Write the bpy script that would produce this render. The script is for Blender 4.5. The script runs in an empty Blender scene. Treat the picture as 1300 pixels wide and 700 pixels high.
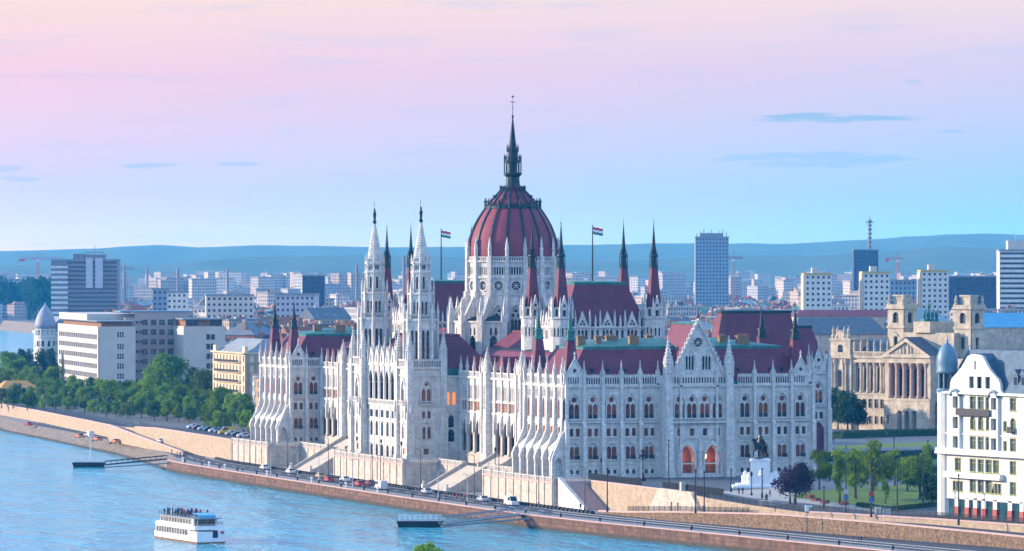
import bpy, bmesh, math, random
from mathutils import Vector, Matrix
from mathutils.geometry import tessellate_polygon
R = math.radians
# ------------------------------------------------------------------ frame
# scene frame: x = u (east, along the south front), y = v (north, along the river front), z above the water
F_PX, CAM_H, HORIZON, CXP = 6100., 60.5, 340., 650.
TH = R(19.0); CT, ST = math.cos(TH), math.sin(TH)
OX, OY = 13.1, 1173.
def LX(X, Y): return ((X-OX)*CT+(Y-OY)*ST, -(X-OX)*ST+(Y-OY)*CT)   # camera plan -> scene
QZ = 3.                                                                # quay level above the river
def GZ(u, v):                                                          # the square falls a little to the south, the embankment to the north
    if v < 0: return 9. if v >= -85 else (6.8 if v <= -135 else 9-2.2*(-85-v)/50.)
    return 9-2.2*max(0, min(1, (v-380)/100.))*max(0, min(1, (64-u)/20.))
def ground_at(x, y, z=9.):                                          # where a sight line meets height z (9 = the ground of the square)
    zz = z
    for i in range(12 if z == 9. else 1):
        Y = F_PX*(CAM_H-zz)/(y-HORIZON); p = LX((x-CXP)*Y/F_PX, Y)
        if z == 9.: zz = .5*zz+.5*GZ(*p)
    return p
def at_depth(x, Y): return LX((x-CXP)*Y/F_PX, Y)
def height_at(y, Y): return CAM_H-(y-HORIZON)*Y/F_PX
def plan(u, v): return (OX+u*CT-v*ST, OY+u*ST+v*CT)
def px_of(u, v):
    X, Y = plan(u, v); return CXP+F_PX*X/Y, Y
# ------------------------------------------------------------------ camera, sky, sun, exposure
C = bpy.context.scene.collection
sc = bpy.context.scene
EXPO = 1.4
cam = bpy.data.cameras.new('camera'); cam.sensor_width = 36; cam.lens = 36*F_PX/1300
cam.shift_y = -10/1300.; cam.clip_start = 5; cam.clip_end = 80000
co = bpy.data.objects.new('camera', cam); C.objects.link(co)
cu, cv = LX(0, 0)
co.location = (cu, cv, CAM_H); co.rotation_euler = (R(90), 0, -TH)
sc.camera = co
sc.view_settings.view_transform = 'Standard'; sc.view_settings.look = 'None'
sc.view_settings.exposure = EXPO; sc.view_settings.gamma = 1; sc.view_settings.use_curve_mapping = False
SUN_EL = R(15); SUN_V = (-.86, .51)                 # towards the sun in plan (west-north-west)
def lin(r, g, b):
    f = lambda c: (c/12.92 if c <= .04045 else ((c+.055)/1.055)**2.4)
    return (f(r/255), f(g/255), f(b/255))
def sky_c(r, g, b):
    k = 2**(-EXPO); return tuple(c*k for c in lin(r, g, b))+(1,)
w = bpy.data.worlds.new('World'); sc.world = w; w.use_nodes = True
nt = w.node_tree; N = nt.nodes; LK = nt.links; N.clear()
def nn(t, **k):
    n = N.new(t)
    for a, b in k.items(): setattr(n, a, b)
    return n
def wmath(op, a, b=None, c=None, clamp=False):
    n = nn('ShaderNodeMath', operation=op, use_clamp=clamp)
    for i, x in enumerate((a, b, c)):
        if x is None: continue
        if isinstance(x, (int, float)): n.inputs[i].default_value = x
        else: LK.new(x, n.inputs[i])
    return n.outputs[0]
def wdot(v, d):
    n = nn('ShaderNodeVectorMath', operation='DOT_PRODUCT'); LK.new(v, n.inputs[0]); n.inputs[1].default_value = d
    return n.outputs['Value']
tc = nn('ShaderNodeTexCoord'); dv = tc.outputs['Generated']
ez = wdot(dv, (0, 0, 1)); efw = wdot(dv, (ST, CT, 0)); ert = wdot(dv, (CT, -ST, 0))
azi = wmath('DIVIDE', ert, wmath('MAXIMUM', efw, .05))
def ramp(stops, fac):
    n = nn('ShaderNodeValToRGB'); e = n.color_ramp.elements
    while len(e) < len(stops): e.new(.5)
    for i, (p, c) in enumerate(stops): e[i].position = p; e[i].color = c
    LK.new(fac, n.inputs[0]); return n.outputs[0]
ZEN = (.29, .50, .88, 1)
fac = wmath('MULTIPLY', ez, 1/.16, clamp=True)      # 0 .. 0.16 of elevation sine
P_ = lambda y: max(0, (HORIZON-y)/F_PX/.16)
left = ramp([(0, sky_c(250, 228, 236)), (P_(300), sky_c(226, 222, 244)), (P_(240), sky_c(212, 210, 240)), (P_(170), sky_c(234, 208, 230)), (P_(90), sky_c(248, 206, 219)), (P_(0), sky_c(254, 224, 213)), (1, ZEN)], fac)
right = ramp([(0, sky_c(135, 208, 250)), (P_(300), sky_c(140, 208, 250)), (P_(240), sky_c(158, 206, 248)), (P_(170), sky_c(186, 206, 244)), (P_(90), sky_c(212, 206, 237)), (P_(0), sky_c(240, 220, 225)), (1, ZEN)], fac)
mixs = nn('ShaderNodeMix', data_type='RGBA'); LK.new(left, mixs.inputs['A']); LK.new(right, mixs.inputs['B'])
LK.new(wmath('MULTIPLY_ADD', azi, 4.4, .52, True), mixs.inputs['Factor'])
# thin cloud wisps: long lens shapes roughened by noise
mp = nn('ShaderNodeCombineXYZ'); LK.new(wmath('MULTIPLY', azi, 60), mp.inputs[0]); LK.new(wmath('MULTIPLY', ez, 520), mp.inputs[1])
nz = nn('ShaderNodeTexNoise'); nz.inputs['Scale'].default_value = 1.6; nz.inputs['Detail'].default_value = 5
LK.new(mp.outputs[0], nz.inputs['Vector'])
cloud = None
for (x, y, wx, wy, a) in ((1062, 150, 105, 6, .62), (1010, 153, 60, 3, .4), (1040, 203, 125, 10, .36), (1000, 206, 70, 6, .25), (1208, 168, 22, 3, .3), (208, 211, 42, 4, .42), (300, 209, 30, 3, .35), (5, 214, 34, 5, .35), (20, 227, 30, 5, .3), (1160, 105, 14, 4, .25)):
    dx = wmath('MULTIPLY', wmath('SUBTRACT', azi, (x-CXP)/F_PX), F_PX/wx)
    dy = wmath('MULTIPLY', wmath('SUBTRACT', ez, (HORIZON-y)/F_PX), F_PX/wy)
    d = wmath('ADD', wmath('MULTIPLY', dx, dx), wmath('MULTIPLY', dy, dy))
    d = wmath('ADD', d, wmath('MULTIPLY_ADD', nz.outputs['Fac'], 4.2, -2.1))
    k = nn('ShaderNodeMapRange', interpolation_type='SMOOTHSTEP'); LK.new(d, k.inputs['Value'])
    k.inputs['From Min'].default_value = 1.15; k.inputs['From Max'].default_value = .25; k.inputs['To Max'].default_value = a
    o = k.outputs[0]
    cloud = o if cloud is None else wmath('MAXIMUM', cloud, o)
soft = nn('ShaderNodeTexNoise'); soft.inputs['Scale'].default_value = .55; soft.inputs['Detail'].default_value = 4
LK.new(mp.outputs[0], soft.inputs['Vector'])
band = nn('ShaderNodeMapRange', interpolation_type='SMOOTHSTEP'); LK.new(soft.outputs['Fac'], band.inputs['Value'])
band.inputs['From Min'].default_value = .5; band.inputs['From Max'].default_value = .75; band.inputs['To Max'].default_value = .3
mixb = nn('ShaderNodeMix', data_type='RGBA'); LK.new(mixs.outputs['Result'], mixb.inputs['A']); mixb.inputs['B'].default_value = sky_c(178, 205, 243)
LK.new(band.outputs[0], mixb.inputs['Factor'])
mixc = nn('ShaderNodeMix', data_type='RGBA'); LK.new(mixb.outputs['Result'], mixc.inputs['A']); mixc.inputs['B'].default_value = sky_c(118, 184, 226)
LK.new(cloud, mixc.inputs['Factor'])
sky = nn('ShaderNodeTexSky', sky_type='NISHITA'); sky.sun_disc = False; sky.sun_elevation = SUN_EL
sky.sun_rotation = math.atan2(SUN_V[0], SUN_V[1]); sky.ozone_density = 2.5
bg1 = nn('ShaderNodeBackground'); LK.new(mixc.outputs['Result'], bg1.inputs[0]); bg1.inputs[1].default_value = 1
bg2 = nn('ShaderNodeBackground'); LK.new(sky.outputs[0], bg2.inputs[0]); bg2.inputs[1].default_value = .15
up = nn('ShaderNodeMapRange', interpolation_type='SMOOTHSTEP'); LK.new(ez, up.inputs['Value'])
up.inputs['From Min'].default_value = .45; up.inputs['From Max'].default_value = .95
ms = nn('ShaderNodeMixShader'); LK.new(up.outputs[0], ms.inputs[0]); LK.new(bg1.outputs[0], ms.inputs[1]); LK.new(bg2.outputs[0], ms.inputs[2])
wo = nn('ShaderNodeOutputWorld'); LK.new(ms.outputs[0], wo.inputs['Surface'])
sl = bpy.data.lights.new('sun', 'SUN'); sl.energy = 3.0; sl.angle = R(.5); sl.color = (1, .82, .62)
so = bpy.data.objects.new('sun', sl); C.objects.link(so)
sd = Vector((SUN_V[0]*math.cos(SUN_EL), SUN_V[1]*math.cos(SUN_EL), math.sin(SUN_EL)))
so.rotation_euler = sd.to_track_quat('Z', 'Y').to_euler(); so.location = (0, 0, 400)
# ------------------------------------------------------------------ materials
def mat(name, col, rough=.8, var=.12, scale=.6, bump=0., metal=0., col2=None, courses=None, dirt=0., emit=None, spec=.3, attr=False, vary=0.):
    m = bpy.data.materials.new(name); m.use_nodes = True
    t = m.node_tree; b = t.nodes['Principled BSDF']
    b.inputs['Roughness'].default_value = rough; b.inputs['Metallic'].default_value = metal
    b.inputs['Specular IOR Level'].default_value = spec
    def nd(k): return t.nodes.new(k)
    g = nd('ShaderNodeNewGeometry') if not vary else nd('ShaderNodeNewGeometry')
    n = nd('ShaderNodeTexNoise'); n.inputs['Scale'].default_value = scale; n.inputs['Detail'].default_value = 5
    t.links.new(g.outputs['Position'], n.inputs['Vector'])
    mx = nd('ShaderNodeMix'); mx.data_type = 'RGBA'
    c2 = col2 or tuple(max(0, c*(1-var*2.2)) for c in col)
    mr = nd('ShaderNodeMapRange'); mr.inputs['From Min'].default_value = .3; mr.inputs['From Max'].default_value = .7
    t.links.new(n.outputs['Fac'], mr.inputs['Value']); t.links.new(mr.outputs[0], mx.inputs['Factor'])
    mx.inputs['A'].default_value = (*col, 1); mx.inputs['B'].default_value = (*c2, 1)
    if attr:
        at = nd('ShaderNodeVertexColor'); at.layer_name = 'Col'
        t.links.new(at.outputs['Color'], mx.inputs['A'])
        dk = nd('ShaderNodeMix'); dk.data_type = 'RGBA'; dk.blend_type = 'MULTIPLY'; dk.inputs['Factor'].default_value = 1
        t.links.new(at.outputs['Color'], dk.inputs['A']); dk.inputs['B'].default_value = (.72, .72, .74, 1)
        t.links.new(dk.outputs['Result'], mx.inputs['B'])
    out = mx.outputs['Result']
    if courses:                                     # masonry joints, dark thin lines in rows
        cw, ch, jd = courses
        tg = nd('ShaderNodeVectorMath'); tg.operation = 'CROSS_PRODUCT'; t.links.new(g.outputs['Normal'], tg.inputs[0]); tg.inputs[1].default_value = (0, 0, 1)
        dp = nd('ShaderNodeVectorMath'); dp.operation = 'DOT_PRODUCT'; t.links.new(g.outputs['Position'], dp.inputs[0]); t.links.new(tg.outputs[0], dp.inputs[1])
        sp = nd('ShaderNodeSeparateXYZ'); t.links.new(g.outputs['Position'], sp.inputs[0])
        cb = nd('ShaderNodeCombineXYZ'); t.links.new(dp.outputs['Value'], cb.inputs[0]); t.links.new(sp.outputs[2], cb.inputs[1])
        br = nd('ShaderNodeTexBrick'); br.inputs['Scale'].default_value = 1; br.inputs['Brick Width'].default_value = cw; br.inputs['Row Height'].default_value = ch
        br.inputs['Mortar Size'].default_value = ch*.09; br.inputs['Color1'].default_value = (1, 1, 1, 1); br.inputs['Color2'].default_value = (1-jd*.8,)*3+(1,)
        br.inputs['Mortar'].default_value = (1-jd,)*3+(1,)
        t.links.new(cb.outputs[0], br.inputs['Vector'])
        ml = nd('ShaderNodeMix'); ml.data_type = 'RGBA'; ml.blend_type = 'MULTIPLY'; ml.inputs['Factor'].default_value = 1
        t.links.new(out, ml.inputs['A']); t.links.new(br.outputs['Color'], ml.inputs['B']); out = ml.outputs['Result']
    if dirt:                                        # rain streaks
        n2 = nd('ShaderNodeTexNoise'); mp2 = nd('ShaderNodeMapping'); mp2.inputs['Scale'].default_value = (.9, .9, .07)
        t.links.new(g.outputs['Position'], mp2.inputs[0]); t.links.new(mp2.outputs[0], n2.inputs['Vector']); n2.inputs['Scale'].default_value = 1.4; n2.inputs['Detail'].default_value = 6
        m2 = nd('ShaderNodeMapRange'); m2.inputs['From Min'].default_value = .45; m2.inputs['From Max'].default_value = .75; m2.inputs['To Max'].default_value = dirt
        t.links.new(n2.outputs['Fac'], m2.inputs['Value'])
        ml = nd('ShaderNodeMix'); ml.data_type = 'RGBA'; ml.blend_type = 'MULTIPLY'; t.links.new(m2.outputs[0], ml.inputs['Factor'])
        t.links.new(out, ml.inputs['A']); ml.inputs['B'].default_value = (.45, .43, .42, 1); out = ml.outputs['Result']
    if vary:
        oi = nd('ShaderNodeObjectInfo'); hv = nd('ShaderNodeHueSaturation')
        r1 = nd('ShaderNodeMapRange'); r1.inputs['To Min'].default_value = 1-vary; r1.inputs['To Max'].default_value = 1+vary
        t.links.new(oi.outputs['Random'], r1.inputs['Value']); t.links.new(r1.outputs[0], hv.inputs['Value']); t.links.new(out, hv.inputs['Color'])
        r2 = nd('ShaderNodeMapRange'); r2.inputs['To Min'].default_value = .5-vary*.012; r2.inputs['To Max'].default_value = .5+vary*.05
        ma = nd('ShaderNodeMath'); ma.operation = 'FRACT'; mm = nd('ShaderNodeMath'); mm.operation = 'MULTIPLY'; mm.inputs[1].default_value = 7.3
        t.links.new(oi.outputs['Random'], mm.inputs[0]); t.links.new(mm.outputs[0], ma.inputs[0]); t.links.new(ma.outputs[0], r2.inputs['Value']); t.links.new(r2.outputs[0], hv.inputs['Hue'])
        out = hv.outputs['Color']
    t.links.new(out, b.inputs['Base Color'])
    if emit: b.inputs['Emission Color'].default_value = (*emit[0], 1); b.inputs['Emission Strength'].default_value = emit[1]
    if bump:
        bp = nd('ShaderNodeBump'); bp.inputs['Strength'].default_value = bump; bp.inputs['Distance'].default_value = .3
        t.links.new(n.outputs['Fac'], bp.inputs['Height']); t.links.new(bp.outputs[0], b.inputs['Normal'])
    return m
M = {}
M['stone'] = mat('white limestone', (.74, .70, .64), .8, .13, .5, courses=(1.6, .6, .24), dirt=.5)
M['stone_light'] = mat('carved limestone', (.77, .73, .67), .8, .15, 1.1, courses=(1.3,.75,.2), dirt=.5)
M['stone_shaded'] = mat('limestone in painted shade', (.50, .46, .42), .85, .16, .5, courses=(1.6, .6, .12), dirt=.45)  # backs of arcades and blind arches: recess shade put into a darker stone colour
M['roof'] = mat('maroon roof tile', (.20, .036, .07), .65, .16, .3, courses=(.6, .5, .28), dirt=.35)
M['dome_tile'] = mat('dome tile', (.29, .05, .078), .68, .12, .3, courses=(.7, .5, .25), dirt=.25)
M['algae'] = mat('wet algae stone', (.05,.045,.03), .7, .25, 1.2, courses=(2., .85, .4))
M['copper'] = mat('green copper', (.045, .21, .18), .6, .25, .4, dirt=.4)
M['dark_copper'] = mat('dark copper', (.012, .032, .036), .55, .2, .6)
M['glass'] = mat('dark window glass', (.018, .02, .028), .15, .2, 1.2, spec=.6)
M['red_glass'] = mat('window with red curtain', (.27, .06, .022), .4, .25, 1.0, col2=(.09, .018, .012), spec=.2, vary=.55)
M['warm_glass'] = mat('warm lit window', (.3, .09, .03), .4, .2, 1.0, emit=((1, .33, .08), .35))
M['iron'] = mat('black iron', (.015, .017, .022), .5, .1, 1)
M['bronze'] = mat('dark bronze', (.03, .028, .03), .4, .2, 2, metal=.5)
M['gilt'] = mat('dull gilding', (.4, .27, .1), .4, .2, 2, metal=.6)
M['cream_wall'] = mat('cream rubble wall', (.50, .39, .27), .9, .14, .8, courses=(.9, .45, .25), dirt=.25)
M['terrace'] = mat('pale terrace stone', (.62, .55, .46), .85, .12, .6, courses=(1.4, .6, .3), dirt=.45)
M['pink_stone'] = mat('pink coping stone', (.52, .36, .33), .8, .1, 1)
M['quay_stone'] = mat('brown quay stone', (.24, .125, .075), .9, .25, .55, col2=(.11,.065,.045), courses=(2.0, .85, .5), dirt=.45, bump=.3)
M['rubble'] = mat('ochre rubble', (.33, .22, .13), .9, .3, 1.6, courses=(.8, .4, .4), dirt=.5, bump=.4)
M['bank'] = mat('stone bank', (.27, .22, .17), .95, .3, .7, bump=.5)
M['asphalt'] = mat('asphalt', (.055, .058, .068), .85, .12, .3)
M['pave'] = mat('pale paving', (.25, .25, .255), .8, .1, .25)
M['plaza'] = mat('plaza paving', (.095, .11, .13), .7, .1, .3)
M['light_pave'] = mat('light gravel path', (.42, .39, .35), .85, .08, .5)
M['white_line'] = mat('white road paint', (.75, .75, .75), .7, .1, 2)
M['land'] = mat('city ground', (.13, .13, .125), .9, .2, .05)
M['grass'] = mat('lawn', (.13, .22, .02), .9, .25, .5)
M['hedge'] = mat('hedge leaves', (.022, .065, .018), .9, .3, 1.5)
M['trunk'] = mat('bark', (.07, .05, .04), .9, .2, 2)
M['white_plaster'] = mat('white plaster', (.66, .65, .60), .8, .08, .4, dirt=.25)
M['olive'] = mat('olive window frames', (.27,.30,.10), .6, .1, 1)
M['white_marble'] = mat('white marble', (.80, .80, .80), .6, .06, .8, dirt=.15)
M['red_plinth'] = mat('red granite', (.36, .06, .045), .5, .15, 2)
M['green_glass'] = mat('window glass with green frame', (.05, .07, .035), .25, .3, .9, spec=.6, vary=.4)
M['slate'] = mat('blue grey slate', (.075, .115, .16), .6, .15, .5, courses=(.5, .4, .2))
M['zinc'] = mat('blue zinc', (.14, .25, .33), .45, .12, .5)
M['sand_stone'] = mat('yellow sandstone', (.62, .53, .40), .85, .18, .5, courses=(1.2, .6, .18), dirt=.5)
M['office'] = mat('pale office stone', (.56, .50, .44), .85, .06, .2, courses=(2.2, 1.0, .06))
M['pink_plaster'] = mat('pinkish stone', (.42, .33, .30), .85, .08, .2, courses=(2, 1, .06))
M['cream_plaster'] = mat('cream plaster', (.58, .48, .34), .85, .08, .3, dirt=.2)
M['brown_wood'] = mat('brown timber', (.28, .13, .06), .7, .2, 1)
M['grey_roof'] = mat('grey flat roof', (.23, .26, .29), .8, .12, .3)
M['red_tile'] = mat('red clay tile', (.36, .09, .05), .8, .2, .5)
M['white_paint'] = mat('white boat paint', (.80, .80, .79), .35, .04, .8, dirt=.1, spec=.5)
M['steel'] = mat('grey painted steel', (.22, .24, .27), .5, .1, 1)
M['pole'] = mat('grey lamp pole', (.12, .14, .17), .5, .1, 2)
M['light_pole'] = mat('pale lamp pole', (.42, .44, .46), .5, .1, 2)
M['rubber'] = mat('black rubber', (.02, .02, .022), .8, .1, 2)
M['lamp_glow'] = mat('lit portal lamp', (.8, .5, .2), .5, emit=((1, .45, .12), 5))
M['lamp_glass'] = mat('lamp globe', (.6, .6, .58), .3)
M['crane_red'] = mat('red crane paint', (.5, .05, .04), .5)
M['white_steel'] = mat('white steelwork', (.62, .6, .62), .5)
M['skin'] = mat('skin', (.45, .28, .2), .6)
M['ochre'] = mat('ochre chimney', (.30, .18, .09), .9, .2, 1.5)
M['flower'] = mat('flowers', (.35, .05, .10), .9, .4, 3, col2=(.1, .12, .03))
M['yellow_flower'] = mat('yellow flowers', (.55, .38, .04), .9, .3, 3)
M['blue_tarp'] = mat('blue roof sheet', (.06, .30, .52), .6, .1, .4)
M['terracotta'] = mat('terracotta plaster', (.40, .14, .07), .8, .2, .8)
def paint(name, c, r=.3): 
    k = 'paint '+name
    if k not in M: M[k] = mat(k, c, r, .04, 1, spec=.5)
    return M[k]
def leafmat(name, a, b, vary=.38):
    m = mat(name, a, .75, .2, .45, col2=b, vary=vary, spec=.15)
    bs = m.node_tree.nodes['Principled BSDF']
    t = m.node_tree; tl = t.nodes.new('ShaderNodeBsdfTranslucent'); mxs = t.nodes.new('ShaderNodeMixShader'); mxs.inputs[0].default_value = .45
    hs = t.nodes.new('ShaderNodeHueSaturation'); hs.inputs['Value'].default_value = 1.7; hs.inputs['Hue'].default_value = .485
    t.links.new(bs.inputs['Base Color'].links[0].from_socket, hs.inputs['Color']); t.links.new(hs.outputs[0], tl.inputs['Color'])
    t.links.new(bs.outputs[0], mxs.inputs[1]); t.links.new(tl.outputs[0], mxs.inputs[2]); t.links.new(mxs.outputs[0], t.nodes['Material Output'].inputs['Surface'])
    return m
M['leaf'] = leafmat('tree leaves', (.13, .22, .012), (.05, .11, .008))
M['leaf_young'] = leafmat('young tree leaves', (.14, .22, .02), (.06, .12, .015))
M['leaf_dark'] = leafmat('dark tree leaves', (.03, .075, .02), (.012, .035, .012))
M['leaf_purple'] = leafmat('purple leaves', (.045, .014, .035), (.018, .007, .018), .1)
# city facades: window grid in the plaster, colour per house from the mesh
def city_mat(name='city plaster and roofs', px=2.6, pz=3.3):
    m = mat(name, (.4, .4, .4), .85, .1, .25, attr=True, dirt=.25)
    t = m.node_tree; b = t.nodes['Principled BSDF']
    src = b.inputs['Base Color'].links[0].from_socket
    nd = t.nodes.new
    g = nd('ShaderNodeNewGeometry'); at = nd('ShaderNodeVertexColor'); at.layer_name = 'Col'
    tg = nd('ShaderNodeVectorMath'); tg.operation = 'CROSS_PRODUCT'; t.links.new(g.outputs['Normal'], tg.inputs[0]); tg.inputs[1].default_value = (0, 0, 1)
    dp = nd('ShaderNodeVectorMath'); dp.operation = 'DOT_PRODUCT'; t.links.new(g.outputs['Position'], dp.inputs[0]); t.links.new(tg.outputs[0], dp.inputs[1])
    sp = nd('ShaderNodeSeparateXYZ'); t.links.new(g.outputs['Position'], sp.inputs[0])
    sn = nd('ShaderNodeSeparateXYZ'); t.links.new(g.outputs['Normal'], sn.inputs[0])
    def mth(op, a, b_=None):
        n = nd('ShaderNodeMath'); n.operation = op
        for i, x in enumerate((a, b_)):
            if x is None: continue
            if isinstance(x, (int, float)): n.inputs[i].default_value = x
            else: t.links.new(x, n.inputs[i])
        return n.outputs[0]
    fx = mth('FRACT', mth('MULTIPLY', dp.outputs['Value'], 1/px)); fz = mth('FRACT', mth('MULTIPLY', sp.outputs[2], 1/pz))
    wx = mth('LESS_THAN', mth('ABSOLUTE', mth('SUBTRACT', fx, .5)), .24); wz = mth('LESS_THAN', mth('ABSOLUTE', mth('SUBTRACT', fz, .5)), .29)
    wall = mth('LESS_THAN', mth('ABSOLUTE', sn.outputs[2]), .2)
    k = mth('MULTIPLY', mth('MULTIPLY', mth('MULTIPLY', wx, wz), wall), at.outputs['Alpha'])
    mx = nd('ShaderNodeMix'); mx.data_type = 'RGBA'; t.links.new(k, mx.inputs['Factor']); t.links.new(src, mx.inputs['A']); mx.inputs['B'].default_value = (.085, .10, .125, 1)
    t.links.new(mx.outputs['Result'], b.inputs['Base Color'])
    rr = nd('ShaderNodeMapRange'); t.links.new(k, rr.inputs['Value']); rr.inputs['To Min'].default_value = .85; rr.inputs['To Max'].default_value = .2; t.links.new(rr.outputs[0], b.inputs['Roughness'])
    return m
M['city'] = city_mat()
# ------------------------------------------------------------------ mesh helpers
class MB:
    def __init__(s): s.v = []; s.f = []; s.m = []; s.c = []; s.col = None; s.sm = []
    def add(s, vs, fs, m=0, smooth=False):
        o = len(s.v); s.v += [tuple(p) for p in vs]
        for f in fs: s.f.append(tuple(i+o for i in f)); s.m.append(m); s.c.append(s.col); s.sm.append(smooth)
    def face(s, pts, m=0): s.add(pts, [tuple(range(len(pts)))], m)
    def box(s, x0, x1, y0, y1, z0, z1, m=0):
        s.add([(x0,y0,z0),(x1,y0,z0),(x1,y1,z0),(x0,y1,z0),(x0,y0,z1),(x1,y0,z1),(x1,y1,z1),(x0,y1,z1)],
              [(3,2,1,0),(4,5,6,7),(0,1,5,4),(1,2,6,5),(2,3,7,6),(3,0,4,7)], m)
    def fbox(s, F, t0, t1, n0, n1, z0, z1, m=0, dn=0.):      # box on a facade; dn leans its outer top back
        P = [F(t0,n0,z0),F(t1,n0,z0),F(t1,n1,z0),F(t0,n1,z0),F(t0,n0,z1),F(t1,n0,z1),F(t1,n1-dn,z1),F(t0,n1-dn,z1)]
        s.add(P, [(3,2,1,0),(4,5,6,7),(0,1,5,4),(1,2,6,5),(2,3,7,6),(3,0,4,7)], m)
    def lathe(s, cx, cy, prof, n=12, m=0, rot=0., smooth=False, sx=1., sy=1.):  # prof: (r,z) list
        vs = []; fs = []
        for r, z in prof:
            for i in range(n):
                a = rot+2*math.pi*i/n; vs.append((cx+sx*r*math.cos(a), cy+sy*r*math.sin(a), z))
        for j in range(len(prof)-1):
            for i in range(n):
                k = (i+1) % n; fs.append((j*n+i, j*n+k, j*n+n+k, j*n+n+i))
        fs.append(tuple(range(n))[::-1]); L = (len(prof)-1)*n; fs.append(tuple(range(L, L+n)))
        s.add(vs, fs, m, smooth)
    def tube(s, p, q, r, n=6, m=0, r2=None):
        p = Vector(p); q = Vector(q); d = (q-p)
        if d.length < 1e-6: return
        z = d.normalized(); a = z.orthogonal().normalized(); b = z.cross(a); r2 = r if r2 is None else r2
        vs = [p+(a*math.cos(2*math.pi*i/n)+b*math.sin(2*math.pi*i/n))*r for i in range(n)]+[q+(a*math.cos(2*math.pi*i/n)+b*math.sin(2*math.pi*i/n))*r2 for i in range(n)]
        s.add(vs, [(i,(i+1)%n,n+(i+1)%n,n+i) for i in range(n)]+[tuple(range(n))[::-1], tuple(range(n,2*n))], m)
    def prism(s, pts, z0, z1, m=0, mt=None):                 # plan polygon
        n = len(pts); tri = tessellate_polygon([[Vector((x,y,0)) for x, y in pts]])
        zt = z1 if callable(z1) else (lambda x, y: z1); zb = z0 if callable(z0) else (lambda x, y: z0)
        vs = [(x,y,zb(x,y)) for x, y in pts]+[(x,y,zt(x,y)) for x, y in pts]
        s.add(vs, [(i,(i+1)%n,n+(i+1)%n,n+i) for i in range(n)], m)
        s.add(vs, [tuple(i+n for i in f) for f in tri], m if mt is None else mt)
        s.add(vs, [tuple(f) for f in tri], m)
    def plate(s, F, outer, holes, n0, n1, m=0, back=False):  # facade plate with openings, front at n1, reveals back to n0
        loops = [outer]+holes; tri = tessellate_polygon([[Vector((a,b,0)) for a, b in l] for l in loops])
        flat = [p for l in loops for p in l]
        s.add([F(a,n1,b) for a, b in flat], [tuple(f) for f in tri], m)
        if back: s.add([F(a,n0,b) for a, b in flat], [tuple(f) for f in tri], m)
        if n0 != n1:
            for l in loops:
                k = len(l); s.add([F(a,n1,b) for a, b in l]+[F(a,n0,b) for a, b in l], [(i,(i+1)%k,k+(i+1)%k,k+i) for i in range(k)], m)
    def build(s, name, mats, parent=None, fix=True, colors=False):
        me = bpy.data.meshes.new(name); me.from_pydata(s.v, [], s.f)
        if not isinstance(mats, (list, tuple)): mats = [mats]
        for x in mats: me.materials.append(M[x] if isinstance(x, str) else x)
        me.polygons.foreach_set('material_index', s.m)
        if any(s.sm): me.polygons.foreach_set('use_smooth', s.sm)
        if colors:
            a = me.color_attributes.new('Col', 'FLOAT_COLOR', 'CORNER'); L = []
            for p, c in zip(me.polygons, s.c): L += list(c)*p.loop_total
            a.data.foreach_set('color', L)
        if fix and len(s.f) < 60000:
            b = bmesh.new(); b.from_mesh(me); bmesh.ops.recalc_face_normals(b, faces=b.faces); b.to_mesh(me); b.free()
        me.update()
        o = bpy.data.objects.new(name, me); C.objects.link(o); o.parent = parent
        return o
def tag(o, label=None, cat=None, group=None, kind=None):
    for k, x in (('label', label), ('category', cat), ('group', group), ('kind', kind)):
        if x: o[k] = x
    return o
def empty(name, loc=(0,0,0), rz=0., label=None, cat=None, group=None):
    o = bpy.data.objects.new(name, None); C.objects.link(o); o.location = loc; o.rotation_euler = (0,0,rz); o.empty_display_size = .1
    return tag(o, label, cat, group)
KIDS = {}
def copy_tree(o, loc=None, rz=None, parent=None, scale=None, label=None, group=None):
    c = o.copy(); C.objects.link(c); c.parent = parent
    if loc is not None: c.location = loc
    if rz is not None: c.rotation_euler = (0,0,rz)
    if scale is not None: c.scale = scale if hasattr(scale, '__len__') else (scale,)*3
    if label: c['label'] = label
    if group: c['group'] = group
    for ch in o.children: copy_tree(ch, parent=c)
    return c
def FS(v): return lambda t, n, z: (t, v-n, z)
def FW(u): return lambda t, n, z: (u-n, t, z)
def FD(x0, y0, dx, dy):                                     # facade along (dx,dy), facing to the right of it
    return lambda t, n, z: (x0+dx*t+dy*n, y0+dy*t-dx*n, z)
def arch(cx, w, z0, zs, k=1., n=5):                         # pointed (k=1) or round (k=.5) arch outline
    h = w/2; r = w*k; ea = math.acos(max(-1, min(1, (r-h)/r)))
    Rr = [(cx+h-r+r*math.cos(ea*i/n), zs+r*math.sin(ea*i/n)) for i in range(n+1)]
    Lf = [(2*cx-a, b) for a, b in Rr[:-1]]
    return [(cx-h, z0), (cx+h, z0)]+Rr+Lf[::-1]
def rect(a, b, c, d): return [(a,c),(b,c),(b,d),(a,d)]
def circ(cx, cz, r, n=12): return [(cx+r*math.cos(2*math.pi*i/n), cz+r*math.sin(2*math.pi*i/n)) for i in range(n)]
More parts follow.
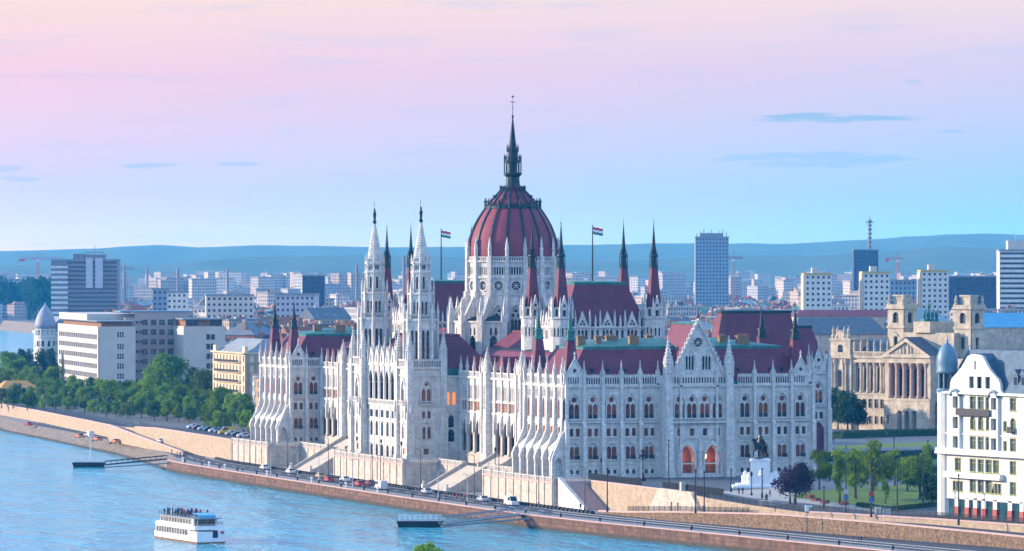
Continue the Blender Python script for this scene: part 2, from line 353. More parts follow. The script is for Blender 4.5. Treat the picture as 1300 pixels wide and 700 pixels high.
# ------------------------------------------------------------------ water, ground, quay, roads
def interp(tab, v):
    if v <= tab[0][0]: a, b = tab[0], tab[1]
    elif v >= tab[-1][0]: a, b = tab[-2], tab[-1]
    else:
        for a, b in zip(tab, tab[1:]):
            if a[0] <= v <= b[0]: break
    return a[1]+(b[1]-a[1])*(v-a[0])/(b[0]-a[0])
BANK = [(-330,14),(-260,3),(-200,-7),(-170,-11.5),(-137,-16),(-91,-23.5),(-52,-27.5),(-7,-28.6),(42,-29.2),(105,-29),(194,-28.5),(266,-27),(298,-23.5),(330,-18.5),(409,-9),(473,-5),(549,1),(634,6),(735,20)]
FAR_BANK = [(-189,1774),(-215,2000),(-247,2300),(-279,2839),(-330,3400),(-434,4400),(-520,4750)]       # camera plan
def ub(v): return interp(BANK, v)
def vs_(a, b, st=12.):
    n = max(1, int(round((b-a)/st))); return [a+(b-a)*i/n for i in range(n+1)]
wm = bpy.data.materials.new('river water'); wm.use_nodes = True
t = wm.node_tree; b = t.nodes['Principled BSDF']
b.inputs['Base Color'].default_value = (.025, .17, .22, 1); b.inputs['Roughness'].default_value = .12; b.inputs['IOR'].default_value = 1.22; b.inputs['Specular IOR Level'].default_value = .5
g = t.nodes.new('ShaderNodeNewGeometry'); h = None
for sx, sy, sc_, wt in ((1, .55, .05, 1.6), (1, .6, .16, .8), (1, .8, .5, .35)):
    mpn = t.nodes.new('ShaderNodeMapping'); mpn.inputs['Scale'].default_value = (sx, sy, 1); mpn.inputs['Rotation'].default_value = (0, 0, R(25))
    t.links.new(g.outputs['Position'], mpn.inputs[0]); n = t.nodes.new('ShaderNodeTexNoise'); n.inputs['Scale'].default_value = sc_; n.inputs['Detail'].default_value = 3
    n.inputs['Distortion'].default_value = .6
    t.links.new(mpn.outputs[0], n.inputs['Vector']); k = t.nodes.new('ShaderNodeMath'); k.operation = 'MULTIPLY_ADD'; k.inputs[1].default_value = wt
    t.links.new(n.outputs['Fac'], k.inputs[0])
    if h: t.links.new(h, k.inputs[2])
    else: k.inputs[2].default_value = 0
    h = k.outputs[0]
bp = t.nodes.new('ShaderNodeBump'); bp.inputs['Strength'].default_value = 1; bp.inputs['Distance'].default_value = 2.6
t.links.new(h, bp.inputs['Height']); t.links.new(bp.outputs[0], b.inputs['Normal'])
n = t.nodes.new('ShaderNodeTexNoise'); n.inputs['Scale'].default_value = .018; n.inputs['Detail'].default_value = 4; t.links.new(g.outputs['Position'], n.inputs['Vector'])
mx = t.nodes.new('ShaderNodeMix'); mx.data_type = 'RGBA'; mr = t.nodes.new('ShaderNodeMapRange'); mr.inputs['From Min'].default_value = .35; mr.inputs['From Max'].default_value = .7
t.links.new(n.outputs['Fac'], mr.inputs['Value']); t.links.new(mr.outputs[0], mx.inputs['Factor'])
mx.inputs['A'].default_value = (.012, .30, .42, 1); mx.inputs['B'].default_value = (.03, .27, .34, 1); t.links.new(mx.outputs['Result'], b.inputs['Base Color'])
M['water'] = wm
mb = MB(); mb.face([LX(x, y)+(0.,) for x, y in ((-1500, -200), (900, -200), (900, 1100), (100, 2000), (0, 5600), (-2500, 5600), (-2500, 1000))])
tag(mb.build('river_water', 'water'), kind='structure')
far_bank = [LX(x+9, y) for x, y in FAR_BANK][1:]
SHELF = [(62,-330),(43,-260),(31.5,-202),(22,-167),(9,-134),(3,-112),(0,-95)]
edge = SHELF+[(0,-88),(0,-20),(3,-19),(3,-14.4),(-7.2,-14.4),(-7.2,38),(2.5,38),(2.5,104.3),(-7.2,104.3),(-7.2,166.7),(2.5,166.7),(2.5,233),(-7.2,233),(-7.2,271),(-6,300),(-1,400),(1,418),(4.5,448),(11,514),(22.5,644),(28.5,734)]
big = edge+far_bank+[LX(-1500, 4700), LX(-4500, 5200), LX(-5000, 19000), LX(5000, 19000), LX(4500, 2000), LX(600, 900), LX(300, 800)]
mb = MB(); mb.prism(big, 1.5, 9., 1, 0)
def drape(o):                                             # cut along the breaks of the square's slope, then lower to it
    b = bmesh.new(); b.from_mesh(o.data)
    for co_, no_ in (((0,-85,0),(0,1,0)), ((0,-135,0),(0,1,0)), ((0,380,0),(0,1,0)), ((0,480,0),(0,1,0)), ((44,0,0),(1,0,0)), ((64,0,0),(1,0,0))):
        bmesh.ops.bisect_plane(b, geom=b.verts[:]+b.edges[:]+b.faces[:], plane_co=co_, plane_no=no_)
    for q in b.verts:
        if q.co.z > 8.5: q.co.z += GZ(q.co.x, q.co.y)-9
    b.to_mesh(o.data); b.free(); return o
tag(drape(mb.build('city_ground', ['land', 'cream_wall'])), kind='structure')
# quay: stone face to the water, then flat top
mb = MB(); V = vs_(-330, 285); W2 = vs_(297, 735); Q = []
def inner(v): return interp([(-330,52),(-260,33),(-202,22),(-167,13.5),(-128,5),(-88,-4),(-62,-2),(-46,2),(-20,2),(271,2),(420,5),(448,6),(514,12.5),(644,24),(734,30)], v)+1
for v in V: Q.append((v, ub(v), ub(v)+.35, 0))
for v in W2: Q.append((v, ub(v), ub(v)+6.5, 1))
for (a, b_) in zip(Q, Q[1:]):
    m0 = b_[3] if a[3] == b_[3] else 1
    mb.add([(a[1]-.03,a[0],-1),(b_[1]-.03,b_[0],-1),(b_[1]-.03,b_[0],.75),(a[1]-.03,a[0],.75)], [(0,1,2,3)], 3)
    mb.add([(a[1],a[0],-1),(b_[1],b_[0],-1),(b_[2],b_[0],QZ),(a[2],a[0],QZ),(inner(b_[0]),b_[0],QZ),(inner(a[0]),a[0],QZ)], [(0,1,2,3)], m0)
    mb.add([(a[2],a[0],QZ),(b_[2],b_[0],QZ),(inner(b_[0]),b_[0],QZ),(inner(a[0]),a[0],QZ)], [(0,1,2,3)], 2)
tag(mb.build('quay', ['quay_stone', 'bank', 'pave', 'algae']), kind='structure')
far_edge = [LX(x, y) for x, y in FAR_BANK][1:]
mb = MB(); n = len(far_edge)
mb.add([p+(-1.,) for p in far_edge]+[p+(9.,) for p in far_bank], [(i,i+1,n+i+1,n+i) for i in range(n-1)])
tag(mb.build('river_bank', 'bank'), kind='structure')
def strip(name, o0, o1, z, m, v0, v1, off=ub, st=12., kind='structure', zf=None):
    mb = MB(); V = vs_(v0, v1, st)
    for a, b_ in zip(V, V[1:]):
        z0, z1 = (zf(a), zf(b_)) if zf else (z, z)
        f0 = o0 if callable(o0) else (lambda v: off(v)+o0); f1 = o1 if callable(o1) else (lambda v: off(v)+o1)
        mb.face([(f0(a),a,z0),(f0(b_),b_,z1),(f1(b_),b_,z1),(f1(a),a,z0)])
    return tag(mb.build(name, m), kind=kind)
strip('quay_road', 5.6, 14.6, QZ+.012, 'asphalt', -50, 300)
strip('quay_road', lambda v: ub(v)+7.2, lambda v: inner(v)-.5, QZ+.012, 'asphalt', -330, -50)
strip('quay_road', lambda v: ub(v)+interp([(300,5.6),(330,7.5)],min(v,330)), lambda v: ub(v)+interp([(300,14.6),(330,18),(480,15.5),(700,15)],min(v,330)), QZ+.012, 'asphalt', 300, 640)
def lines(o, v0, v1, dash, gap, wd=.22):
    mb = MB(); v = v0
    while v < v1:
        a, b_ = v, min(v+dash, v1); oo = o if callable(o) else (lambda x: ub(x)+o)
        mb.face([(oo(a)-wd,a,QZ+.018),(oo(b_)-wd,b_,QZ+.018),(oo(b_)+wd,b_,QZ+.018),(oo(a)+wd,a,QZ+.018)]); v += dash+gap
    tag(mb.build('road_marking', 'white_line'), kind='structure')
lines(10.1, -45, 300, 4, 6); lines(5.9, -45, 300, 12, 0, .13); lines(14.3, -45, 300, 12, 0, .13)
lines(lambda v: ub(v)+interp([(300,10),(330,12.2)],min(v,330)), 300, 640, 4, 6)
# coping along the quay edge
mb = MB(); V = vs_(-330, 285)
for a, b_ in zip(V, V[1:]):
    P = [(ub(a)+.2,a),(ub(b_)+.2,b_),(ub(b_)+1.3,b_),(ub(a)+1.3,a)]
    mb.add([p+(QZ,) for p in P]+[p+(QZ+.22,) for p in P], [(4,5,6,7),(0,1,5,4),(2,3,7,6)])
tag(mb.build('quay_coping', 'pink_stone'), kind='structure')
def wall_thing(name, label, cat, line, z0, z1, th, m, coping='pink_stone', ch=.35):
    root = empty(name, (0,0,0), label=label, cat=cat)
    zf0 = z0 if callable(z0) else (lambda i: z0); zf1 = z1 if callable(z1) else (lambda i: z1)
    def run(mb, t0, t1, za, zb):
        nrm = []
        for i, p in enumerate(line):
            q = line[min(i+1, len(line)-1)]; o = line[max(i-1, 0)]
            d = Vector((q[0]-o[0], q[1]-o[1])).normalized(); nrm.append((-d.y, d.x))
        for i in range(len(line)-1):
            vs = []
            for j in (i, i+1):
                x, y = line[j]; nx, ny = nrm[j]
                for k, z in ((t0, za(j)), (t1, za(j)), (t1, zb(j)), (t0, zb(j))): vs.append((x+nx*k, y+ny*k, z))
            fs = [(0,4,5,1),(1,5,6,2),(2,6,7,3),(3,7,4,0)]
            if i == 0: fs.append((0,1,2,3))
            if i == len(line)-2: fs.append((4,5,6,7))
            mb.add(vs, fs)
    a = MB(); run(a, 0, th, zf0, zf1); a.build('masonry', m, root)
    if coping:
        c = MB(); run(c, -.15, th+.15, lambda i: zf1(i), lambda i: zf1(i)+ch); c.build('coping', coping, root)
    return root
# upper retaining walls (left of travel = towards the river)
def poly(pts, st=15.):
    out = [pts[0]]
    for a, b_ in zip(pts, pts[1:]):
        n = max(1, int(math.hypot(b_[0]-a[0], b_[1]-a[1])/st))
        out += [(a[0]+(b_[0]-a[0])*i/n, a[1]+(b_[1]-a[1])*i/n) for i in range(1, n+1)]
    return out
wall_thing('retaining_wall', 'cream stone retaining wall under the tree lined upper embankment', 'wall', poly([(4.1,450),(10.6,514),(22.1,644),(28.1,734)]), 2.9, 7.0, .6, 'cream_wall')
L3 = poly([(-7.9,272),(-6.2,300),(-1.3,400),(.6,418)])
wall_thing('retaining_wall', 'cream stone wall beside the ramp north of the big domed building', 'wall', L3, 2.9, lambda i: GZ(*L3[i])+.2, .6, 'cream_wall')
def ramp_z(v): return 3.02 if v < 320 else (7.6 if v > 445 else 3.02+4.58*(v-320)/125.)
mb = MB(); V = vs_(318, 448, 10)
for a, b_ in zip(V, V[1:]):
    f0 = lambda v: -8.6+interp([(320,-1.),(448,7.)], v); f1 = lambda v: interp([(300,-6.3),(400,-1.4),(450,2.6)], v)
    mb.face([(f0(a),a,ramp_z(a)+.02),(f0(b_),b_,ramp_z(b_)+.02),(f1(b_),b_,ramp_z(b_)+.02),(f1(a),a,ramp_z(a)+.02)])
tag(mb.build('ramp_road', 'asphalt'), kind='structure')
L2 = poly([(-9.4,322),(-6.,380),(-1.6,446)])
wall_thing('ramp_wall', 'low cream wall rising along the outer side of the road ramp', 'wall', L2, 2.9, lambda i: ramp_z(L2[i][1])+.7, .5, 'cream_wall')
# south side: upper wall, rising ramp and the rubble wall over the quay
wall_thing('retaining_wall', 'pale stone wall below the black railing of the square', 'wall', poly([(0,-88),(0,-20)]), 2.9, 9.15, .6, 'cream_wall')
LL = poly([(52,-330),(33,-260),(22,-202),(13.5,-167),(5,-128),(-4,-88),(-7,-62),(-7.6,-46)], 12)
def lowz(v): return interp([(-330,4.6),(-216,5.4),(-167,6.1),(-125,6.2),(-88,5.0),(-62,3.8),(-46,3.3)], v)
wall_thing('rubble_wall', 'long ochre rubble wall rising along the quay road', 'wall', LL, 2.9, lambda i: lowz(LL[i][1]), .7, 'rubble')
mb = MB(); V = vs_(-330, -46, 8)
for a, b_ in zip(V, V[1:]):
    f0 = lambda v: interp([(p[1], p[0]) for p in LL], v)+.3; f1 = lambda v: interp([(p[1], p[0]) for p in SHELF]+[(-88,0),(-40,.2)], v)+.2
    mb.face([(f0(a),a,lowz(a)-.1),(f0(b_),b_,lowz(b_)-.1),(f1(b_),b_,lowz(b_)-.1),(f1(a),a,lowz(a)-.1)])
tag(mb.build('tram_road', 'asphalt'), kind='structure')
def sheet(name, pts, z, m):
    mb = MB(); tri = tessellate_polygon([[Vector((a,b_,0)) for a, b_ in pts]])
    mb.add([(a,b_,z) for a, b_ in pts], [tuple(f) for f in tri]); return tag(drape(mb.build(name, m)), kind='structure')
def pxs(pts, z=9.): return [ground_at(x, y, z) for x, y in pts]
sheet('square_paving', [(.6,-95),(.6,-20),(3.6,-13.8),(68,-1),(122,100),(122,170),(66,240),(66,275),(0,275),(0,330),(260,330),(260,-200),(60,-150),(24,-150),(9.6,-133),(3.6,-111)], 9.006, 'plaza')
sheet('gravel_path', pxs([(905,625),(950,632),(1030,640),(1110,650),(1130,645),(1040,633),(985,620)]), 9.016, 'light_pave')
LAWN = [(1005,632),(1018,626),(1080,620),(1200,612),(1200,640),(1165,643),(1128,648),(1080,641)]
sheet('lawn_ground', pxs(LAWN), 9.022, 'grass')
sheet('street', [(62.4,-330),(43.4,-260),(31.9,-202),(22.4,-167),(13,-142),(24,-136),(34,-150),(40,-202),(52,-260),(72,-330)], 9.014, 'asphalt')
sheet('lawn_ground', pxs([(1062,571),(1190,566),(1190,561),(1060,566)]), 9.02, 'grass')
sheet('lawn_ground', pxs([(1058,598),(1190,596),(1190,584),(1058,586)]), 9.02, 'grass')
sheet('embankment_road', [(5.5,452),(12,514),(23.5,644),(29,733),(40,733),(35,644),(23,514),(16,452),(12,300),(0,300),(0,400),(2.5,420)], 9.008, 'asphalt')
# near bank below the frame, where one tree top reaches up
mb = MB(); mb.prism([LX(*p) for p in ((-200,-150),(200,-150),(160,660),(-220,680))], -1, 17., 0)
tag(mb.build('near_bank', 'land'), kind='structure')
# hills
def ridge(Y, prof, m, depth, seed):
    rnd = random.Random(seed); mb = MB(); xs = [(-500+i*25) for i in range(93)]
    rows = []
    for j, (dy, k) in enumerate(((-depth, 0.), (-depth*.55, .45), (-depth*.2, .86), (0, 1.), (depth*.8, .6))):
        row = []
        for x in xs:
            y = interp(prof, x)+(rnd.random()-.5)*1.1+1.2*math.sin(x*.013+seed)
            h = height_at(y, Y)-9
            row.append(LX((x-CXP)*Y/F_PX, Y+dy)+(9+h*k*(1+(.12*math.sin(x*.05+j*2+seed) if k < .9 else 0)),))
        rows.append(row)
    n = len(xs); vs = [p for r in rows for p in r]
    mb.add(vs, [(j*n+i, j*n+i+1, (j+1)*n+i+1, (j+1)*n+i) for j in range(len(rows)-1) for i in range(n-1)], 0, True)
    tag(mb.build('hills', m), kind='structure')
M['hill'] = mat('wooded hillside', (.022, .05, .022), .95, .3, .004, col2=(.05, .075, .035))
ridge(14000, [(-500,322),(0,318),(90,316),(210,311),(255,316),(340,312),(480,313),(600,313),(760,312),(880,309),(1000,308),(1080,305),(1150,301),(1230,298),(1300,299),(1800,310)], 'hill', 3000, 1)
ridge(10500, [(-500,338),(0,336),(200,338),(260,332),(330,326),(480,322),(560,326),(700,334),(820,330),(930,324),(1060,324),(1130,321),(1200,314),(1290,316),(1800,318)], 'hill', 1800, 2)
# ------------------------------------------------------------------ the domed parliament building
PB = empty('parliament_building', (0,0,0), label='huge white Gothic parliament with a maroon ribbed dome on the river bank', cat='building')
MID = 135.5
def part(name, mb, m, parent=PB, **k): return mb.build(name, m, parent, **k)
PROTO = {}
def put(key, x, y, rz=0., z=0., s=None):
    o, used = PROTO[key]
    if not used: o.location = (x, y, z); o.rotation_euler = (0,0,rz); PROTO[key][1] = True; c = o
    else: c = copy_tree(o, (x, y, z), rz, parent=o.parent)
    c.scale = s if s else (1,1,1)
    return c
F0 = FS(0.)
def window_proto(key, name, frame, pane, pm='red_glass', fm='stone_light'):
    o = part(name, frame, fm); p = pane.build('pane', pm, o); PROTO[key] = [o, False]
def hood(mb, cx, w, z0, zs, k, n0=-.05, n1=.22, th=.28):
    mb.plate(F0, arch(cx, w+2*th, z0, zs, k), [arch(cx, w+.02, z0+.02, zs, k)], n0, n1)
def sill(mb, w, z, h=.3, n=.35): mb.fbox(F0, -w/2, w/2, -.1, n, z-h, z)
# A: tall pair of lancets with a roundel
f = MB(); hood(f, 0, 2.7, 23.5, 27.2, 1.)
f.plate(F0, arch(0, 2.7, 23.5, 27.2), [arch(-.66, 1.16, 23.55, 26.3, .8), arch(.66, 1.16, 23.55, 26.3, .8), circ(0, 28.15, .66)], -.5, -.22)
f.fbox(F0, -2., 2., -.05, .7, 22.5, 22.75); f.fbox(F0, -2., 2., .55, .7, 23.3, 23.5)
for i in range(9): f.fbox(F0, -1.95+i*.475, -1.85+i*.475, .56, .68, 22.75, 23.3)
p = MB(); p.plate(F0, arch(0, 2.8, 23.4, 27.2), [], 0, -.46)
p.fbox(F0, -1.2, 1.2, -.45, -.3, 23.5, 24.5, 1)
window_proto('A', 'arched_window', f, p, ['red_glass', 'iron'])
# B: pair of small square windows
f = MB(); f.plate(F0, rect(-1.75, 1.75, 18.9, 21.5), [rect(-1.35,-.35,19.2,21.1), rect(.35,1.35,19.2,21.1)], -.05, .1); sill(f, 3.5, 18.95)
p = MB(); p.plate(F0, rect(-1.4,1.4,19.1,21.2), [], 0, -.4)
for s in (-.85, .85): p.fbox(F0, s-.05, s+.05, -.39, -.33, 19.1, 21.2, 1)
window_proto('B', 'square_window', f, p, ['red_glass', 'iron'])
# C: lower pair of round headed lights
f = MB(); hood(f, 0, 2.6, 13.6, 15.9, .7)
f.plate(F0, arch(0, 2.6, 13.6, 15.9, .7), [arch(-.64, 1.14, 13.65, 16.1, .5), arch(.64, 1.14, 13.65, 16.1, .5)], -.5, -.22); sill(f, 3.3, 13.55)
p = MB(); p.plate(F0, arch(0, 2.7, 13.5, 15.9, .7), [], 0, -.46); p.fbox(F0, .1, 1.25, -.2, .35, 13.6, 14.5, 1)
window_proto('C', 'round_headed_window', f, p, ['red_glass', 'iron'])
# D: basement pair
f = MB(); f.plate(F0, rect(-1.5,1.5,9.7,11.3), [rect(-1.2,-.4,9.9,11.), rect(.4,1.2,9.9,11.)], -.05, .08)
p = MB(); p.plate(F0, rect(-1.25,1.25,9.8,11.1), [], 0, -.3)
window_proto('D', 'basement_window', f, p, 'glass')
# E: narrow lancet
f = MB(); hood(f, 0, 1.5, 23.5, 27.4, 1., th=.2); f.fbox(F0, -.07, .07, -.4, -.25, 23.5, 28.4)
p = MB(); p.plate(F0, arch(0, 1.6, 23.4, 27.4), [], 0, -.42)
window_proto('E', 'lancet_window', f, p, 'red_glass')
# G: single square
f = MB(); f.plate(F0, rect(-.85, .85, 18.9, 21.3), [rect(-.6,.6,19.2,21.)], -.05, .1); sill(f, 1.9, 18.95)
p = MB(); p.plate(F0, rect(-.65,.65,19.1,21.1), [], 0, -.4)
window_proto('G', 'small_square_window', f, p)
HOLE = {'A': lambda c: [arch(c, 2.7, 23.5, 27.2)], 'B': lambda c: [rect(c-1.35,c-.35,19.2,21.1), rect(c+.35,c+1.35,19.2,21.1)],
        'C': lambda c: [arch(c, 2.6, 13.6, 15.9, .7)], 'D': lambda c: [rect(c-1.2,c-.4,9.9,11.), rect(c+.4,c+1.2,9.9,11.)],
        'E': lambda c: [arch(c, 1.5, 23.5, 27.4)], 'G': lambda c: [rect(c-.6,c+.6,19.2,21.)]}
# pinnacle, 6.0 tall, base on z=0; finial is its little sister
def pinnacle_mesh(n=4):
    mb = MB(); mb.box(-.42,.42,-.42,.42,-.6,2.2); mb.box(-.52,.52,-.52,.52,2.0,2.25)
    for a in range(4):
        ca, sa = math.cos(a*math.pi/2), math.sin(a*math.pi/2)
        F = lambda t, n_, z: (ca*t-sa*(-.5-n_), sa*t+ca*(-.5-n_), z)
        mb.plate(F, [(-.42,1.9),(.42,1.9),(0,3.1)], [], -.12, .08)
    pr = [(.5,2.25)]
    for i in range(5): z = 2.4+i*.62; r = .44*(1-i/5.3); pr += [(r, z), (r+.1, z+.42), (r*.8, z+.5)]
    pr += [(.05, 5.5), (.16, 5.6), (.16, 5.75), (.02, 6.1)]
    mb.lathe(0,0,pr,4,rot=R(45)); return mb
PROTO['pinnacle'] = [part('pinnacle', pinnacle_mesh(), 'stone_light'), False]
PROTO['finial'] = [part('finial', pinnacle_mesh(), 'stone_light'), False]
def baluster(key, w, zb=31.6, zt=34.1):
    mb = MB(); mb.fbox(F0, -w/2, w/2, -.15, .3, zb, zb+.35); mb.fbox(F0, -w/2, w/2, -.12, .22, zt-.4, zt)
    k = max(2, round(w/.7))
    for i in range(k+1):
        x = -w/2+.12+(w-.24)*i/k; mb.fbox(F0, x-.11, x+.11, -.1, .15, zb+.35, zt-.4)
        if i < k: mb.fbox(F0, x+.18, x+.4, -.1, .15, zt-.62, zt-.4); mb.fbox(F0, x+.2, x+.45, -.08, .12, zt, zt+.3)
    PROTO[key] = [part('balustrade', mb, 'stone_light'), False]
baluster('bal', 4.0)
def fins(F, ts, mb, z1=33., w=.95):                        # stepped wall buttresses
    for t in ts:
        mb.fbox(F, t-w/2-.12, t+w/2+.12, -.1, 1.5, 8.8, 10.6); mb.fbox(F, t-w/2, t+w/2, -.1, 1.25, 10.6, 22.)
        mb.add([F(t-w/2,.1,22.),F(t+w/2,.1,22.),F(t+w/2,1.25,22.),F(t-w/2,1.25,22.),F(t-w/2,.1,23.4),F(t+w/2,.1,23.4)], [(3,2,5,4),(0,3,4),(1,5,2)])
        mb.fbox(F, t-w/2+.1, t+w/2-.1, -.1, .75, 22., z1)
def courses(F, t0, t1, mb):
    for z, h, n in ((9., 1.0, .28), (12.2, .3, .16), (18.3, .28, .16), (22.3, .25, .2), (31.2, .45, .5)):
        mb.fbox(F, t0, t1, -.1, n, z-(.2 if z < 9.5 else 0), z+h)
# ---- south front
def front(F, tcs, t0, t1, mb, kinds='ABCD', z1=31.5):
    e = [t0]+[(a+b)/2 for a, b in zip(tcs, tcs[1:])]+[t1]
    for c, a, b in zip(tcs, e, e[1:]):
        mb.plate(F, rect(a, b, 8.5, z1), [h for k in kinds for h in HOLE[k](c)], -.55, 0)
    return e
TL = [2.3, 7.1, 12., 16.9, 21.8]; TR = [47.1, 52., 57., 61.9]
mb = MB(); F = FS(0)
eL = front(F, TL, 0, 24.5, mb); part('south_wall', mb, 'stone'); mb = MB(); eR = front(F, TR, 42.5, 65.8, mb); part('south_wall', mb, 'stone')
for q in ((.0,24.4),(42.6,65.8)): mb = MB(); courses(F, *q, mb); part('string_course', mb, 'stone_light')
for q in eL[1:-1]+[.15]+eR[1:-1]+[43.4, 65.2]: mb = MB(); fins(F, [q], mb); part('buttress', mb, 'stone_light')
for c in TL+TR:
    for k in 'ABCD': put(k, c, 0)
    if c not in (2.3, 61.9): put('bal', c, 0)
for t in eL[1:-1]+eR[1:-1]+[65.4, 24., 43.2]: put('pinnacle', t, -.1, z=32.6, s=(1,1,.85))
def small_gable(F, c, rz, x, y, hw=2.15, z0=31.6, zt=38.2):
    mb = MB(); sl = [(c-hw+.35+i*.62, c-hw+.35+i*.62+.36) for i in range(int((2*hw-.6)/.62))]
    mb.plate(F, [(c-hw,z0),(c+hw,z0),(c+hw,34.3),(c,zt),(c-hw,34.3)], [arch((a+b)/2, .36, z0+.5, z0+1.9) for a, b in sl]+[circ(c, 35.3, .5, 8)], -.5, .25)
    mb.plate(F, [(c-hw-.2,34.2),(c-hw-.2,34.55),(c,zt+.5),(c+hw+.2,34.55),(c+hw+.2,34.2),(c,zt-.05)], [], .1, .45)
    mb.plate(F, [(c-hw,z0),(c+hw,z0),(c+hw,34.2),(c,zt-.1),(c-hw,34.2)], [], -.6, -.55, 1)
    mb.lathe(*F(c,.1,0)[:2], [(.1,zt),(.25,zt+.6),(.12,zt+.9),(.3,zt+1.2),(.02,zt+1.9)], 6)
    part('gable', mb, ['stone_light', 'iron'])
    for s in (-1, 1): p = F(c+s*(hw+.35), .0, 0); put('pinnacle', p[0], p[1], z=32.6, s=(.8,.8,.85))
small_gable(F, 2.3, 0, 0, 0); small_gable(F, 61.9, 0, 0, 0)
# ---- projecting south centre with two portals
F3 = FS(-3); TC = [28.6, 31.9, 35.3, 38.6]
mb = MB(); e = [24.43]+[(a+b)/2 for a, b in zip(TC, TC[1:])]+[42.57]
for c, a, b in zip(TC, e, e[1:]): mb.plate(F3, rect(a, b, 18.2, 31.5), HOLE['A'](c)+HOLE['G'](c), -.55, 0)
PORT = [30.5, 37.2]; e2 = [24.43, 33.85, 42.57]
for c, a, b in zip(PORT, e2, e2[1:]): mb.plate(F3, rect(a, b, 8.5, 18.2), [arch(c, 4.1, 8.8, 13.6, .95)], -2.4, 0)
mb.fbox(F3, 24.4, 24.95, -3, -.02, 8.5, 34.); mb.fbox(F3, 42.05, 42.6, -3, -.02, 8.5, 34.)
mb.plate(F3, rect(24.43, 42.57, 31.5, 34.2), [arch(25.3+i*.72, .4, 32.1, 33.3) for i in range(24)], -.4, .02)
mb.plate(F3, rect(24.5, 42.5, 31.5, 34.1), [], 0, -.5, 1)
part('risalit_wall', mb, ['stone', 'iron'])
for c in TC: put('A', c, -3); put('G', c, -3)
mb = MB()
for c in PORT:
    mb.plate(F3, arch(c, 5.3, 8.8, 13.6, .95), [arch(c, 4.3, 8.82, 13.6, .95)], -.05, .35)
    mb.plate(F3, arch(c, 4.7, 8.8, 13.6, .95), [arch(c, 4.1, 8.82, 13.6, .95)], -.05, .55)
part('portal_arch', mb, 'stone_light')
for c in PORT:
    mb = MB(); mb.plate(F3, arch(c, 4.3, 8.8, 13.6, .95), [], 0, -2.35, 1)
    mb.fbox(F3, c-1.9, c-.5, -2.34, -2.2, 9, 13.2); mb.fbox(F3, c+.5, c+1.9, -2.34, -2.2, 9, 13.2)
    mb.fbox(F3, c-.45, c+.45, -2.3, -2.1, 9, 13.4, 1)
    d = part('portal_door', mb, ['brown_wood', 'terracotta'])
    l = MB(); l.lathe(c-1.5, 0, [(.08,13.6),(.3,13.8),(.34,14.3),(.1,14.6)], 8); o = l.build('portal_lamp', 'lamp_glow', d); o.location = (0, -2.2, 0)
    pl = bpy.data.lights.new('portal_light', 'POINT'); pl.energy = 22; pl.color = (1, .42, .14); pl.shadow_soft_size = .3
    po = bpy.data.objects.new('portal_light', pl); C.objects.link(po); po.location = (c-.2, -2.3, 13.4); po.parent = PB
mb = MB(); courses(F3, 24.4, 42.6, mb); mb.fbox(F3, 25.6, 41.4, -.05, 1.0, 22.3, 22.7); mb.fbox(F3, 25.6, 41.4, .85, 1., 23.4, 23.6)
for i in range(33): mb.fbox(F3, 25.7+i*.48, 25.82+i*.48, .86, .98, 22.7, 23.4)
part('balcony', mb, 'stone_light')
for t in (25.5, 41.5):                                      # clustered corner piers
    mb = MB(); mb.fbox(F3, t-1.25, t+1.25, -.1, 1.9, 8.5, 11); mb.fbox(F3, t-1.05, t+1.05, -.1, 1.5, 11, 23); mb.fbox(F3, t-.9, t+.9, -.1, 1.1, 23, 34.6)
    mb.plate(F3, arch(t, 1.3, 24, 27.5), [arch(t, .8, 24.1, 27.4)], 1.05, 1.3)
    x, y, _ = F3(t, .3, 0); mb.lathe(x, y, [(1.2,34.6),(1.2,37.),(1.45,37.),(1.3,37.3)]+[q for i in range(6) for q in ((1.15*(1-i/6.4),37.4+i*.85),(1.15*(1-i/6.4)+.14,37.4+i*.85+.55))]+[(.06,43),(.25,43.2),(.02,43.9)], 8)
    for s in range(4): q = R(45+90*s); mb.lathe(x+1.1*math.cos(q), y+1.1*math.sin(q), [(.3,34),(.3,36.8),(.38,37),(.02,39)], 4)
    part('corner_pier', mb, 'stone_light')
for c in (28.9, 33.85, 38.4):
    mb = MB(); mb.fbox(F3, c-.3, c+.3, -.1, .5, 8.6, 16 if c == 33.85 else 33.5); 
    if c == 33.85: mb.fbox(F3, c-.75, c+.75, -.1, .9, 8.6, 11.6); mb.lathe(*F3(c,.6,0)[:2], [(.55,11.6),(.5,15.2),(.7,15.4),(.5,16),(.02,19.2)], 8)
    part('portal_shaft', mb, 'stone_light')
mb = MB(); cg = 33.5; hw = 6.6
gw = [arch(cg-2.2+s, .62, 35.4, 38.4) for s in (-.78, 0, .78)]+[arch(cg+2.2+s, .62, 35.4, 38.4) for s in (-.78, 0, .78)]
mb.plate(F3, [(cg-hw,34.2),(cg+hw,34.2),(cg,47.2)], gw+[circ(cg, 42.1, 1.15, 16)], -.6, 0)
mb.plate(F3, [(cg-hw,34.2),(cg+hw,34.2),(cg,47.1)], [], -.7, -.55, 1)
mb.plate(F3, [(cg-hw-.5,34.2),(cg-hw,34.2),(cg,46.9),(cg+hw,34.2),(cg+hw+.5,34.2),(cg,48.1)], [], -.3, .5)
for i in range(1, 12):
    for s in (-1, 1): a = i/12; mb.lathe(cg+s*(hw+.5)*(1-a), -3.1, [(.2,34.3+13.6*a),(.3,34.8+13.6*a),(.05,35.5+13.6*a)], 4)
mb.plate(F3, circ(cg, 42.1, 1.6, 20), [circ(cg, 42.1, 1.2, 20)], -.1, .25)
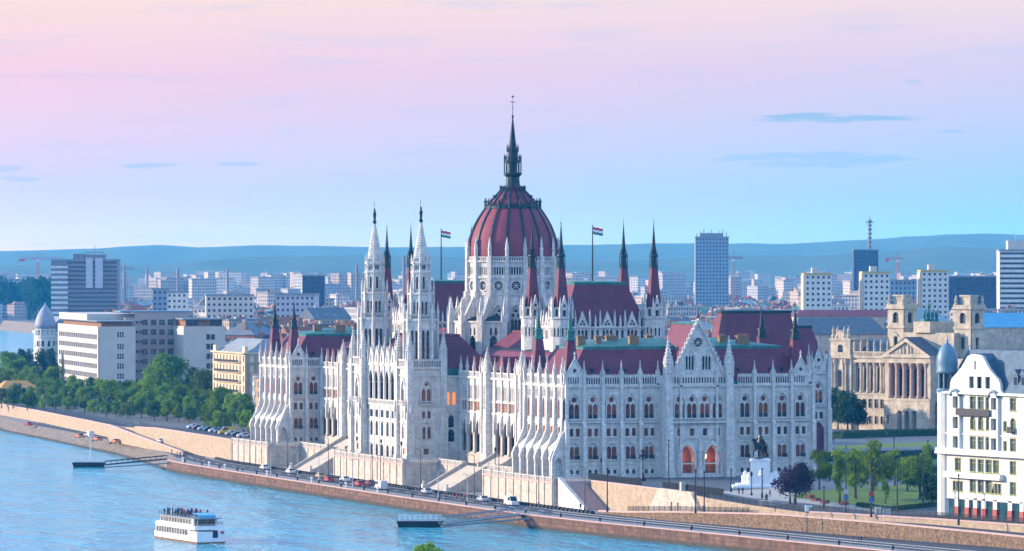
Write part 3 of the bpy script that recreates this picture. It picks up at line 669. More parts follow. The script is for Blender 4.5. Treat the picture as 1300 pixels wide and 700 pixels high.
for i in range(8):
    a = math.pi*i/4; F_ = lambda t, n, z: F3(t, n, z)
    mb.tube(F3(cg,-.2,42.1), F3(cg+1.15*math.cos(a),-.2,42.1+1.15*math.sin(a)), .07, 4)
for s in (-2.2, 2.2): mb.plate(F3, arch(cg+s, 2.9, 35.1, 38.3), [arch(cg+s, 2.4, 35.2, 38.3)], -.1, .2)
for i in range(14): mb.fbox(F3, cg-5.2+i*.8, cg-5.05+i*.8, -.05, .1, 34.2, 35.)
mb.lathe(cg, -3, [(.2,48),(.5,48.3),(.3,48.9),(.12,50.2),(.02,51)], 6, 1)
part('gable', mb, ['stone_light', 'dark_copper'])
# ---- roofs
def hip(mb, x0, x1, y0, y1, z0, ix, iy, z1, band=True, mt=0, mb_=1, rise=.5):
    B = [(x0,y0,z0),(x1,y0,z0),(x1,y1,z0),(x0,y1,z0)]; T = [(x0+ix,y0+iy,z1),(x1-ix,y0+iy,z1),(x1-ix,y1-iy,z1),(x0+ix,y1-iy,z1)]
    mb.add(B+T, [(0,1,5,4),(1,2,6,5),(2,3,7,6),(3,0,4,7),(4,5,6,7),(3,2,1,0)], mt)
    if band:
        a = .35; x0, x1, y0, y1 = x0+ix-a, x1-ix+a, y0+iy-a, y1-iy+a
        mb.box(x0, x1, y0, y1, z1-.55, z1+.15, mb_)
        mb.add([(x0-.1,y0-.1,z1+.15),(x1+.1,y0-.1,z1+.15),(x1+.1,y1+.1,z1+.15),(x0-.1,y1+.1,z1+.15),((x0*3+x1)/4,(y0+y1)/2,z1+rise),((x0+3*x1)/4,(y0+y1)/2,z1+rise)],
               [(0,1,5,4),(1,2,5),(2,3,4,5),(3,0,4),(3,2,1,0)], mb_)
def pavilion_roof(v0, x1=65.5):
    mb = MB(); mb.box(.2, x1, v0+.5, v0+31.5, 31.4, 32.3, 1); hip(mb, .8, x1-.6, v0+1.0, v0+31, 32.3, 6.2, 5.2, 40.9, rise=2.1)
    o = part('pavilion_roof', mb, ['roof', 'copper'])
    if v0 == 0:
        m2 = MB(); m2.add([(cg-5.6,-2.4,35.2),(cg+5.6,-2.4,35.2),(cg,-2.4,46.6),(cg-5.6,15,35.2),(cg+5.6,15,35.2),(cg,15,46.6)], [(0,3,5,2),(1,2,5,4),(3,4,5)], 0)
        m2.tube((cg,-2.3,46.7),(cg,15,46.7), .3, 6, 1); m2.build('gable_roof', ['roof', 'copper'], o)
    for i in range(8 if v0 == 0 else 3):                                      # dormer vents
        x = [7.8, 11.9, 16.2, 20.3, 46.4, 50.6, 54.9, 58][i]; m3 = MB(); y = v0+2.6; z = 34.9
        m3.box(x-.35, x+.35, y-.25, y+1, z, z+.75); m3.add([(x-.5,y-.45,z+.7),(x+.5,y-.45,z+.7),(x+.5,y+1.2,z+1.),(x-.5,y+1.2,z+1.)], [(0,1,2,3)]); m3.build('roof_vent', 'dark_copper', o)
    for (x, y, w) in ((12, 10, 1.5), (17, 14, 3), (21, 9, 2.4), (45.5, 11, 2.2), (50, 9, 3.2), (28.5, 18, 1.6), (8.6, 13, 2.)) if v0 == 0 else ((12, 12, 2.4), (18, 9, 3.), (24, 13, 2)):
        m3 = MB(); m3.box(x-w/2, x+w/2, v0+y-.7, v0+y+.7, 41.2, 43.3); m3.box(x-w/2-.15, x+w/2+.15, v0+y-.85, v0+y+.85, 43.3, 43.6)
        for j in range(int(w/.8)): m3.lathe(x-w/2+.5+j*.8, v0+y, [(.2,43.6),(.2,44.1)], 6)
        m3.build('chimney', 'ochre', o)
pavilion_roof(0); pavilion_roof(239)
def spirelet(x, y, zb=33., zs=42.8, zt=51.2, rb=3.0, rt=1.25, name='spire_turret'):
    mb = MB(); mb.lathe(x, y, [(rb,zb),(rb*.9,zb+.3),(rt,zs)], 4, 0, R(45))
    h = zt-zs; mb.lathe(x, y, [(rt*1.15,zs-.1),(rt*1.15,zs+.3),(rt*.8,zs+.45),(rt*.72,zs+h*.22),(rt*1.0,zs+h*.24),(rt*.95,zs+h*.27),(rt*.55,zs+h*.3)], 8, 1)
    pr = []
    for i in range(7): z = zs+h*(.3+i*.08); r = rt*.52*(1-i/8.); pr += [(r, z), (r+.07, z+h*.055), (r*.93, z+h*.06)]
    mb.lathe(x, y, pr+[(.06,zs+h*.88),(.18,zs+h*.9),(.05,zs+h*.92),(.02,zt+.4)], 8, 1)
    for i in range(4): a = R(90*i+45); mb.tube((x+rt*.95*math.cos(a),y+rt*.95*math.sin(a),zs), (x+rt*.95*math.cos(a),y+rt*.95*math.sin(a),zs+h*.27), .09, 4, 1)
    return part(name, mb, ['roof', 'dark_copper'])
for (x, y) in ((2.3,3.2), (2.6,27.5), (61.8,3.2), (62.4,27), (2.3,242.5), (2.6,263.5)): 
    o = spirelet(x, y)
    if y < 240: o.data.materials[1] = M['copper'] if x < 50 else M['dark_copper']
# ---- west faces of the two end pavilions
def pavilion_west(v0):
    F = FW(0); mb = MB(); cs = [v0+3.9+5.6*i for i in range(5)]; e = [v0+1.1+5.6*i for i in range(6)]
    for c, a, b in zip(cs, e, e[1:]):
        mb.plate(F, rect(a, b, 17, 31.5), [arch(c+s, 1.5, 23.5, 27.2) for s in (-1.15, 1.15)]+[rect(c-1.6, c+1.6, 19.5, 21.5)], -.16, 0)
        mb.plate(F, rect(a, b, 17, 31.5), [], 0, -.14, 1)
        mb.plate(FW(0), [(a,8),(b,8),(b,16.4),(a,16.4)], [arch(c, 3.2, 8.6, 12.4, .8)], 1.6, 2.4)
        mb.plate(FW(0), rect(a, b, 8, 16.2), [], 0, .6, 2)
        mb.add([F(a,2.4,16.4),F(b,2.4,16.4),F(b,0,18.6),F(a,0,18.6)], [(0,1,2,3)])
        for s in (-1.1, 0, 1.1): mb.plate(F, arch(c+s, .8, 28.6, 30.2), [arch(c+s, .5, 28.7, 30.1)], -.02, .2)
    mb.fbox(F, v0, v0+1.1, -.5, -.01, 8, 31.5); mb.fbox(F, v0+29, v0+32, -.5, -.01, 8, 31.5)
    part('pavilion_wall', mb, ['stone', 'red_glass', 'stone_shaded'])
    for t in e:
        b_ = MB(); b_.plate(lambda a, n, z: (-a, t-.5+n, z), [(-.1,8),(3.7,8),(3.7,14.),(3.2,15.2),(1.3,19.6),(.9,20.6),(.8,23),(.55,33),(-.1,33)], [], .12, .88, back=True)
        b_.plate(lambda a, n, z: (-a, t-.6+n, z), [(2.8,13.4),(3.9,13.4),(3.9,14.1),(3.2,15.9),(2.8,15.9)], [], .05, 1.15, back=True)
        part('sloping_buttress', b_, 'stone_light'); put('pinnacle', -.4, t, z=33, s=(1,1,.95))
    b_ = MB(); b_.plate(lambda a, n, z: (-a, v0-n, z), [(0,8),(3.6,8),(3.6,13.9),(3.1,15.2),(1.2,19.6),(.3,20.8),(0,20.8)], [arch(1.9, 2.0, 9.2, 12.4)], -.5, .12, back=True)
    b_.plate(lambda a, n, z: (-a, v0-n, z), arch(1.9, 2.6, 9.2, 12.4), [arch(1.9, 2.02, 9.22, 12.4)], .1, .3); part('arcade_end', b_, 'stone_light')
    c_ = MB(); c_.fbox(F, v0, v0+31, -.1, .45, 31.2, 31.7); c_.fbox(F, v0, v0+31, -.1, .2, 22.2, 22.5); part('string_course', c_, 'stone_light')
    for c in cs: put('bal', 0, c, R(-90))
    for i, c in enumerate(e[:-1]): put('finial', .2, c+2.8, z=32.4, s=(.7,.7,.75))
pavilion_west(0); pavilion_west(239)
# south flank of the north pavilion
F = FS(239); mb = MB(); eN = front(F, [2.6, 7.3], 0, 9.2, mb, 'ABCD'); part('north_pavilion_wall', mb, 'stone')
mb = MB(); courses(F, 0, 9.1, mb); part('string_course', mb, 'stone_light')
for q in (.2, 4.95): mb = MB(); fins(F, [q], mb); part('buttress', mb, 'stone_light')
for c in (2.6, 7.3):
    for k in 'ABCD': put(k, c, 239)
small_gable(F, 2.6, 0, 0, 0); put('bal', 7.3, 239)
# ---- arcaded wings
def wing(mir):
    m_ = (lambda v: 271-v) if mir else (lambda v: v)
    F = FW(9.); mb = MB()
    for c0 in (104.5, 99, 93.5, 76.5, 71, 65.5, 49, 43.5, 38):
        c = m_(c0); a, b = c-2.75, c+2.75
        mb.plate(F, rect(a, b, 8.6, 22.6), [arch(c, 4.4, 11.9, 16.7, .95)], -.4, 0)
        mb.plate(F, rect(a, b, 22.6, 25.6), [rect(c+s-.7, c+s+.7, 22.9, 25.2) for s in (-1.65, 0, 1.65)], -.16, 0)
        mb.plate(F, rect(a, b, 25.6, 31.6), [arch(c+s, 1.3, 26., 28.6) for s in (-1.6, 0, 1.6)], -.2, 0)
        mb.plate(F, rect(a, b, 22.5, 25.5), [], 0, -.14, 1); mb.plate(F, rect(a, b, 25.7, 31.4), [], 0, -.18, 2)
        mb.plate(F, arch(c, 4.9, 16.7, 16.7, .95), [arch(c, 4.42, 16.72, 16.7, .95)], -.05, .2)
        for s in (-2.3, 2.3): mb.lathe(*F(c+s,.1,0)[:2], [(.55,11.6),(.55,12.2),(.36,12.5),(.36,16.4),(.55,16.9),(.5,17.2)], 8, 3)
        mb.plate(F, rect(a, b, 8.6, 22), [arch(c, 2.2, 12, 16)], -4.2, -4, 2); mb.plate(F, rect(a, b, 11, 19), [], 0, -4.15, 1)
    for c0, w in ((85, 11), (57.25, 11), (109, 3.5), (33.6, 3.3)):
        c = m_(c0); mb.fbox(F, c-w/2, c+w/2, -1, 0, 8.6, 31.6)
    v0, v1 = sorted((m_(32), m_(110))); mb.fbox(F, v0, v1, -4.3, 0.5, 8.5, 11.6, 4); mb.fbox(F, v0, v1, -4.3, -.2, 21.9, 22.2)
    part('wing_wall', mb, ['stone', 'red_glass', 'stone_shaded', 'sand_stone', 'terrace'])
    mb = MB(); mb.fbox(F, v0, v1, -.1, .5, 31.3, 31.8); mb.fbox(F, v0, v1, -.1, .25, 25.3, 25.6); mb.fbox(F, v0, v1, -.1, .3, 22.2, 22.6)
    for i in range(int((v1-v0)/.7)): mb.fbox(F, v0+.2+i*.7, v0+.5+i*.7, -.1, .2, 31.8, 32.9)
    mb.fbox(F, v0, v1, -.15, .25, 32.9, 33.2); part('parapet', mb, 'stone_light')
    for c0 in (107.2, 101.75, 96.25, 90.8, 79.2, 73.75, 68.25, 62.8, 51.7, 46.25, 40.8, 35.4):
        c = m_(c0); b_ = MB(); b_.fbox(F, c-.3, c+.3, -.1, .45, 11.6, 22); b_.fbox(F, c-.24, c+.24, -.1, .4, 22, 33); b_.fbox(F, c-.36, c+.36, .3, .8, 17, 20.)
        b_.add([F(c-.36,.3,20),F(c+.36,.3,20),F(c+.36,.8,20),F(c-.36,.8,20),F(c,.5,21.8)], [(0,1,4),(1,2,4),(2,3,4),(3,0,4)])
        part('wing_buttress', b_, 'stone_light'); put('pinnacle', 8.7, c, z=32.6, s=(.75,.75,.75))
    for c0 in (85, 57.25):
        c = m_(c0); b_ = MB(); b_.fbox(F, c-2.2, c+2.2, -.1, 1.6, 8.6, 12); b_.fbox(F, c-2., c+2., -.1, 1.3, 12, 22)
        b_.plate(F, rect(c-1.8, c+1.8, 22, 34), [arch(c, 1.6, 23.5, 28.5)], .3, 1.2); b_.plate(F, rect(c-1.7, c+1.7, 22, 33.9), [], 0, .32)
        for s in (-1.75, 1.75): b_.fbox(F, c+s-.35, c+s+.35, -.1, 1.6, 12, 33)
        for s in (-1.75, 1.75): x, y, _ = F(c+s, 1.1, 0); b_.lathe(x, y, [(.4,33),(.4,34.5),(.5,34.6),(.02,37)], 4, 0, R(45))
        x, y, _ = F(c, .4, 0); pr = [(1.5,33.5),(1.5,34.8)]
        for i in range(6): pr += [(1.3*(1-i/6.3), 34.8+i*.72), (1.3*(1-i/6.3)+.16, 34.8+i*.72+.45)]
        b_.lathe(x, y, pr+[(.06,39),(.2,39.3),(.02,40)], 8); b_.lathe(x, y, [(.45,24),(.5,25.2),(.3,26.2),(.35,26.8),(.05,27.3)], 8)
        part('niche_pier', b_, 'stone_light')
    rf = MB(); u0, u1 = 9.4, 57; rf.box(9.2, u1, v0, v1, 31.3, 32.2, 1)
    rf.add([(u0+.8,v0,32.2),(u0+.8,v1,32.2),(16.5,v1,38.6),(16.5,v0,38.6),(19,v0,39.),(19,v1,39.),(26,v0,32.2),(26,v1,32.2)], [(0,1,2,3),(3,2,5,4),(4,5,7,6)], 0)
    rf.add([(16.3,v0,38.5),(16.3,v1,38.5),(19.2,v1,39.2),(19.2,v0,39.2)], [(0,1,2,3)], 1)
    o = part('wing_roof', rf, ['roof', 'dark_copper'])
    for c0 in (104.5, 99, 93.5, 76.5, 71, 65.5, 49, 43.5, 38):
        c = m_(c0); g_ = MB(); g_.add([(9.9,c-1.5,32.8),(9.9,c+1.5,32.8),(9.9,c,37.4),(15,c,37.3),(10.9,c-1.5,32.8),(10.9,c+1.5,32.8)], [(0,1,2),(0,2,3,4),(1,5,3,2)])
        g_.build('roof_gablet', 'roof', o)
wing(False); wing(True)
# ---- centre block between the river towers
TWR = (114.8, 156.2)
F = FS(110); mb = MB(); mb.plate(F, rect(4.8, 9.1, 8.6, 31.6), [arch(6.9+s, 1.1, 24, 26.8, .6) for s in (-.8, .8)]+[arch(6.9, 1.6, 18, 20.), arch(6.9, 1.8, 14.2, 16.4, .6)], -.5, 0)
mb.plate(F, rect(4.9, 9.0, 22, 31), [], 0, -.45, 1); mb.plate(F, rect(4.9, 9.0, 9, 22), [], 0, -.45, 2); mb.fbox(F, 4.8, 9.3, -.1, .4, 31.3, 31.8)
for i in range(8): mb.fbox(F, 4.9+i*.55, 5.2+i*.55, -.1, .2, 30.4, 31.3)
part('centre_flank', mb, ['stone', 'warm_glass', 'glass'])
F = FW(-3.6); mb = MB(); LG = [123.4+4.84*i for i in range(6)]
for c in LG:
    a, b = c-2.42, c+2.42
    mb.plate(F, rect(a, b, 22.6, 34.2), [arch(c, 3.7, 24.6, 29.4)], -.35, 0)
    mb.plate(F, rect(a, b, 8.2, 22.6), [rect(c-1.35, c+1.35, 19.9, 21.9), arch(c, 2.3, 14.9, 17.7, .5), arch(c, 2.4, 9.2, 11.4, .5)], -.16, 0, 4)
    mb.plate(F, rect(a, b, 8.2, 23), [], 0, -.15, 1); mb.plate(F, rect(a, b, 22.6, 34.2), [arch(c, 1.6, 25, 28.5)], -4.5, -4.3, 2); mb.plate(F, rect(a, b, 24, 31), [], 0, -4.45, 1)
    for s in (-.55, .55): mb.lathe(*F(c+s*3.5,-.1,0)[:2], [(.4,24.4),(.28,25),(.28,29.2),(.45,29.7)], 8)
    mb.plate(F, arch(c, 4.2, 29.4, 29.4), [arch(c, 3.72, 29.42, 29.4)], -.05, .25)
    mb.plate(F, [(c-2.1,34.2),(c+2.1,34.2),(c,39.4)], [arch(c, .9, 34.8, 36.4)], -.3, .15)
    mb.plate(F, [(c-2.1,34.2),(c+2.1,34.2),(c,39.)], [], 0, -.25, 3)
part('loggia_wall', mb, ['stone', 'glass', 'stone_shaded', 'iron', 'stone_light'])
mb = MB(); mb.fbox(F, 120, 151, -4.4, .3, 23.2, 23.6); mb.fbox(F, 120.6, 150.4, .05, .28, 24.6, 24.85)
for i in range(60): mb.fbox(F, 120.7+i*.5, 120.9+i*.5, .08, .24, 23.6, 24.6)
mb.fbox(F, 120, 151, -.1, .35, 33.9, 34.3); mb.fbox(F, 120, 151, -.1, .2, 18.9, 19.2); mb.fbox(F, 120, 151, -.1, .4, 8, 9.2); part('loggia_balustrade', mb, 'stone_light')
for i in range(7):
    c = 121+4.84*i; b_ = MB(); b_.fbox(F, c-.35, c+.35, -.1, .35, 24.4, 36); b_.fbox(F, c-.3, c+.3, -.1, .15, 8.2, 23); part('loggia_buttress', b_, 'stone_light'); put('pinnacle', -3.6, c, z=35.5, s=(1,1,1.05))
mb = MB(); mb.box(-3., 20, 112, 159, 31.5, 33.6, 1); hip(mb, -2.6, 20, 113, 158, 33.6, 8, 6, 42.5, mb_=0); part('centre_roof', mb, ['roof', 'copper'])
def oct_stage(mb, cx, cy, r, z0, z1, wn, depth=.35, n=8, rot=math.pi/8, mi=0, mg=1, band=True):
    ap = r*math.cos(math.pi/n); hw = r*math.sin(math.pi/n)
    for i in range(n):
        a = rot+math.pi/n+2*math.pi*i/n; nx, ny = math.cos(a), math.sin(a)
        F = lambda t, nn_, z: (cx+nx*(ap+nn_)-ny*t, cy+ny*(ap+nn_)+nx*t, z)
        hs = [arch(c, w_, za, zs_) for (c, w_, za, zs_) in wn]
        mb.plate(F, rect(-hw, hw, z0, z1), hs, -depth, 0, mi)
        if hs: mb.plate(F, rect(-hw*.95, hw*.95, z0, z1), [], 0, -depth+.02, mg)
        for (c, w_, za, zs_) in wn: mb.plate(F, arch(c, w_+.5, za, zs_), [arch(c, w_+.02, za+.02, zs_)], -.03, .14, mi)
    if band: mb.lathe(cx, cy, [(r+.3,z1-.15),(r+.38,z1+.1),(r+.38,z1+.35),(r,z1+.4)], n, mi, rot); mb.lathe(cx, cy, [(r+.12,z0-.1),(r+.12,z0+.5),(r,z0+.6)], n, mi, rot)
def gallery(mb, cx, cy, r, z0, h, n=8, rot=math.pi/8, m=0):
    mb.lathe(cx, cy, [(r-.15,z0),(r+.1,z0),(r+.1,z0+.2),(r-.15,z0+.2)], n, m, rot)
    mb.lathe(cx, cy, [(r-.12,z0+h-.25),(r+.08,z0+h-.25),(r+.08,z0+h),(r-.12,z0+h)], n, m, rot)
    k = int(2*math.pi*r/.6)
    for i in range(k):
        a = 2*math.pi*i/k; rr = r*math.cos(math.pi/n)/math.cos((a-rot) % (2*math.pi/n)-math.pi/n); mb.lathe(cx+rr*math.cos(a), cy+rr*math.sin(a), [(.11,z0+.2),(.11,z0+h-.25)], 4, m)
def small_pin(mb, x, y, z, h, r, m=0, n=4):
    mb.lathe(x, y, [(r,z),(r,z+h*.42),(r*1.25,z+h*.44),(r*1.0,z+h*.5),(r*.8,z+h*.6),(r*.9,z+h*.63),(r*.5,z+h*.76),(r*.6,z+h*.79),(r*.12,z+h*.95),(r*.02,z+h)], n, m, R(45))
for tv in TWR:
    a = 4.8; mb = MB()
    for F, c in ((FS(tv-a), 0.), (FW(-a), tv)):
        mb.plate(F, rect(c-a, c+a, 8.2, 34), [arch(c, 2.9, 24.4, 28.)]+[rect(c+s-.42, c+s+.42, 20.4, 22.3) for s in (-.75, .75)]+[arch(c+s, .9, 15, 17.6, .8) for s in (-.7, .7)]+[rect(c-.7, c+.7, 10.8, 12.4)], -.6 if c == 0 else -.2, 0)
        mb.plate(F, rect(c-a+.7, c+a-.7, 9, 34), [], 0, -.55 if c == 0 else -.18, 1)
        mb.plate(F, arch(c, 3.8, 24.4, 28.), [arch(c, 2.92, 24.42, 28.)], -.05, .35)
        mb.plate(F, arch(c, 2.9, 24.4, 28.), [arch(c-.72, 1.1, 24.5, 27.4), arch(c+.72, 1.1, 24.5, 27.4), circ(c, 29.4, .45, 8)], -.5 if c == 0 else -.15, -.3 if c == 0 else -.05)
        mb.plate(F, arch(c, 2.7, 14.9, 17.2), [arch(c, 2.3, 14.92, 17.2)], -.05, .2)
        mb.fbox(F, c-2, c+2, -.05, .9, 23.9, 24.2); mb.fbox(F, c-2, c+2, .75, .9, 24.9, 25.1)
        for i in range(9): mb.fbox(F, c-1.95+i*.47, c-1.8+i*.47, .78, .88, 24.2, 24.9)
        for z, h, n_ in ((8.2,1.2,.4), (13.2,.3,.2), (19.2,.3,.2), (31.6,.4,.3), (33.6,.5,.6)): mb.fbox(F, c-a-.05, c+a+.05, -.1, n_, z, z+h)
        for i in range(14): mb.fbox(F, c-a+.2+i*.7, c-a+.45+i*.7, -.1, .3, 34.1, 35.7)
        mb.fbox(F, c-a, c+a, -.15, .4, 35.7, 36.1)
    mb.box(a-.5, a, tv-a+.6, tv+a, 8.2, 34); mb.box(-a+.6, a-.5, tv+a-.5, tv+a, 8.2, 34)
    mb.box(-a+.1, a-.1, tv-a+.1, tv+a-.1, 33.5, 34.2)
    T = part('river_tower', mb, ['stone', 'red_glass'])
    for sx in (-1, 1):
        for sy in (-1, 1):
            x, y = sx*(a-.1), tv+sy*(a-.1); b_ = MB(); b_.box(x-1.25, x+1.25, y-1.25, y+1.25, 8, 10.5); b_.box(x-1.05, x+1.05, y-1.05, y+1.05, 10.5, 22); b_.box(x-.85, x+.85, y-.85, y+.85, 22, 36.2)
            for q in ((x, y-1.06), (x-1.06, y)): small_pin(b_, q[0], q[1], 20.2, 5.5, .45)
            b_.lathe(x, y, [(.95,36.2),(.95,38.4),(1.15,38.5),(1.15,38.8)]+[q for i in range(6) for q in ((.9*(1-i/6.4),38.9+i*.75),(.9*(1-i/6.4)+.13,38.9+i*.75+.45))]+[(.05,43.6),(.18,43.9),(.02,44.6)], 8)
            for dx, dy in ((.9,0),(-.9,0),(0,.9),(0,-.9)): small_pin(b_, x+dx, y+dy, 35.5, 4.6, .26)
            b_.build('corner_buttress', 'stone_light', T)
    s_ = MB(); cx, cy = 0, tv
    oct_stage(s_, cx, cy, 4.2, 34.2, 46.4, [(-.62, .85, 36.2, 43.2), (.62, .85, 36.2, 43.2)])
    gallery(s_, cx, cy, 4.0, 46.7, 1.2)
    for i in range(8):
        q = math.pi/8+i*math.pi/4; x, y = 4.5*math.cos(q), tv+4.5*math.sin(q); s_.box(x-.3, x+.3, y-.3, y+.3, 34.2, 46.6); small_pin(s_, x, y, 46.4, 5., .42)
    s_.build('lantern_stage', ['stone_light', 'glass'], T)
    s_ = MB(); oct_stage(s_, cx, cy, 3.2, 46.6, 53.4, [(-.5, .6, 48.2, 51), (.5, .6, 48.2, 51)]); gallery(s_, cx, cy, 3.1, 53.7, 1.1)
    for i in range(8):
        q = math.pi/8+i*math.pi/4; x, y = 3.4*math.cos(q), tv+3.4*math.sin(q); s_.box(x-.22, x+.22, y-.22, y+.22, 46.6, 53.6); small_pin(s_, x, y, 53.4, 4.2, .34)
    s_.build('belfry_stage', ['stone_light', 'glass'], T)
    s_ = MB(); oct_stage(s_, cx, cy, 2.45, 53.6, 59.2, [(0, .7, 54.8, 57.6)]); oct_stage(s_, cx, cy, 2.3, 59.5, 61.7, [(-.35, .4, 60, 61), (.35, .4, 60, 61)])
    for i in range(8):
        q = math.pi/8+i*math.pi/4; x, y = 2.5*math.cos(q), tv+2.5*math.sin(q); s_.box(x-.17, x+.17, y-.17, y+.17, 53.6, 61); small_pin(s_, x, y, 61.4, 2.8, .26)
    s_.build('top_stage', ['stone_light', 'glass'], T)
    s_ = MB(); pr = []
    for i in range(15): z = 61.8+i*.72; r = 2.25*(1-i/16.2); pr += [(r, z), (r+.16, z+.46), (r*.96, z+.5)]
    s_.lathe(cx, cy, pr+[(.25,72.7)], 8, 0, math.pi/8); s_.build('spire', 'stone_light', T)
    s_ = MB(); s_.lathe(cx, cy, [(.5,72.6),(.55,73.2),(.3,73.6),(.42,74.6),(.5,75.4),(.22,76),(.3,76.4),(.1,76.8)], 8); s_.tube((cx,cy+.45,73.4),(cx,cy+.45,78.6), .05, 5); s_.box(cx-.04,cx+.04,cy+.1,cy+.8,77.9,78.1); s_.build('spire_statue', 'bronze', T)
# ---- assembly halls: steep roofs with four spired corner turrets
def hall(v0, v1):
    u0, u1 = 20.5, 46.; mb = MB()
    for F, a, b in ((FS(v0), u0, u1), (FW(u0), v0, v1)):
        w3 = (b-a-5)/3; e = [a+2.5+i*w3 for i in range(4)]
        for x0, x1 in zip(e, e[1:]):
            c = (x0+x1)/2
            mb.plate(F, rect(x0, x1, 33, 45.2), [arch(c+s, .75, 42, 43.9, .9) for s in (-2.7, -1, 0, 1, 2.7)], -.5, 0); mb.plate(F, rect(x0, x1, 35, 45), [], 0, -.47, 1)
            mb.plate(F, [(c-1.75,45),(c+1.75,45),(c,49.2)], [circ(c-.4, 45.9, .36, 8), circ(c+.4, 45.9, .36, 8), circ(c, 46.6, .36, 8)], -.5, .1, 2); mb.plate(F, [(c-1.7,45),(c+1.7,45),(c,49)], [], 0, -.4, 1)
            for s, h in ((-2., 5.2), (2., 5.2), (-3.3, 3.8)): x, y, _ = F(c+s, 0, 0); small_pin(mb, x, y, 44.6, h, .36, 2)
        mb.fbox(F, a, b, -.1, .35, 44.9, 45.3, 2); mb.fbox(F, a, b, -.1, .25, 41.2, 41.6, 2)
    H_ = part('assembly_hall', mb, ['stone', 'glass', 'stone_light'])
    r = MB(); hip(r, u0+.8, u1-.8, v0+.8, v1-.8, 44.6, 5.0, 4.6, 56.6); r.build('hall_roof', ['roof', 'copper'], H_)
    for x, y in ((u0,v0), (u1,v0), (u0,v1), (u1,v1)):
        s_ = MB(); oct_stage(s_, x, y, 2.9, 33, 47.4, [(-.5, .5, 42.8, 44.6), (.5, .5, 42.8, 44.6)]); oct_stage(s_, x, y, 2.75, 47.6, 50.2, [(0, .95, 48, 49.2)], band=False)
        for i in range(8):
            q = i*math.pi/4; p = math.pi/8+q; small_pin(s_, x+2.95*math.cos(p), y+2.95*math.sin(p), 47.6, 5.4, .36)
            if i % 2 == 0:
                nx, ny = math.cos(q), math.sin(q); F = lambda t, n, z: (x+nx*(2.6+n)-ny*t, y+ny*(2.6+n)+nx*t, z)
                s_.plate(F, [(-1.1,49.5),(1.1,49.5),(0,53.4)], [circ(0, 50.7, .4, 8)], -.3, .1); s_.plate(F, [(-1.,49.5),(1.,49.5),(0,53)], [], 0, -.2, 1)
        s_.build('turret_drum', ['stone_light', 'glass'], H_)
        s_ = MB(); s_.lathe(x, y, [(2.4,49.),(2.3,49.6),(1.15,60.4)], 4, 0, R(45)); s_.lathe(x, y, [(2.2,49.),(1.1,60.4)], 8, 0, 0)
        s_.build('turret_roof', 'roof', H_)
        s_ = MB(); s_.lathe(x, y, [(1.25,60.3),(1.25,60.7),(.9,60.9),(.8,63.2),(1.15,63.5),(1.1,63.8),(.6,64.2)], 8)
        for i in range(8): q = i*math.pi/4; s_.tube((x+1.1*math.cos(q),y+1.1*math.sin(q),60.6),(x+1.1*math.cos(q),y+1.1*math.sin(q),63.6), .09, 4); s_.tube((x+1.1*math.cos(q),y+1.1*math.sin(q),63.6),(x+.5*math.cos(q),y+.5*math.sin(q),65.6), .1, 4)
        pr = []
        for i in range(10): z = 64.2+i*.72; rr = .62*(1-i/11.); pr += [(rr, z), (rr+.09, z+.45), (rr*.95, z+.5)]
        s_.lathe(x, y, pr+[(.05,71.6),(.2,71.9),(.05,72.1),(.02,73.8)], 8); s_.build('turret_spire', 'dark_copper', H_)
hall(61, 83.5); hall(187.5, 210)
mb = MB(); mb.box(18, 48, 84, 187, 31, 36, 0); hip(mb, 18.2, 47.8, 84.2, 122, 35.9, 9, 3, 43.5, mt=1); hip(mb, 18.2, 47.8, 149, 186.8, 35.9, 9, 3, 43.5, mt=1)
mb.box(10, 57, 32, 60, 30, 32.2, 1); mb.box(10, 57, 212, 238, 30, 32.2, 1); mb.box(48, 66, 32, 112, 30, 32.4, 1); mb.box(48, 66, 160, 239, 30, 32.4, 1)
part('inner_roof', mb, ['slate', 'roof'])
# ---- east wing towards the square
mb = MB(); F = FS(110); mb.box(66, 115.4, 110.7, 161, 8.5, 33); mb.box(66., 66.5, 31, 240, 8.5, 31.5); mb.box(.6, 65.4, 270.3, 270.9, 8.5, 31.5)
mb.plate(F, rect(106, 116, 8.5, 33), HOLE['A'](112.6)+HOLE['B'](112.6)+[arch(112.6, 3.6, 9, 15.5, .9)], -.6, 0); mb.plate(F, rect(106.2, 115.8, 8.6, 18), [], 0, -.55, 1)
mb.fbox(F, 106, 116.2, -.1, .4, 31.4, 32); mb.fbox(F, 106, 116.2, -.1, .2, 22, 22.4)
for t in (109.6, 115.6): mb.fbox(F, t-.6, t+.6, -.1, 1.2, 8.5, 22); mb.fbox(F, t-.5, t+.5, -.1, .8, 22, 34)
part('east_wing', mb, ['stone', 'roof']); put('A', 112.6, 110); put('B', 112.6, 110); put('bal', 112.6, 110); put('pinnacle', 109.6, 109.6, z=33.5); put('pinnacle', 115.6, 109.6, z=33.5)
small_gable(F, 112.6, 0, 0, 0, hw=1.5, zt=38.5)
mb = MB(); hip(mb, 85.5, 108.5, 111, 126, 33, 2.2, 4, 48.6, mb_=1); hip(mb, 66, 85, 111, 160, 32.5, 4, 6, 37.5, mb_=1); part('east_roof', mb, ['roof', 'dark_copper'])
mb = MB(); hip(mb, 103.2, 116, 111, 160, 33, 3.4, 4.5, 44.5); part('east_roof', mb, ['roof', 'dark_copper'])
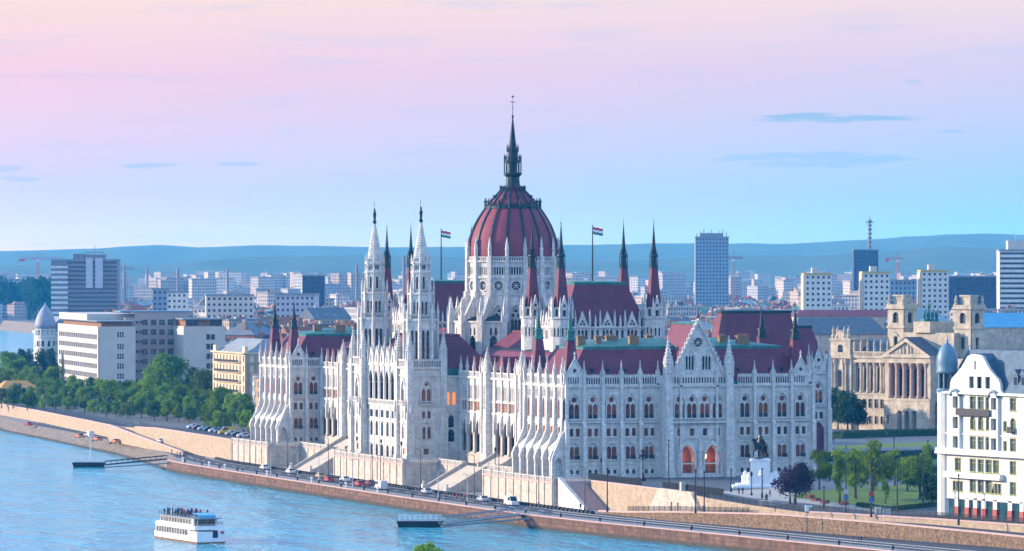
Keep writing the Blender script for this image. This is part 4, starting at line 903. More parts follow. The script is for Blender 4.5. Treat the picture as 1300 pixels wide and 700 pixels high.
# ---- the dome
DX, DY = 33., 135.5; n16 = 16; mb = MB()
ap = 12.5*math.cos(math.pi/16); hw = 12.5*math.sin(math.pi/16)
for i in range(16):
    a = 2*math.pi*i/16+math.pi/16+R(19); nx, ny = math.cos(a), math.sin(a)
    F = lambda t, n, z: (DX+nx*(ap+n)-ny*t, DY+ny*(ap+n)+nx*t, z)
    mb.plate(F, rect(-hw, hw, 31, 53.2), [arch(0, 3.2, 38.6, 47.6)], -.8, 0); mb.plate(F, rect(-hw, hw, 53.2, 57.8), [circ(0, 55.6, 1.25, 14)], -.6, 0)
    mb.plate(F, rect(-hw, hw, 57.8, 62.2), [arch(-1.8+.72*j, .46, 58.6, 60.4) for j in range(6)], -.5, 0)
    mb.plate(F, rect(-hw, hw, 33, 62), [], 0, -.9, 1)
    mb.plate(F, arch(0, 3.2, 38.6, 47.6), [arch(-.98, .8, 38.7, 45.8), arch(0, .8, 38.7, 45.8), arch(.98, .8, 38.7, 45.8), circ(-.72, 47.6, .5, 8), circ(.72, 47.6, .5, 8), circ(0, 48.8, .5, 8)], -.75, -.45)
    mb.plate(F, arch(0, 4., 38.6, 47.6), [arch(0, 3.22, 38.62, 47.6)], -.05, .3); mb.plate(F, circ(0, 55.6, 1.65, 16), [circ(0, 55.6, 1.27, 16)], -.05, .25)
    for j in range(4):
        q = math.pi*j/4; mb.tube(F(-1.2*math.cos(q),-.3,55.6-1.2*math.sin(q)), F(1.2*math.cos(q),-.3,55.6+1.2*math.sin(q)), .11, 4)
    for z, h, n_ in ((53.,.35,.3), (57.6,.5,.45), (62.,.4,.5)): mb.fbox(F, -hw-.05, hw+.05, -.1, n_, z, z+h)
    for j in range(7): mb.fbox(F, -2.1+j*.66, -1.8+j*.66, 0, .3, 62.4, 63.3)
    mb.fbox(F, -hw, hw, -.05, .35, 63.3, 63.5)
DR = part('dome_drum', mb, ['stone', 'glass'])
for i in range(16):
    a = 2*math.pi*i/16+R(19); ca, sa = math.cos(a), math.sin(a); F = lambda t, n, z: (DX+ca*n-sa*t, DY+sa*n+ca*t, z)
    b_ = MB(); b_.fbox(F, -.75, .75, 12, 13.6, 31, 54); b_.fbox(F, -.6, .6, 12, 13.2, 54, 63.6); x, y, _ = F(0, 12.6, 0); small_pin(b_, x, y, 62.8, 6.2, .55, n=4)
    b_.build('drum_pier', 'stone_light', DR)
    b_ = MB(); G_ = lambda n, tt, z: F(tt, n, z)
    b_.plate(lambda p, q, z: F(q, p, z), [(12.8,48.5),(17.2,44.6),(17.2,46.4),(12.8,54.2)], [], -.35, .35, back=True)
    b_.fbox(F, -.7, .7, 16.6, 18.2, 31, 47.6); b_.fbox(F, -.85, .85, 16.4, 18.5, 31, 38); x, y, _ = F(0, 17.4, 0); small_pin(b_, x, y, 46.8, 6., .62)
    for s in (-.7, .7): small_pin(b_, F(s,17.9,0)[0], F(s,17.9,0)[1], 45.8, 3.4, .3)
    b_.build('flying_buttress', 'stone_light', DR)
    ang = math.degrees(a) % 360
    if 140 < ang < 222:                                     # chapel ring on the river side
        a2 = a+math.pi/16; c2, s2 = math.cos(a2), math.sin(a2); F2 = lambda t, n, z: (DX+c2*n-s2*t, DY+s2*n+c2*t, z)
        b_ = MB(); b_.plate(F2, rect(-3.2, 3.2, 31, 46), [arch(0, 2.2, 37.6, 40.6, .8), arch(-.7, .7, 42.2, 43.8), arch(.7, .7, 42.2, 43.8)], 16.2, 16.7); b_.plate(F2, rect(-3.1, 3.1, 33, 45.8), [], 0, 16.25, 1)
        b_.add([F2(-3.2,16.7,46),F2(3.2,16.7,46),F2(2.4,12.4,47.6),F2(-2.4,12.4,47.6)], [(0,1,2,3)], 2); b_.fbox(F2, -3.2, 3.2, 16.6, 17., 45.6, 46.1); b_.build('chapel_wall', ['stone', 'glass', 'dark_copper'], DR)
mb = MB(); PR = [(12.0,62.2),(12.15,64),(12.1,66),(11.85,67.8),(11.3,69.8),(10.45,71.9),(9.35,73.9),(8.1,75.8),(6.75,77.6),(6.1,78.4),(5.1,79.6),(3.6,81.2),(2.4,82.5)]
mb.lathe(DX, DY, PR, 64, 0, 0, True)
DM = part('dome', mb, 'dome_tile')
for i in range(16):
    a = 2*math.pi*i/16+R(19); b_ = MB(); rot = Matrix.Rotation(a, 3, 'Z'); vs = []; k = len(PR)
    for (r, z) in PR:
        w_ = .31*(.45+.55*r/12)
        for rr, ss in ((r-.2,-1),(r+.32,-1),(r+.32,1),(r-.2,1)): p = rot @ Vector((rr, ss*w_, 0)); vs.append((DX+p.x, DY+p.y, z+(.12 if rr > r else 0)))
    fs = [(j*4+q, j*4+(q+1) % 4, (j+1)*4+(q+1) % 4, (j+1)*4+q) for j in range(k-1) for q in range(4)]
    b_.add(vs, fs); b_.build('dome_rib', 'dark_copper', DM)
mb = MB(); mb.lathe(DX, DY, [(7.4,76.4),(7.7,76.6),(7.7,77.3),(7.2,77.5),(6.5,77.9)], 32)
for i in range(16):
    a = 2*math.pi*i/16+R(19); x, y = DX+7.6*math.cos(a), DY+7.6*math.sin(a); mb.lathe(x, y, [(.28,76.5),(.28,78.2),(.42,78.3),(.42,78.6),(.2,78.9),(.02,79.6)], 6)
for i in range(8):
    a = 2*math.pi*i/8; x, y = DX+5.2*math.cos(a), DY+5.2*math.sin(a); mb.box(x-.4,x+.4,y-.4,y+.4,78.6,80.3)
for i in range(16):
    a = 2*math.pi*i/16+R(8); x, y = DX+3.4*math.cos(a), DY+3.4*math.sin(a); mb.lathe(x, y, [(.2,80.8),(.2,82.3),(.3,82.4),(.02,83)], 5)
mb.build('dome_crown', 'dark_copper', DM)
mb = MB(); mb.lathe(DX, DY, [(2.7,81.6),(2.4,82.4),(2.0,83.2),(1.85,85.2),(2.5,85.9),(2.55,86.4),(1.3,86.5),(1.3,89.),(2.4,89.2),(2.4,89.6),(1.5,89.9),(1.45,92.2),(1.7,92.4),(1.15,93)], 12)
for i in range(12):
    a = 2*math.pi*i/12; x, y = DX+2.35*math.cos(a), DY+2.35*math.sin(a); mb.lathe(x, y, [(.13,86.3),(.13,89.3)], 5); 
    if i % 2 == 0: mb.lathe(x, y, [(.22,89.2),(.22,90.4),(.3,90.5),(.02,91.6)], 5); x, y = DX+1.6*math.cos(a), DY+1.6*math.sin(a); mb.lathe(x, y, [(.16,92),(.16,93.2),(.02,94.4)], 5)
mb.build('lantern', 'dark_copper', DM)
mb = MB(); pr = []
for i in range(13): z = 92.8+i*.64; r = 1.08*(1-i/14.5); pr += [(r, z), (r+.12, z+.4), (r*.95, z+.45)]
mb.lathe(DX, DY, pr+[(.13,101.2),(.34,101.5),(.34,101.9),(.1,102.2),(.08,104),(.22,104.2),(.07,104.4),(.05,107.6)], 8)
mb.box(DX-.7,DX+.7,DY-.05,DY+.05,105.6,105.8); mb.box(DX-.3,DX+.35,DY-.05,DY+.05,107.,107.4); mb.build('dome_spire', 'dark_copper', DM)
# ------------------------------------------------------------------ river terraces and stairs
def terrace(u, v0, v1, label, south=True, depth=1.2, z0=2.9, zt=8.5):
    root = empty('terrace_wall', (0,0,0), label=label, cat='terrace'); F = FW(u)
    mb = MB(); mb.fbox(F, v0, v1, -depth, 0, z0, zt, dn=0); mb.build('masonry', 'terrace', root)
    mb = MB(); mb.fbox(F, v0-.1, v1+.1, -depth, .22, zt, zt+.38); mb.build('coping', 'pink_stone', root)
    if south: mb = MB(); mb.box(u-.2, u+depth+8.6, v0-.12, v0+.6, zt, zt+.38); mb.box(u+.02, u+depth+8.6, v0+.02, v0+.7, z0, zt); mb.build('return_wall', 'terrace', root)
    mb = MB(); mb.fbox(F, v0, v1, -.4, .1, 9.75, 9.98)
    n = int((v1-v0)/.5)
    for i in range(n+1): mb.fbox(F, v0+(v1-v0-.2)*i/n, v0+(v1-v0-.2)*i/n+.2, -.3, 0, zt+.38, 9.75)
    if south:
        mb.box(u-.1, u+9.6, v0-.1, v0+.4, 9.752, 9.982)
        for i in range(19): mb.box(u+.5+i*.5, u+.7+i*.5, v0, v0+.3, zt+.38, 9.75)
    mb.build('balustrade', 'stone_light', root)
    mb = MB(); k = max(2, int((v1-v0)/5.6))
    for i in range(k+1):
        v = v0+.5+(v1-v0-1.)*i/k; m = MB(); m.fbox(F, v-.3, v+.3, -.2, .22, z0, zt-.01); m.fbox(F, v-.35, v+.35, -.45, .2, zt+.36, 10.2); m.build('pier', 'terrace', root)
    return root
terrace(-8.4, -14.4, 38.4, 'terrace wall below the sloping buttresses at the south west corner')
terrace(-8.4, 104., 167., 'pale terrace wall below the twin river towers')
terrace(-8.4, 232.6, 271.2, 'terrace wall below the north pavilion of the domed building')
terrace(1.6, 84.6, 104, 'short terrace wall between south stairs and the river tower', False)
terrace(1.6, 167, 186.4, 'short terrace wall between north stairs and the river tower', False)
terrace(1.6, 38.4, 64.4, 'set back terrace wall south of the south river stairs', False)
terrace(1.6, 206.6, 232.6, 'set back terrace wall north of the north river stairs', False)
def stairs(v0, v1, label):
    root = empty('river_stairs', (0,0,0), label=label, cat='stairs'); n = 32; mb = MB(); u0, u1, z0, z1 = -8.6, 2.6, 2.95, 9.0
    pr = [(u0, z0-.3)]
    for i in range(n): pr += [(u0+(u1-u0)*i/n, z0+(z1-z0)*(i+1)/n), (u0+(u1-u0)*(i+1)/n, z0+(z1-z0)*(i+1)/n)]
    pr += [(u1, z0-.3)]
    mb.plate(lambda a, nn_, z: (a, v0+nn_, z), pr, [], .8, v1-v0-.8); mb.build('steps', 'light_pave', root)
    for v in (v0, v1-.9):
        mb = MB(); mb.plate(lambda a, nn_, z: (a, v+nn_, z), [(u0-.8,z0-.4),(u1,z0-.4),(u1,z1+1.),(u1-.5,z1+1.),(u0-.0,z0+1.),(u0-.8,z0+1.)], [], 0, .9, back=True); mb.build('parapet', 'terrace', root)
    for v in (v0+.45, v1-.45): mb = MB(); mb.box(u0-1.1, u0-.1, v-.6, v+.6, z0-.2, z0+1.25); mb.lathe(u0-.6, v, [(.35,z0+1.25),(.3,z0+1.6),(.42,z0+1.8),(.1,z0+2.2)], 8); mb.build('newel', 'stone_light', root)
stairs(64.4, 84.6, 'wide pale stairs from the quay up to the south arcade')
stairs(186.4, 206.6, 'wide pale stairs from the quay up to the north arcade')
def upper_stairs(v0, v1, label):
    root = empty('arcade_steps', (0,0,0), label=label, cat='stairs'); mb = MB(); n = 16; pr = [(3.6,8.95)]
    for i in range(n): pr += [(3.6+4.8*i/n, 9+2.55*(i+1)/n), (3.6+4.8*(i+1)/n, 9+2.55*(i+1)/n)]
    pr += [(8.4,8.95)]; mb.plate(lambda a, nn_, z: (a, v0+nn_, z), pr, [], 0, v1-v0, back=True); mb.build('steps', 'light_pave', root)
    for v in (v0-.8, v1):
        m = MB(); m.plate(lambda a, nn_, z: (a, v+nn_, z), [(3.,8.95),(8.3,8.95),(8.3,12.6),(7.8,12.6),(3.8,10.1),(3.,10.1)], [], 0, .8, back=True); m.build('parapet', 'terrace', root)
upper_stairs(60.5, 76, 'upper steps to the southern arcade doors'); upper_stairs(195, 210.5, 'upper steps to the northern arcade doors')
root = empty('quay_steps', (0,0,0), label='brown stone stairs descending beside the railing of the square', cat='stairs'); mb = MB(); n = 30; pr = [(-14.4,2.9)]
for i in range(n): pr += [(-14.4-17*i/n, 9-6.*i/n), (-14.4-17*(i+1)/n, 9-6.*i/n)]
pr += [(-31.4,2.9)]; mb.plate(lambda a, nn_, z: (-6.4+nn_, a, z), pr, [], 0, 5.7, back=True); mb.build('steps', 'pink_stone', root)
mb = MB(); mb.plate(lambda a, nn_, z: (-7.3+nn_, a, z), [(-14.2,2.9),(-14.2,10),(-15.2,10),(-32,4.2),(-33.2,4.2),(-33.2,2.9)], [], 0, .9, back=True); mb.build('parapet', 'stone_light', root)
# pale gate house with sloping wings in the south wall
root = empty('gate_house', (0,0,0), label='small pale stone gateway with two doors set in the embankment wall', cat='gateway'); F = FW(-.9)
def vwest(x, u): 
    k = (x-CXP)/F_PX; return (OX+u*CT-k*(OY+u*ST))/(ST+k*CT)
ga, gb = vwest(892, -.9), vwest(822, -.9); gc = (ga+gb)/2; g2 = vwest(876, -.9); g3 = vwest(836, -.9)
mb = MB(); mb.plate(F, [(ga,3),(gb,3),(gb,3.9),(g3,9.6),(g2,9.6),(ga,3.9)], [rect(gc-2.6,gc-1.5,4.0,6.8), rect(gc+1.5,gc+2.6,4.0,6.8)], -1.4, 0); mb.fbox(F, gc-4.5, gc-3.4, -1, .1, 9.5, 11.6)
mb.build('front', 'terrace', root); mb = MB(); mb.fbox(F, gc-3, gc-1.3, -1.4, -.8, 3.6, 7.0); mb.fbox(F, gc+1.3, gc+3, -1.4, -.8, 3.6, 7.0); mb.build('door', 'iron', root)
# railings
def railing(name, line, z, label, h=1.15, st=2.2, m='iron', bars=3, r=.05, cat='railing', panel=None):
    root = empty(name, (0,0,0), label=label, cat=cat); zf = z if callable(z) else (lambda i: z); p = poly(line, st)
    if len(p) > 96: p = poly(line, st*len(p)/90.)
    m_ = MB(); m_.tube((0,0,0), (0,0,h+.15), r*1.5, 5); P0 = m_.build('post', m, root)
    for i, (x, y) in enumerate(p): q = P0 if i == 0 else copy_tree(P0, parent=root); q.location = (x, y, zf(i))
    mb = MB()
    for i, (a, b_) in enumerate(zip(p, p[1:])):
        for j in range(bars): zz = h*(j+1)/bars; mb.tube((*a,zf(i)+zz), (*b_,zf(i+1)+zz), r, 4)
        if panel:
            nb = 8
            for q in range(1, nb): x = a[0]+(b_[0]-a[0])*q/nb; y = a[1]+(b_[1]-a[1])*q/nb; zz = zf(i)+(zf(i+1)-zf(i))*q/nb; mb.tube((x,y,zz+.05),(x,y,zz+h), panel, 4)
    mb.build('rail', m, root); return root
railing('square_railing', [(.3,-15.5),(.3,-52)], 9.5, 'black iron railing along the edge of the square above the pale wall', 1.5, panel=.08)
railing('square_railing', [(.3,-66),(.3,-104)], 9.5, 'black iron railing beside the white monument', 1.5, panel=.08)
railing('bridge_railing', [(p[0]+.5, p[1]) for p in SHELF[:5]], lambda i: 7.35, 'thin dark railing between the tram road and the white corner house', 1.2, panel=.05)
RL_ = poly([(9.4,-134),(3.4,-112),(.4,-95),(.4,-88)], 2.2)
railing('bridge_railing', [(9.4,-134),(3.4,-112),(.4,-95),(.4,-88)], lambda i: GZ(*RL_[min(i,len(RL_)-1)])+.1, 'thin dark railing along the edge of the square above the rubble wall', 1.1, panel=.05)
railing('bridge_railing', [(p[0]+.2, p[1]) for p in LL if -120 < p[1] < -58], lambda i: lowz([p[1] for p in poly([q for q in LL if -120 < q[1] < -58], 2.2)][min(i, 25)])+.3, 'thin dark railing on top of the ochre rubble wall', 1.1, panel=.04)
railing('guard_rail', [(ub(v)+6.6, v) for v in vs_(-330, -50)], QZ, 'long pale guard rail beside the quay road', 1.0, 5., 'steel', 2, .09)
railing('embankment_railing', [(4.9,450),(11.6,514),(23,644),(29,733)], 7.1, 'dark railing along the tree lined embankment', 1.1, 3., bars=3)
railing('embankment_railing', [(-7.4,273),(-5.6,300),(-.6,400),(1.4,418)], 9.0, 'dark railing above the wall by the road ramp', 1.1, 3., bars=3)
PWL = poly(SHELF[:5])
wall_thing('parapet_wall', 'low cream wall between the tram road and the white corner house', 'wall', PWL, 3.5, 7.0, .4, 'cream_wall')
# dark kerb blocks between road and footway
blk = MB(); blk.box(-.55,.55,-.75,.75,0,.62); blk.box(-.45,.45,-.62,.62,.62,.78); B0 = blk.build('barrier_block', 'rubber')
V = [-52+2.6*i for i in range(130)]
for i, v in enumerate(V):
    o = B0 if i == 0 else copy_tree(B0); o.location = (ub(v)+15.4, v, QZ+.01)
    tag(o, 'dark square barrier block in the long row beside the quay road', 'barrier', 'barrier blocks along the quay road')
# ------------------------------------------------------------------ other large buildings
class Fac:                                                # a facade between two points of the camera plan, facing the camera side
    def __init__(s, A, B):
        s.A, s.B = A, B; s.L = math.hypot(B[0]-A[0], B[1]-A[1]); s.d = ((B[0]-A[0])/s.L, (B[1]-A[1])/s.L); s.n = (s.d[1], -s.d[0])
        s.n = s.n if s.n[0]*A[0]+s.n[1]*A[1] < 0 else (-s.n[0], -s.n[1])
    def __call__(s, t, n, z): return LX(s.A[0]+s.d[0]*t+s.n[0]*n, s.A[1]+s.d[1]*t+s.n[1]*n)+(z,)
    def t(s, x): k = (x-CXP)/F_PX; return (k*s.A[1]-s.A[0])/(s.d[0]-k*s.d[1])
    def Y(s, t): return s.A[1]+s.d[1]*t
    def z(s, x, y): return height_at(y, s.Y(s.t(x)))
    def pt(s, t, n): return (s.A[0]+s.d[0]*t+s.n[0]*n, s.A[1]+s.d[1]*t+s.n[1]*n)
    def rot(s): d = Vector(LX(s.A[0]+s.n[0], s.A[1]+s.n[1]))-Vector(LX(*s.A)); return math.atan2(d.y, d.x)+math.pi/2
def win_part(key, w, h, root, fm='white_plaster', gm='green_glass', n0=-.3, cross=True, k=None):
    f = MB(); out = rect(-w/2-.14, w/2+.14, -.12, h+.14) if not k else arch(0, w+.28, -.12, h-w/2, k); inn = rect(-w/2, w/2, 0, h) if not k else arch(0, w, 0, h-w/2, k)
    f.plate(F0, out, [inn], -.05, .08); f.fbox(F0, -w/2-.25, w/2+.25, -.05, .2, -.25, -.1)
    o = f.build('window', fm, root); p = MB(); p.plate(F0, inn, [], 0, n0)
    if cross: p.fbox(F0, -.05, .05, n0, n0+.06, 0, h if not k else h-.2, 1); p.fbox(F0, -w/2, w/2, n0, n0+.06, h*.66, h*.66+.1, 1)
    p.build('pane', [gm, fm], o); PROTO[key] = [o, False]
def put_on(key, Fc, t, z): p = Fc(t, 0, 0); return put(key, p[0], p[1], Fc.rot(), z)
def solid(mb, Fc, t0, t1, n0, n1, z0, z1, m=0): mb.fbox(Fc, t0, t1, n0, n1, z0, z1, m)
# ---- white corner house on the right
WF = Fac((93.0, 1043.5), (110.4, 1011.))
WH = empty('corner_house', (0,0,0), label='tall white gabled corner house with red granite base and small domed turret', cat='building')
WH.location.z = 6.8-9*1.05; WH.scale = (1,1,1.05)
win_part('w1', 2.1, 2.5, WH, 'olive'); win_part('w2', 1.05, 1.9, WH, 'olive', cross=False); win_part('w3', 1.8, 2.6, WH, 'olive', k=.5)
cols = [WF.t(x) for x in (1216, 1235, 1245, 1255, 1264.5, 1286)]; L = WF.L
rows = [(14.3, 2.5), (18.5, 2.2), (23.1, 2.3), (27.1, 2.3), (31.3, 2.2)]
mb = MB(); hs = []
for r, (z, h) in enumerate(rows):
    for c, t_ in enumerate(cols):
        if r == 0 and c in (0, 4): 
            for s in (-1.3, 0, 1.3): hs.append(rect(t_+s-.52, t_+s+.52, z, z+1.9)); put_on('w2', WF, t_+s, z)
            continue
        key = 'w3' if (r == 3 and c in (1,2,3)) or (r == 3 and c == 5) else 'w1'
        hs.append(rect(t_-1.04, t_+1.04, z, z+2.45) if key == 'w1' else arch(t_, 1.78, z, z+1.7, .5)); put_on(key, WF, t_, z)
    if r in (1, 2, 3, 4): 
        for x in ((1197, 1276) if r in (2,3) else (1197,)): t_ = WF.t(x); hs.append(rect(t_-.52, t_+.52, z, z+1.85)); put_on('w2', WF, t_, z)
cut = [13.6, 17.6, 22.4, 26.4, 30.6, 34.6]
for a, b_ in zip(cut, cut[1:]): mb.plate(WF, rect(0, L, a, b_), [h for h in hs if a < h[0][1] < b_], -.35, 0)
g0, g1 = WF.t(1205), WF.t(1275); gm = (g0+g1)/2-.2
gs = [(9.8,35.2),(9.6,36.5),(9.,37.4),(7.2,38.4),(5.4,39.6),(3.9,41.),(2.9,42.),(1.4,42.4)]; gz = [(g0,34.6),(g1,34.6)]+[(gm+a, b) for a, b in gs]+[(gm-a, b) for a, b in gs[::-1]]
gw = [rect(WF.t(x)-.9, WF.t(x)+.9, 35.5, 37.9) for x in (1234.5, 1244.5, 1255)]+[rect(gm-.3, gm+.3, 39.3, 41.1)]
mb.plate(WF, gz, gw, -.4, .25); gl = MB()
for q in gw: gl.plate(WF, q, [], 0, -.35)
gl.build('gable_glazing', 'green_glass', WH); mb.plate(WF, rect(0, L, 12.6, 13.6), [], -.3, .02)
for i, x in enumerate((1193, 1214, 1227.5, 1238, 1248.5, 1263, 1282, 1297)): t_ = WF.t(x); mb.fbox(WF, t_-.75, t_+.75, -.6, .02, 10.9, 13)
mb.fbox(WF, .3, L, -14, -.6, 8.5, 34.4); mb.fbox(WF, -1.0, .5, -14, -.02, 8.5, 34.5); mb.fbox(WF, 0, L+.3, -2.5, .5, 34.3, 34.7)
mb.build('wall', 'white_plaster', WH)
mb = MB(); mb.fbox(WF, .2, L-.2, -.6, -.4, 9, 13); mb.build('shop_glass', 'zinc', WH).data.materials[0] = mat('shop glass', (.03,.09,.11), .12, .3, .7, spec=.7)
for i, x in enumerate((1193, 1214, 1227.5, 1238, 1248.5, 1263, 1282, 1297)): t_ = WF.t(x); m = MB(); m.fbox(WF, t_-.8, t_+.8, -.62, .1, 8.7, 11.0); m.build('plinth', 'red_plinth', WH)
for z0, z1, n_, a, b_ in ((17.0,17.5,1.3,g0-.5,g1), (17.5,18.2,1.15,g0-.5,g1), (21.8,22.3,1.5,0,L), (22.3,23.0,1.3,0,L), (34.2,34.6,.9,0,L), (25.9,26.1,.3,0,L)):
    m = MB(); m.fbox(WF, a, b_, -.05, n_, z0, z1); m.build('cornice', 'white_plaster', WH)
m = MB(); m.fbox(WF, cols[0]+.9, cols[4]-.9, -.05, 1.2, 29.9, 30.1); m.fbox(WF, cols[0]+.9, cols[4]-.9, 1.1, 1.2, 30.1, 31.3); m.build('balcony', 'iron', WH)
m = MB(); m.fbox(WF, cols[5]-.8, cols[5]+.8, -.05, 1., 26.7, 26.9); m.fbox(WF, cols[5]-.8, cols[5]+.8, .9, 1., 26.9, 28.0); m.build('balcony', 'iron', WH)
for c in (cols[0], cols[4]):
    m = MB(); m.plate(WF, [(c-1.6,22.9),(c+1.6,22.9),(c+1.6,33.6),(c+1.,34.6),(c-1.,34.6),(c-1.6,33.6)], [rect(c-1.02, c+1.02, z, z+2.4) for z in (23.1, 27.1, 31.3)], -.1, .7); m.build('bay', 'white_plaster', WH)
    m = MB(); m.plate(WF, [(c-1.7,33.7),(c-1.1,34.5),(c,34.9),(c+1.1,34.5),(c+1.7,33.7),(c+1.7,34.1),(c+1.1,34.9),(c,35.3),(c-1.1,34.9),(c-1.7,34.1)], [], -.1, 1.1, back=True); m.build('bay_hood', 'zinc', WH)
m = MB(); P = [WF(1.5,-.3,34.6), WF(L,-.3,34.6), WF(L,-13.5,34.6), WF(1.5,-13.5,34.6)]; T_ = [WF(4.,-4.6,43.2), WF(L,-4.6,43.2), WF(L,-9.5,43.2), WF(4.,-9.5,43.2)]
m.add(P+T_, [(0,1,5,4),(1,2,6,5),(2,3,7,6),(3,0,4,7),(4,5,6,7)]); m.add([WF(g0+1,-.2,34.6), WF(gm-2,-.2,41.4), WF(gm,-.2,42.6), WF(gm+2,-.2,41.4), WF(g1-1,-.2,34.6), WF(g0+1,-5,34.6), WF(gm-2,-5,41.4), WF(gm,-5,42.6), WF(gm+2,-5,41.4), WF(g1-1,-5,34.6)], [(0,1,6,5),(1,2,7,6),(2,3,8,7),(3,4,9,8)])
M['blue_slate'] = mat('blue roof slate', (.075,.15,.23), .5, .2, .6, courses=(.5,.4,.3), dirt=.3); m.build('roof', 'blue_slate', WH)
for x_ in (1213, 1283, 1293):
    t_ = WF.t(x_); m = MB(); m.fbox(WF, t_-.9, t_+.9, -4, -1.2, 36, 38.4); m.plate(WF, [(t_-1.2,38.4),(t_+1.2,38.4),(t_,39.6)], [], -4.2, -1.0, back=True); q = m.build('dormer', 'blue_slate', WH); m = MB(); m.plate(WF, rect(t_-.6, t_+.6, 36.4, 38), [], -1.2, -1.17); m.build('pane', 'glass', q)
m = MB(); 
for i in range(40): a = WF(4.2+i*.7, -4.6, 43.2); m.tube(a, (a[0],a[1],44.2), .06, 4)
m.tube(WF(4.2,-4.6,43.9), WF(L,-4.6,43.9), .05, 4); m.build('ridge_crest', 'slate', WH)
tx, ty = LX(*WF.pt(.9, -1.2)); m = MB(); m.lathe(tx, ty, [(2.1,8.7),(2.1,34.5)], 14, 0, 0, False); m.build('turret', 'white_plaster', WH)
m = MB(); m.lathe(tx, ty, [(2.3,34.4),(2.4,34.8),(2.2,35),(2.1,35.2)], 16); 
for i in range(8): a = i*math.pi/4; m.lathe(tx+1.9*math.cos(a), ty+1.9*math.sin(a), [(.25,35),(.25,38.4)], 6)
m.lathe(tx, ty, [(1.5,35),(1.5,38.4)], 12, 1); m.lathe(tx, ty, [(2.3,38.3),(2.35,38.8),(2.2,39.2),(2.35,40.4),(2.2,41.9),(1.6,43.4),(.8,44.3),(.2,44.7),(.3,45.1),(.1,45.4),(.05,46.6)], 16, 0, 0, True); m.build('turret_dome', ['zinc', 'glass'], WH)
# ---- museum with columned portico
ms = (.7071, -.7071); MR = (132.7, 1505.)
MF = Fac((MR[0]-43.1*ms[0], MR[1]-43.1*ms[1]), (MR[0]+30*ms[0], MR[1]+30*ms[1]))
MU = empty('museum', (0,0,0), label='yellow sandstone palace with columned portico and two belfry towers on the square', cat='building')
p0, p1 = MF.t(1130), MF.t(1188); c0, c1 = MF.t(1083), MF.t(1129)
win_part('m1', 1.5, 2.8, MU, 'sand_stone', 'glass', -.3); win_part('m2', 1.3, 2.4, MU, 'sand_stone', 'glass', -.3); win_part('m3', 2.0, 6.0, MU, 'sand_stone', 'glass', -.9, False, .5)
mb = MB(); mb.fbox(MF, 0, p1+32, -32, -1.2, 8.6, 32.0)
gws = [MF.t(x) for x in (1090, 1097.5, 1105, 1112.5, 1120)]
for z0, z1, key, zz, w_, h_ in ((8.6, 15, 'm2', 11, 1.3, 2.4), (15, 20.2, 'm1', 16, 1.5, 2.8)):
    mb.plate(MF, rect(c0, c1, z0, z1), [rect(t_-w_/2, t_+w_/2, zz, zz+h_) for t_ in gws], -.4, 0)
    for t_ in gws: put_on(key, MF, t_, zz)
mb.fbox(MF, c0, c1, -1.2, .3, 20.2, 20.8); mb.fbox(MF, c0, c1, -1.1, -.9, 20.8, 30.4)
mb.build('wall', 'sand_stone', MU)
for t_ in [c0+.6+(c1-c0-1.2)*i/5 for i in range(6)]:
    x, y, _ = MF(t_, -.1, 0); m = MB(); m.lathe(x, y, [(.75,20.8),(.75,21.2),(.55,21.5),(.48,29.2),(.7,29.9),(.8,30.3)], 12); m.build('column', 'sand_stone', MU)
for i in range(5):
    t_ = c0+.6+(c1-c0-1.2)*(i+.5)/5; m = MB(); m.fbox(MF, t_-.6, t_+.6, -1.05, -.8, 21.2, 28.6); m.build('tall_window', 'glass', MU)
m = MB(); m.fbox(MF, c0-.3, p0, -1.2, .5, 30.4, 31.8); m.fbox(MF, c0-.3, p0, -1.2, .9, 31.8, 32.5)
for i in range(26): m.fbox(MF, c0+i*.62, c0+.3+i*.62, -.3, .2, 32.5, 33.6)
m.fbox(MF, c0, p0, -.35, .25, 33.6, 33.9); m.build('cornice', 'sand_stone', MU)
for i in range(6):
    x, y, _ = MF(c0+.6+(c1-c0-1.2)*i/5, 0, 0); m = MB(); m.lathe(x, y, [(.45,33.9),(.5,34.6),(.4,34.8),(.42,35.8),(.5,36.6),(.2,36.9),(.28,37.3),(.05,37.7)], 8); m.build('roof_statue', 'sand_stone', MU)
# left corner pavilion
m = MB(); a0, a1 = -.5, c0; m.fbox(MF, a0, a1, -9, 1.0, 8.6, 32); m.fbox(MF, a0-.4, a1+.3, -9, 1.6, 31.6, 32.6); m.fbox(MF, a0, a1, -.2, 1.25, 19.8, 20.6)
m.fbox(MF, a0+.6, a1-.6, -8, .8, 32.6, 37.2); m.fbox(MF, a0+.3, a1-.3, -8.2, 1.1, 37.2, 37.9)
ac = (a0+a1)/2; m.plate(MF, [(ac-2.4,37.9),(ac+2.4,37.9),(ac+1.6,39.6),(ac,40.6),(ac-1.6,39.6)], [], -.5, .9, back=True)
for s in (-3.2, 3.2, -1.4, 1.4): x, y, _ = MF(ac+s, .4, 0); m.lathe(x, y, [(.7,37.8),(.8,38.8),(.4,39.4),(.6,40.4),(.3,41.2),(.05,42)], 8)
m.build('corner_pavilion', 'sand_stone', MU)
for s in (-2.9, -1.7, 1.7, 2.9): x, y, _ = MF(ac+s, 1.3, 0); m = MB(); m.lathe(x, y, [(.65,20.6),(.65,21),(.48,21.3),(.42,29.4),(.65,30.2),(.7,31.4)], 10); m.build('column', 'sand_stone', MU)
for z, h in ((11, 3), (16, 3), (22.5, 5.4), (33.6, 2.4)): m = MB(); m.plate(MF, arch(ac, 1.7, z, z+h-.85, .5), [], 1.0, 1.06 if z < 33 else .9); m.build('blind_window', 'glass', MU)
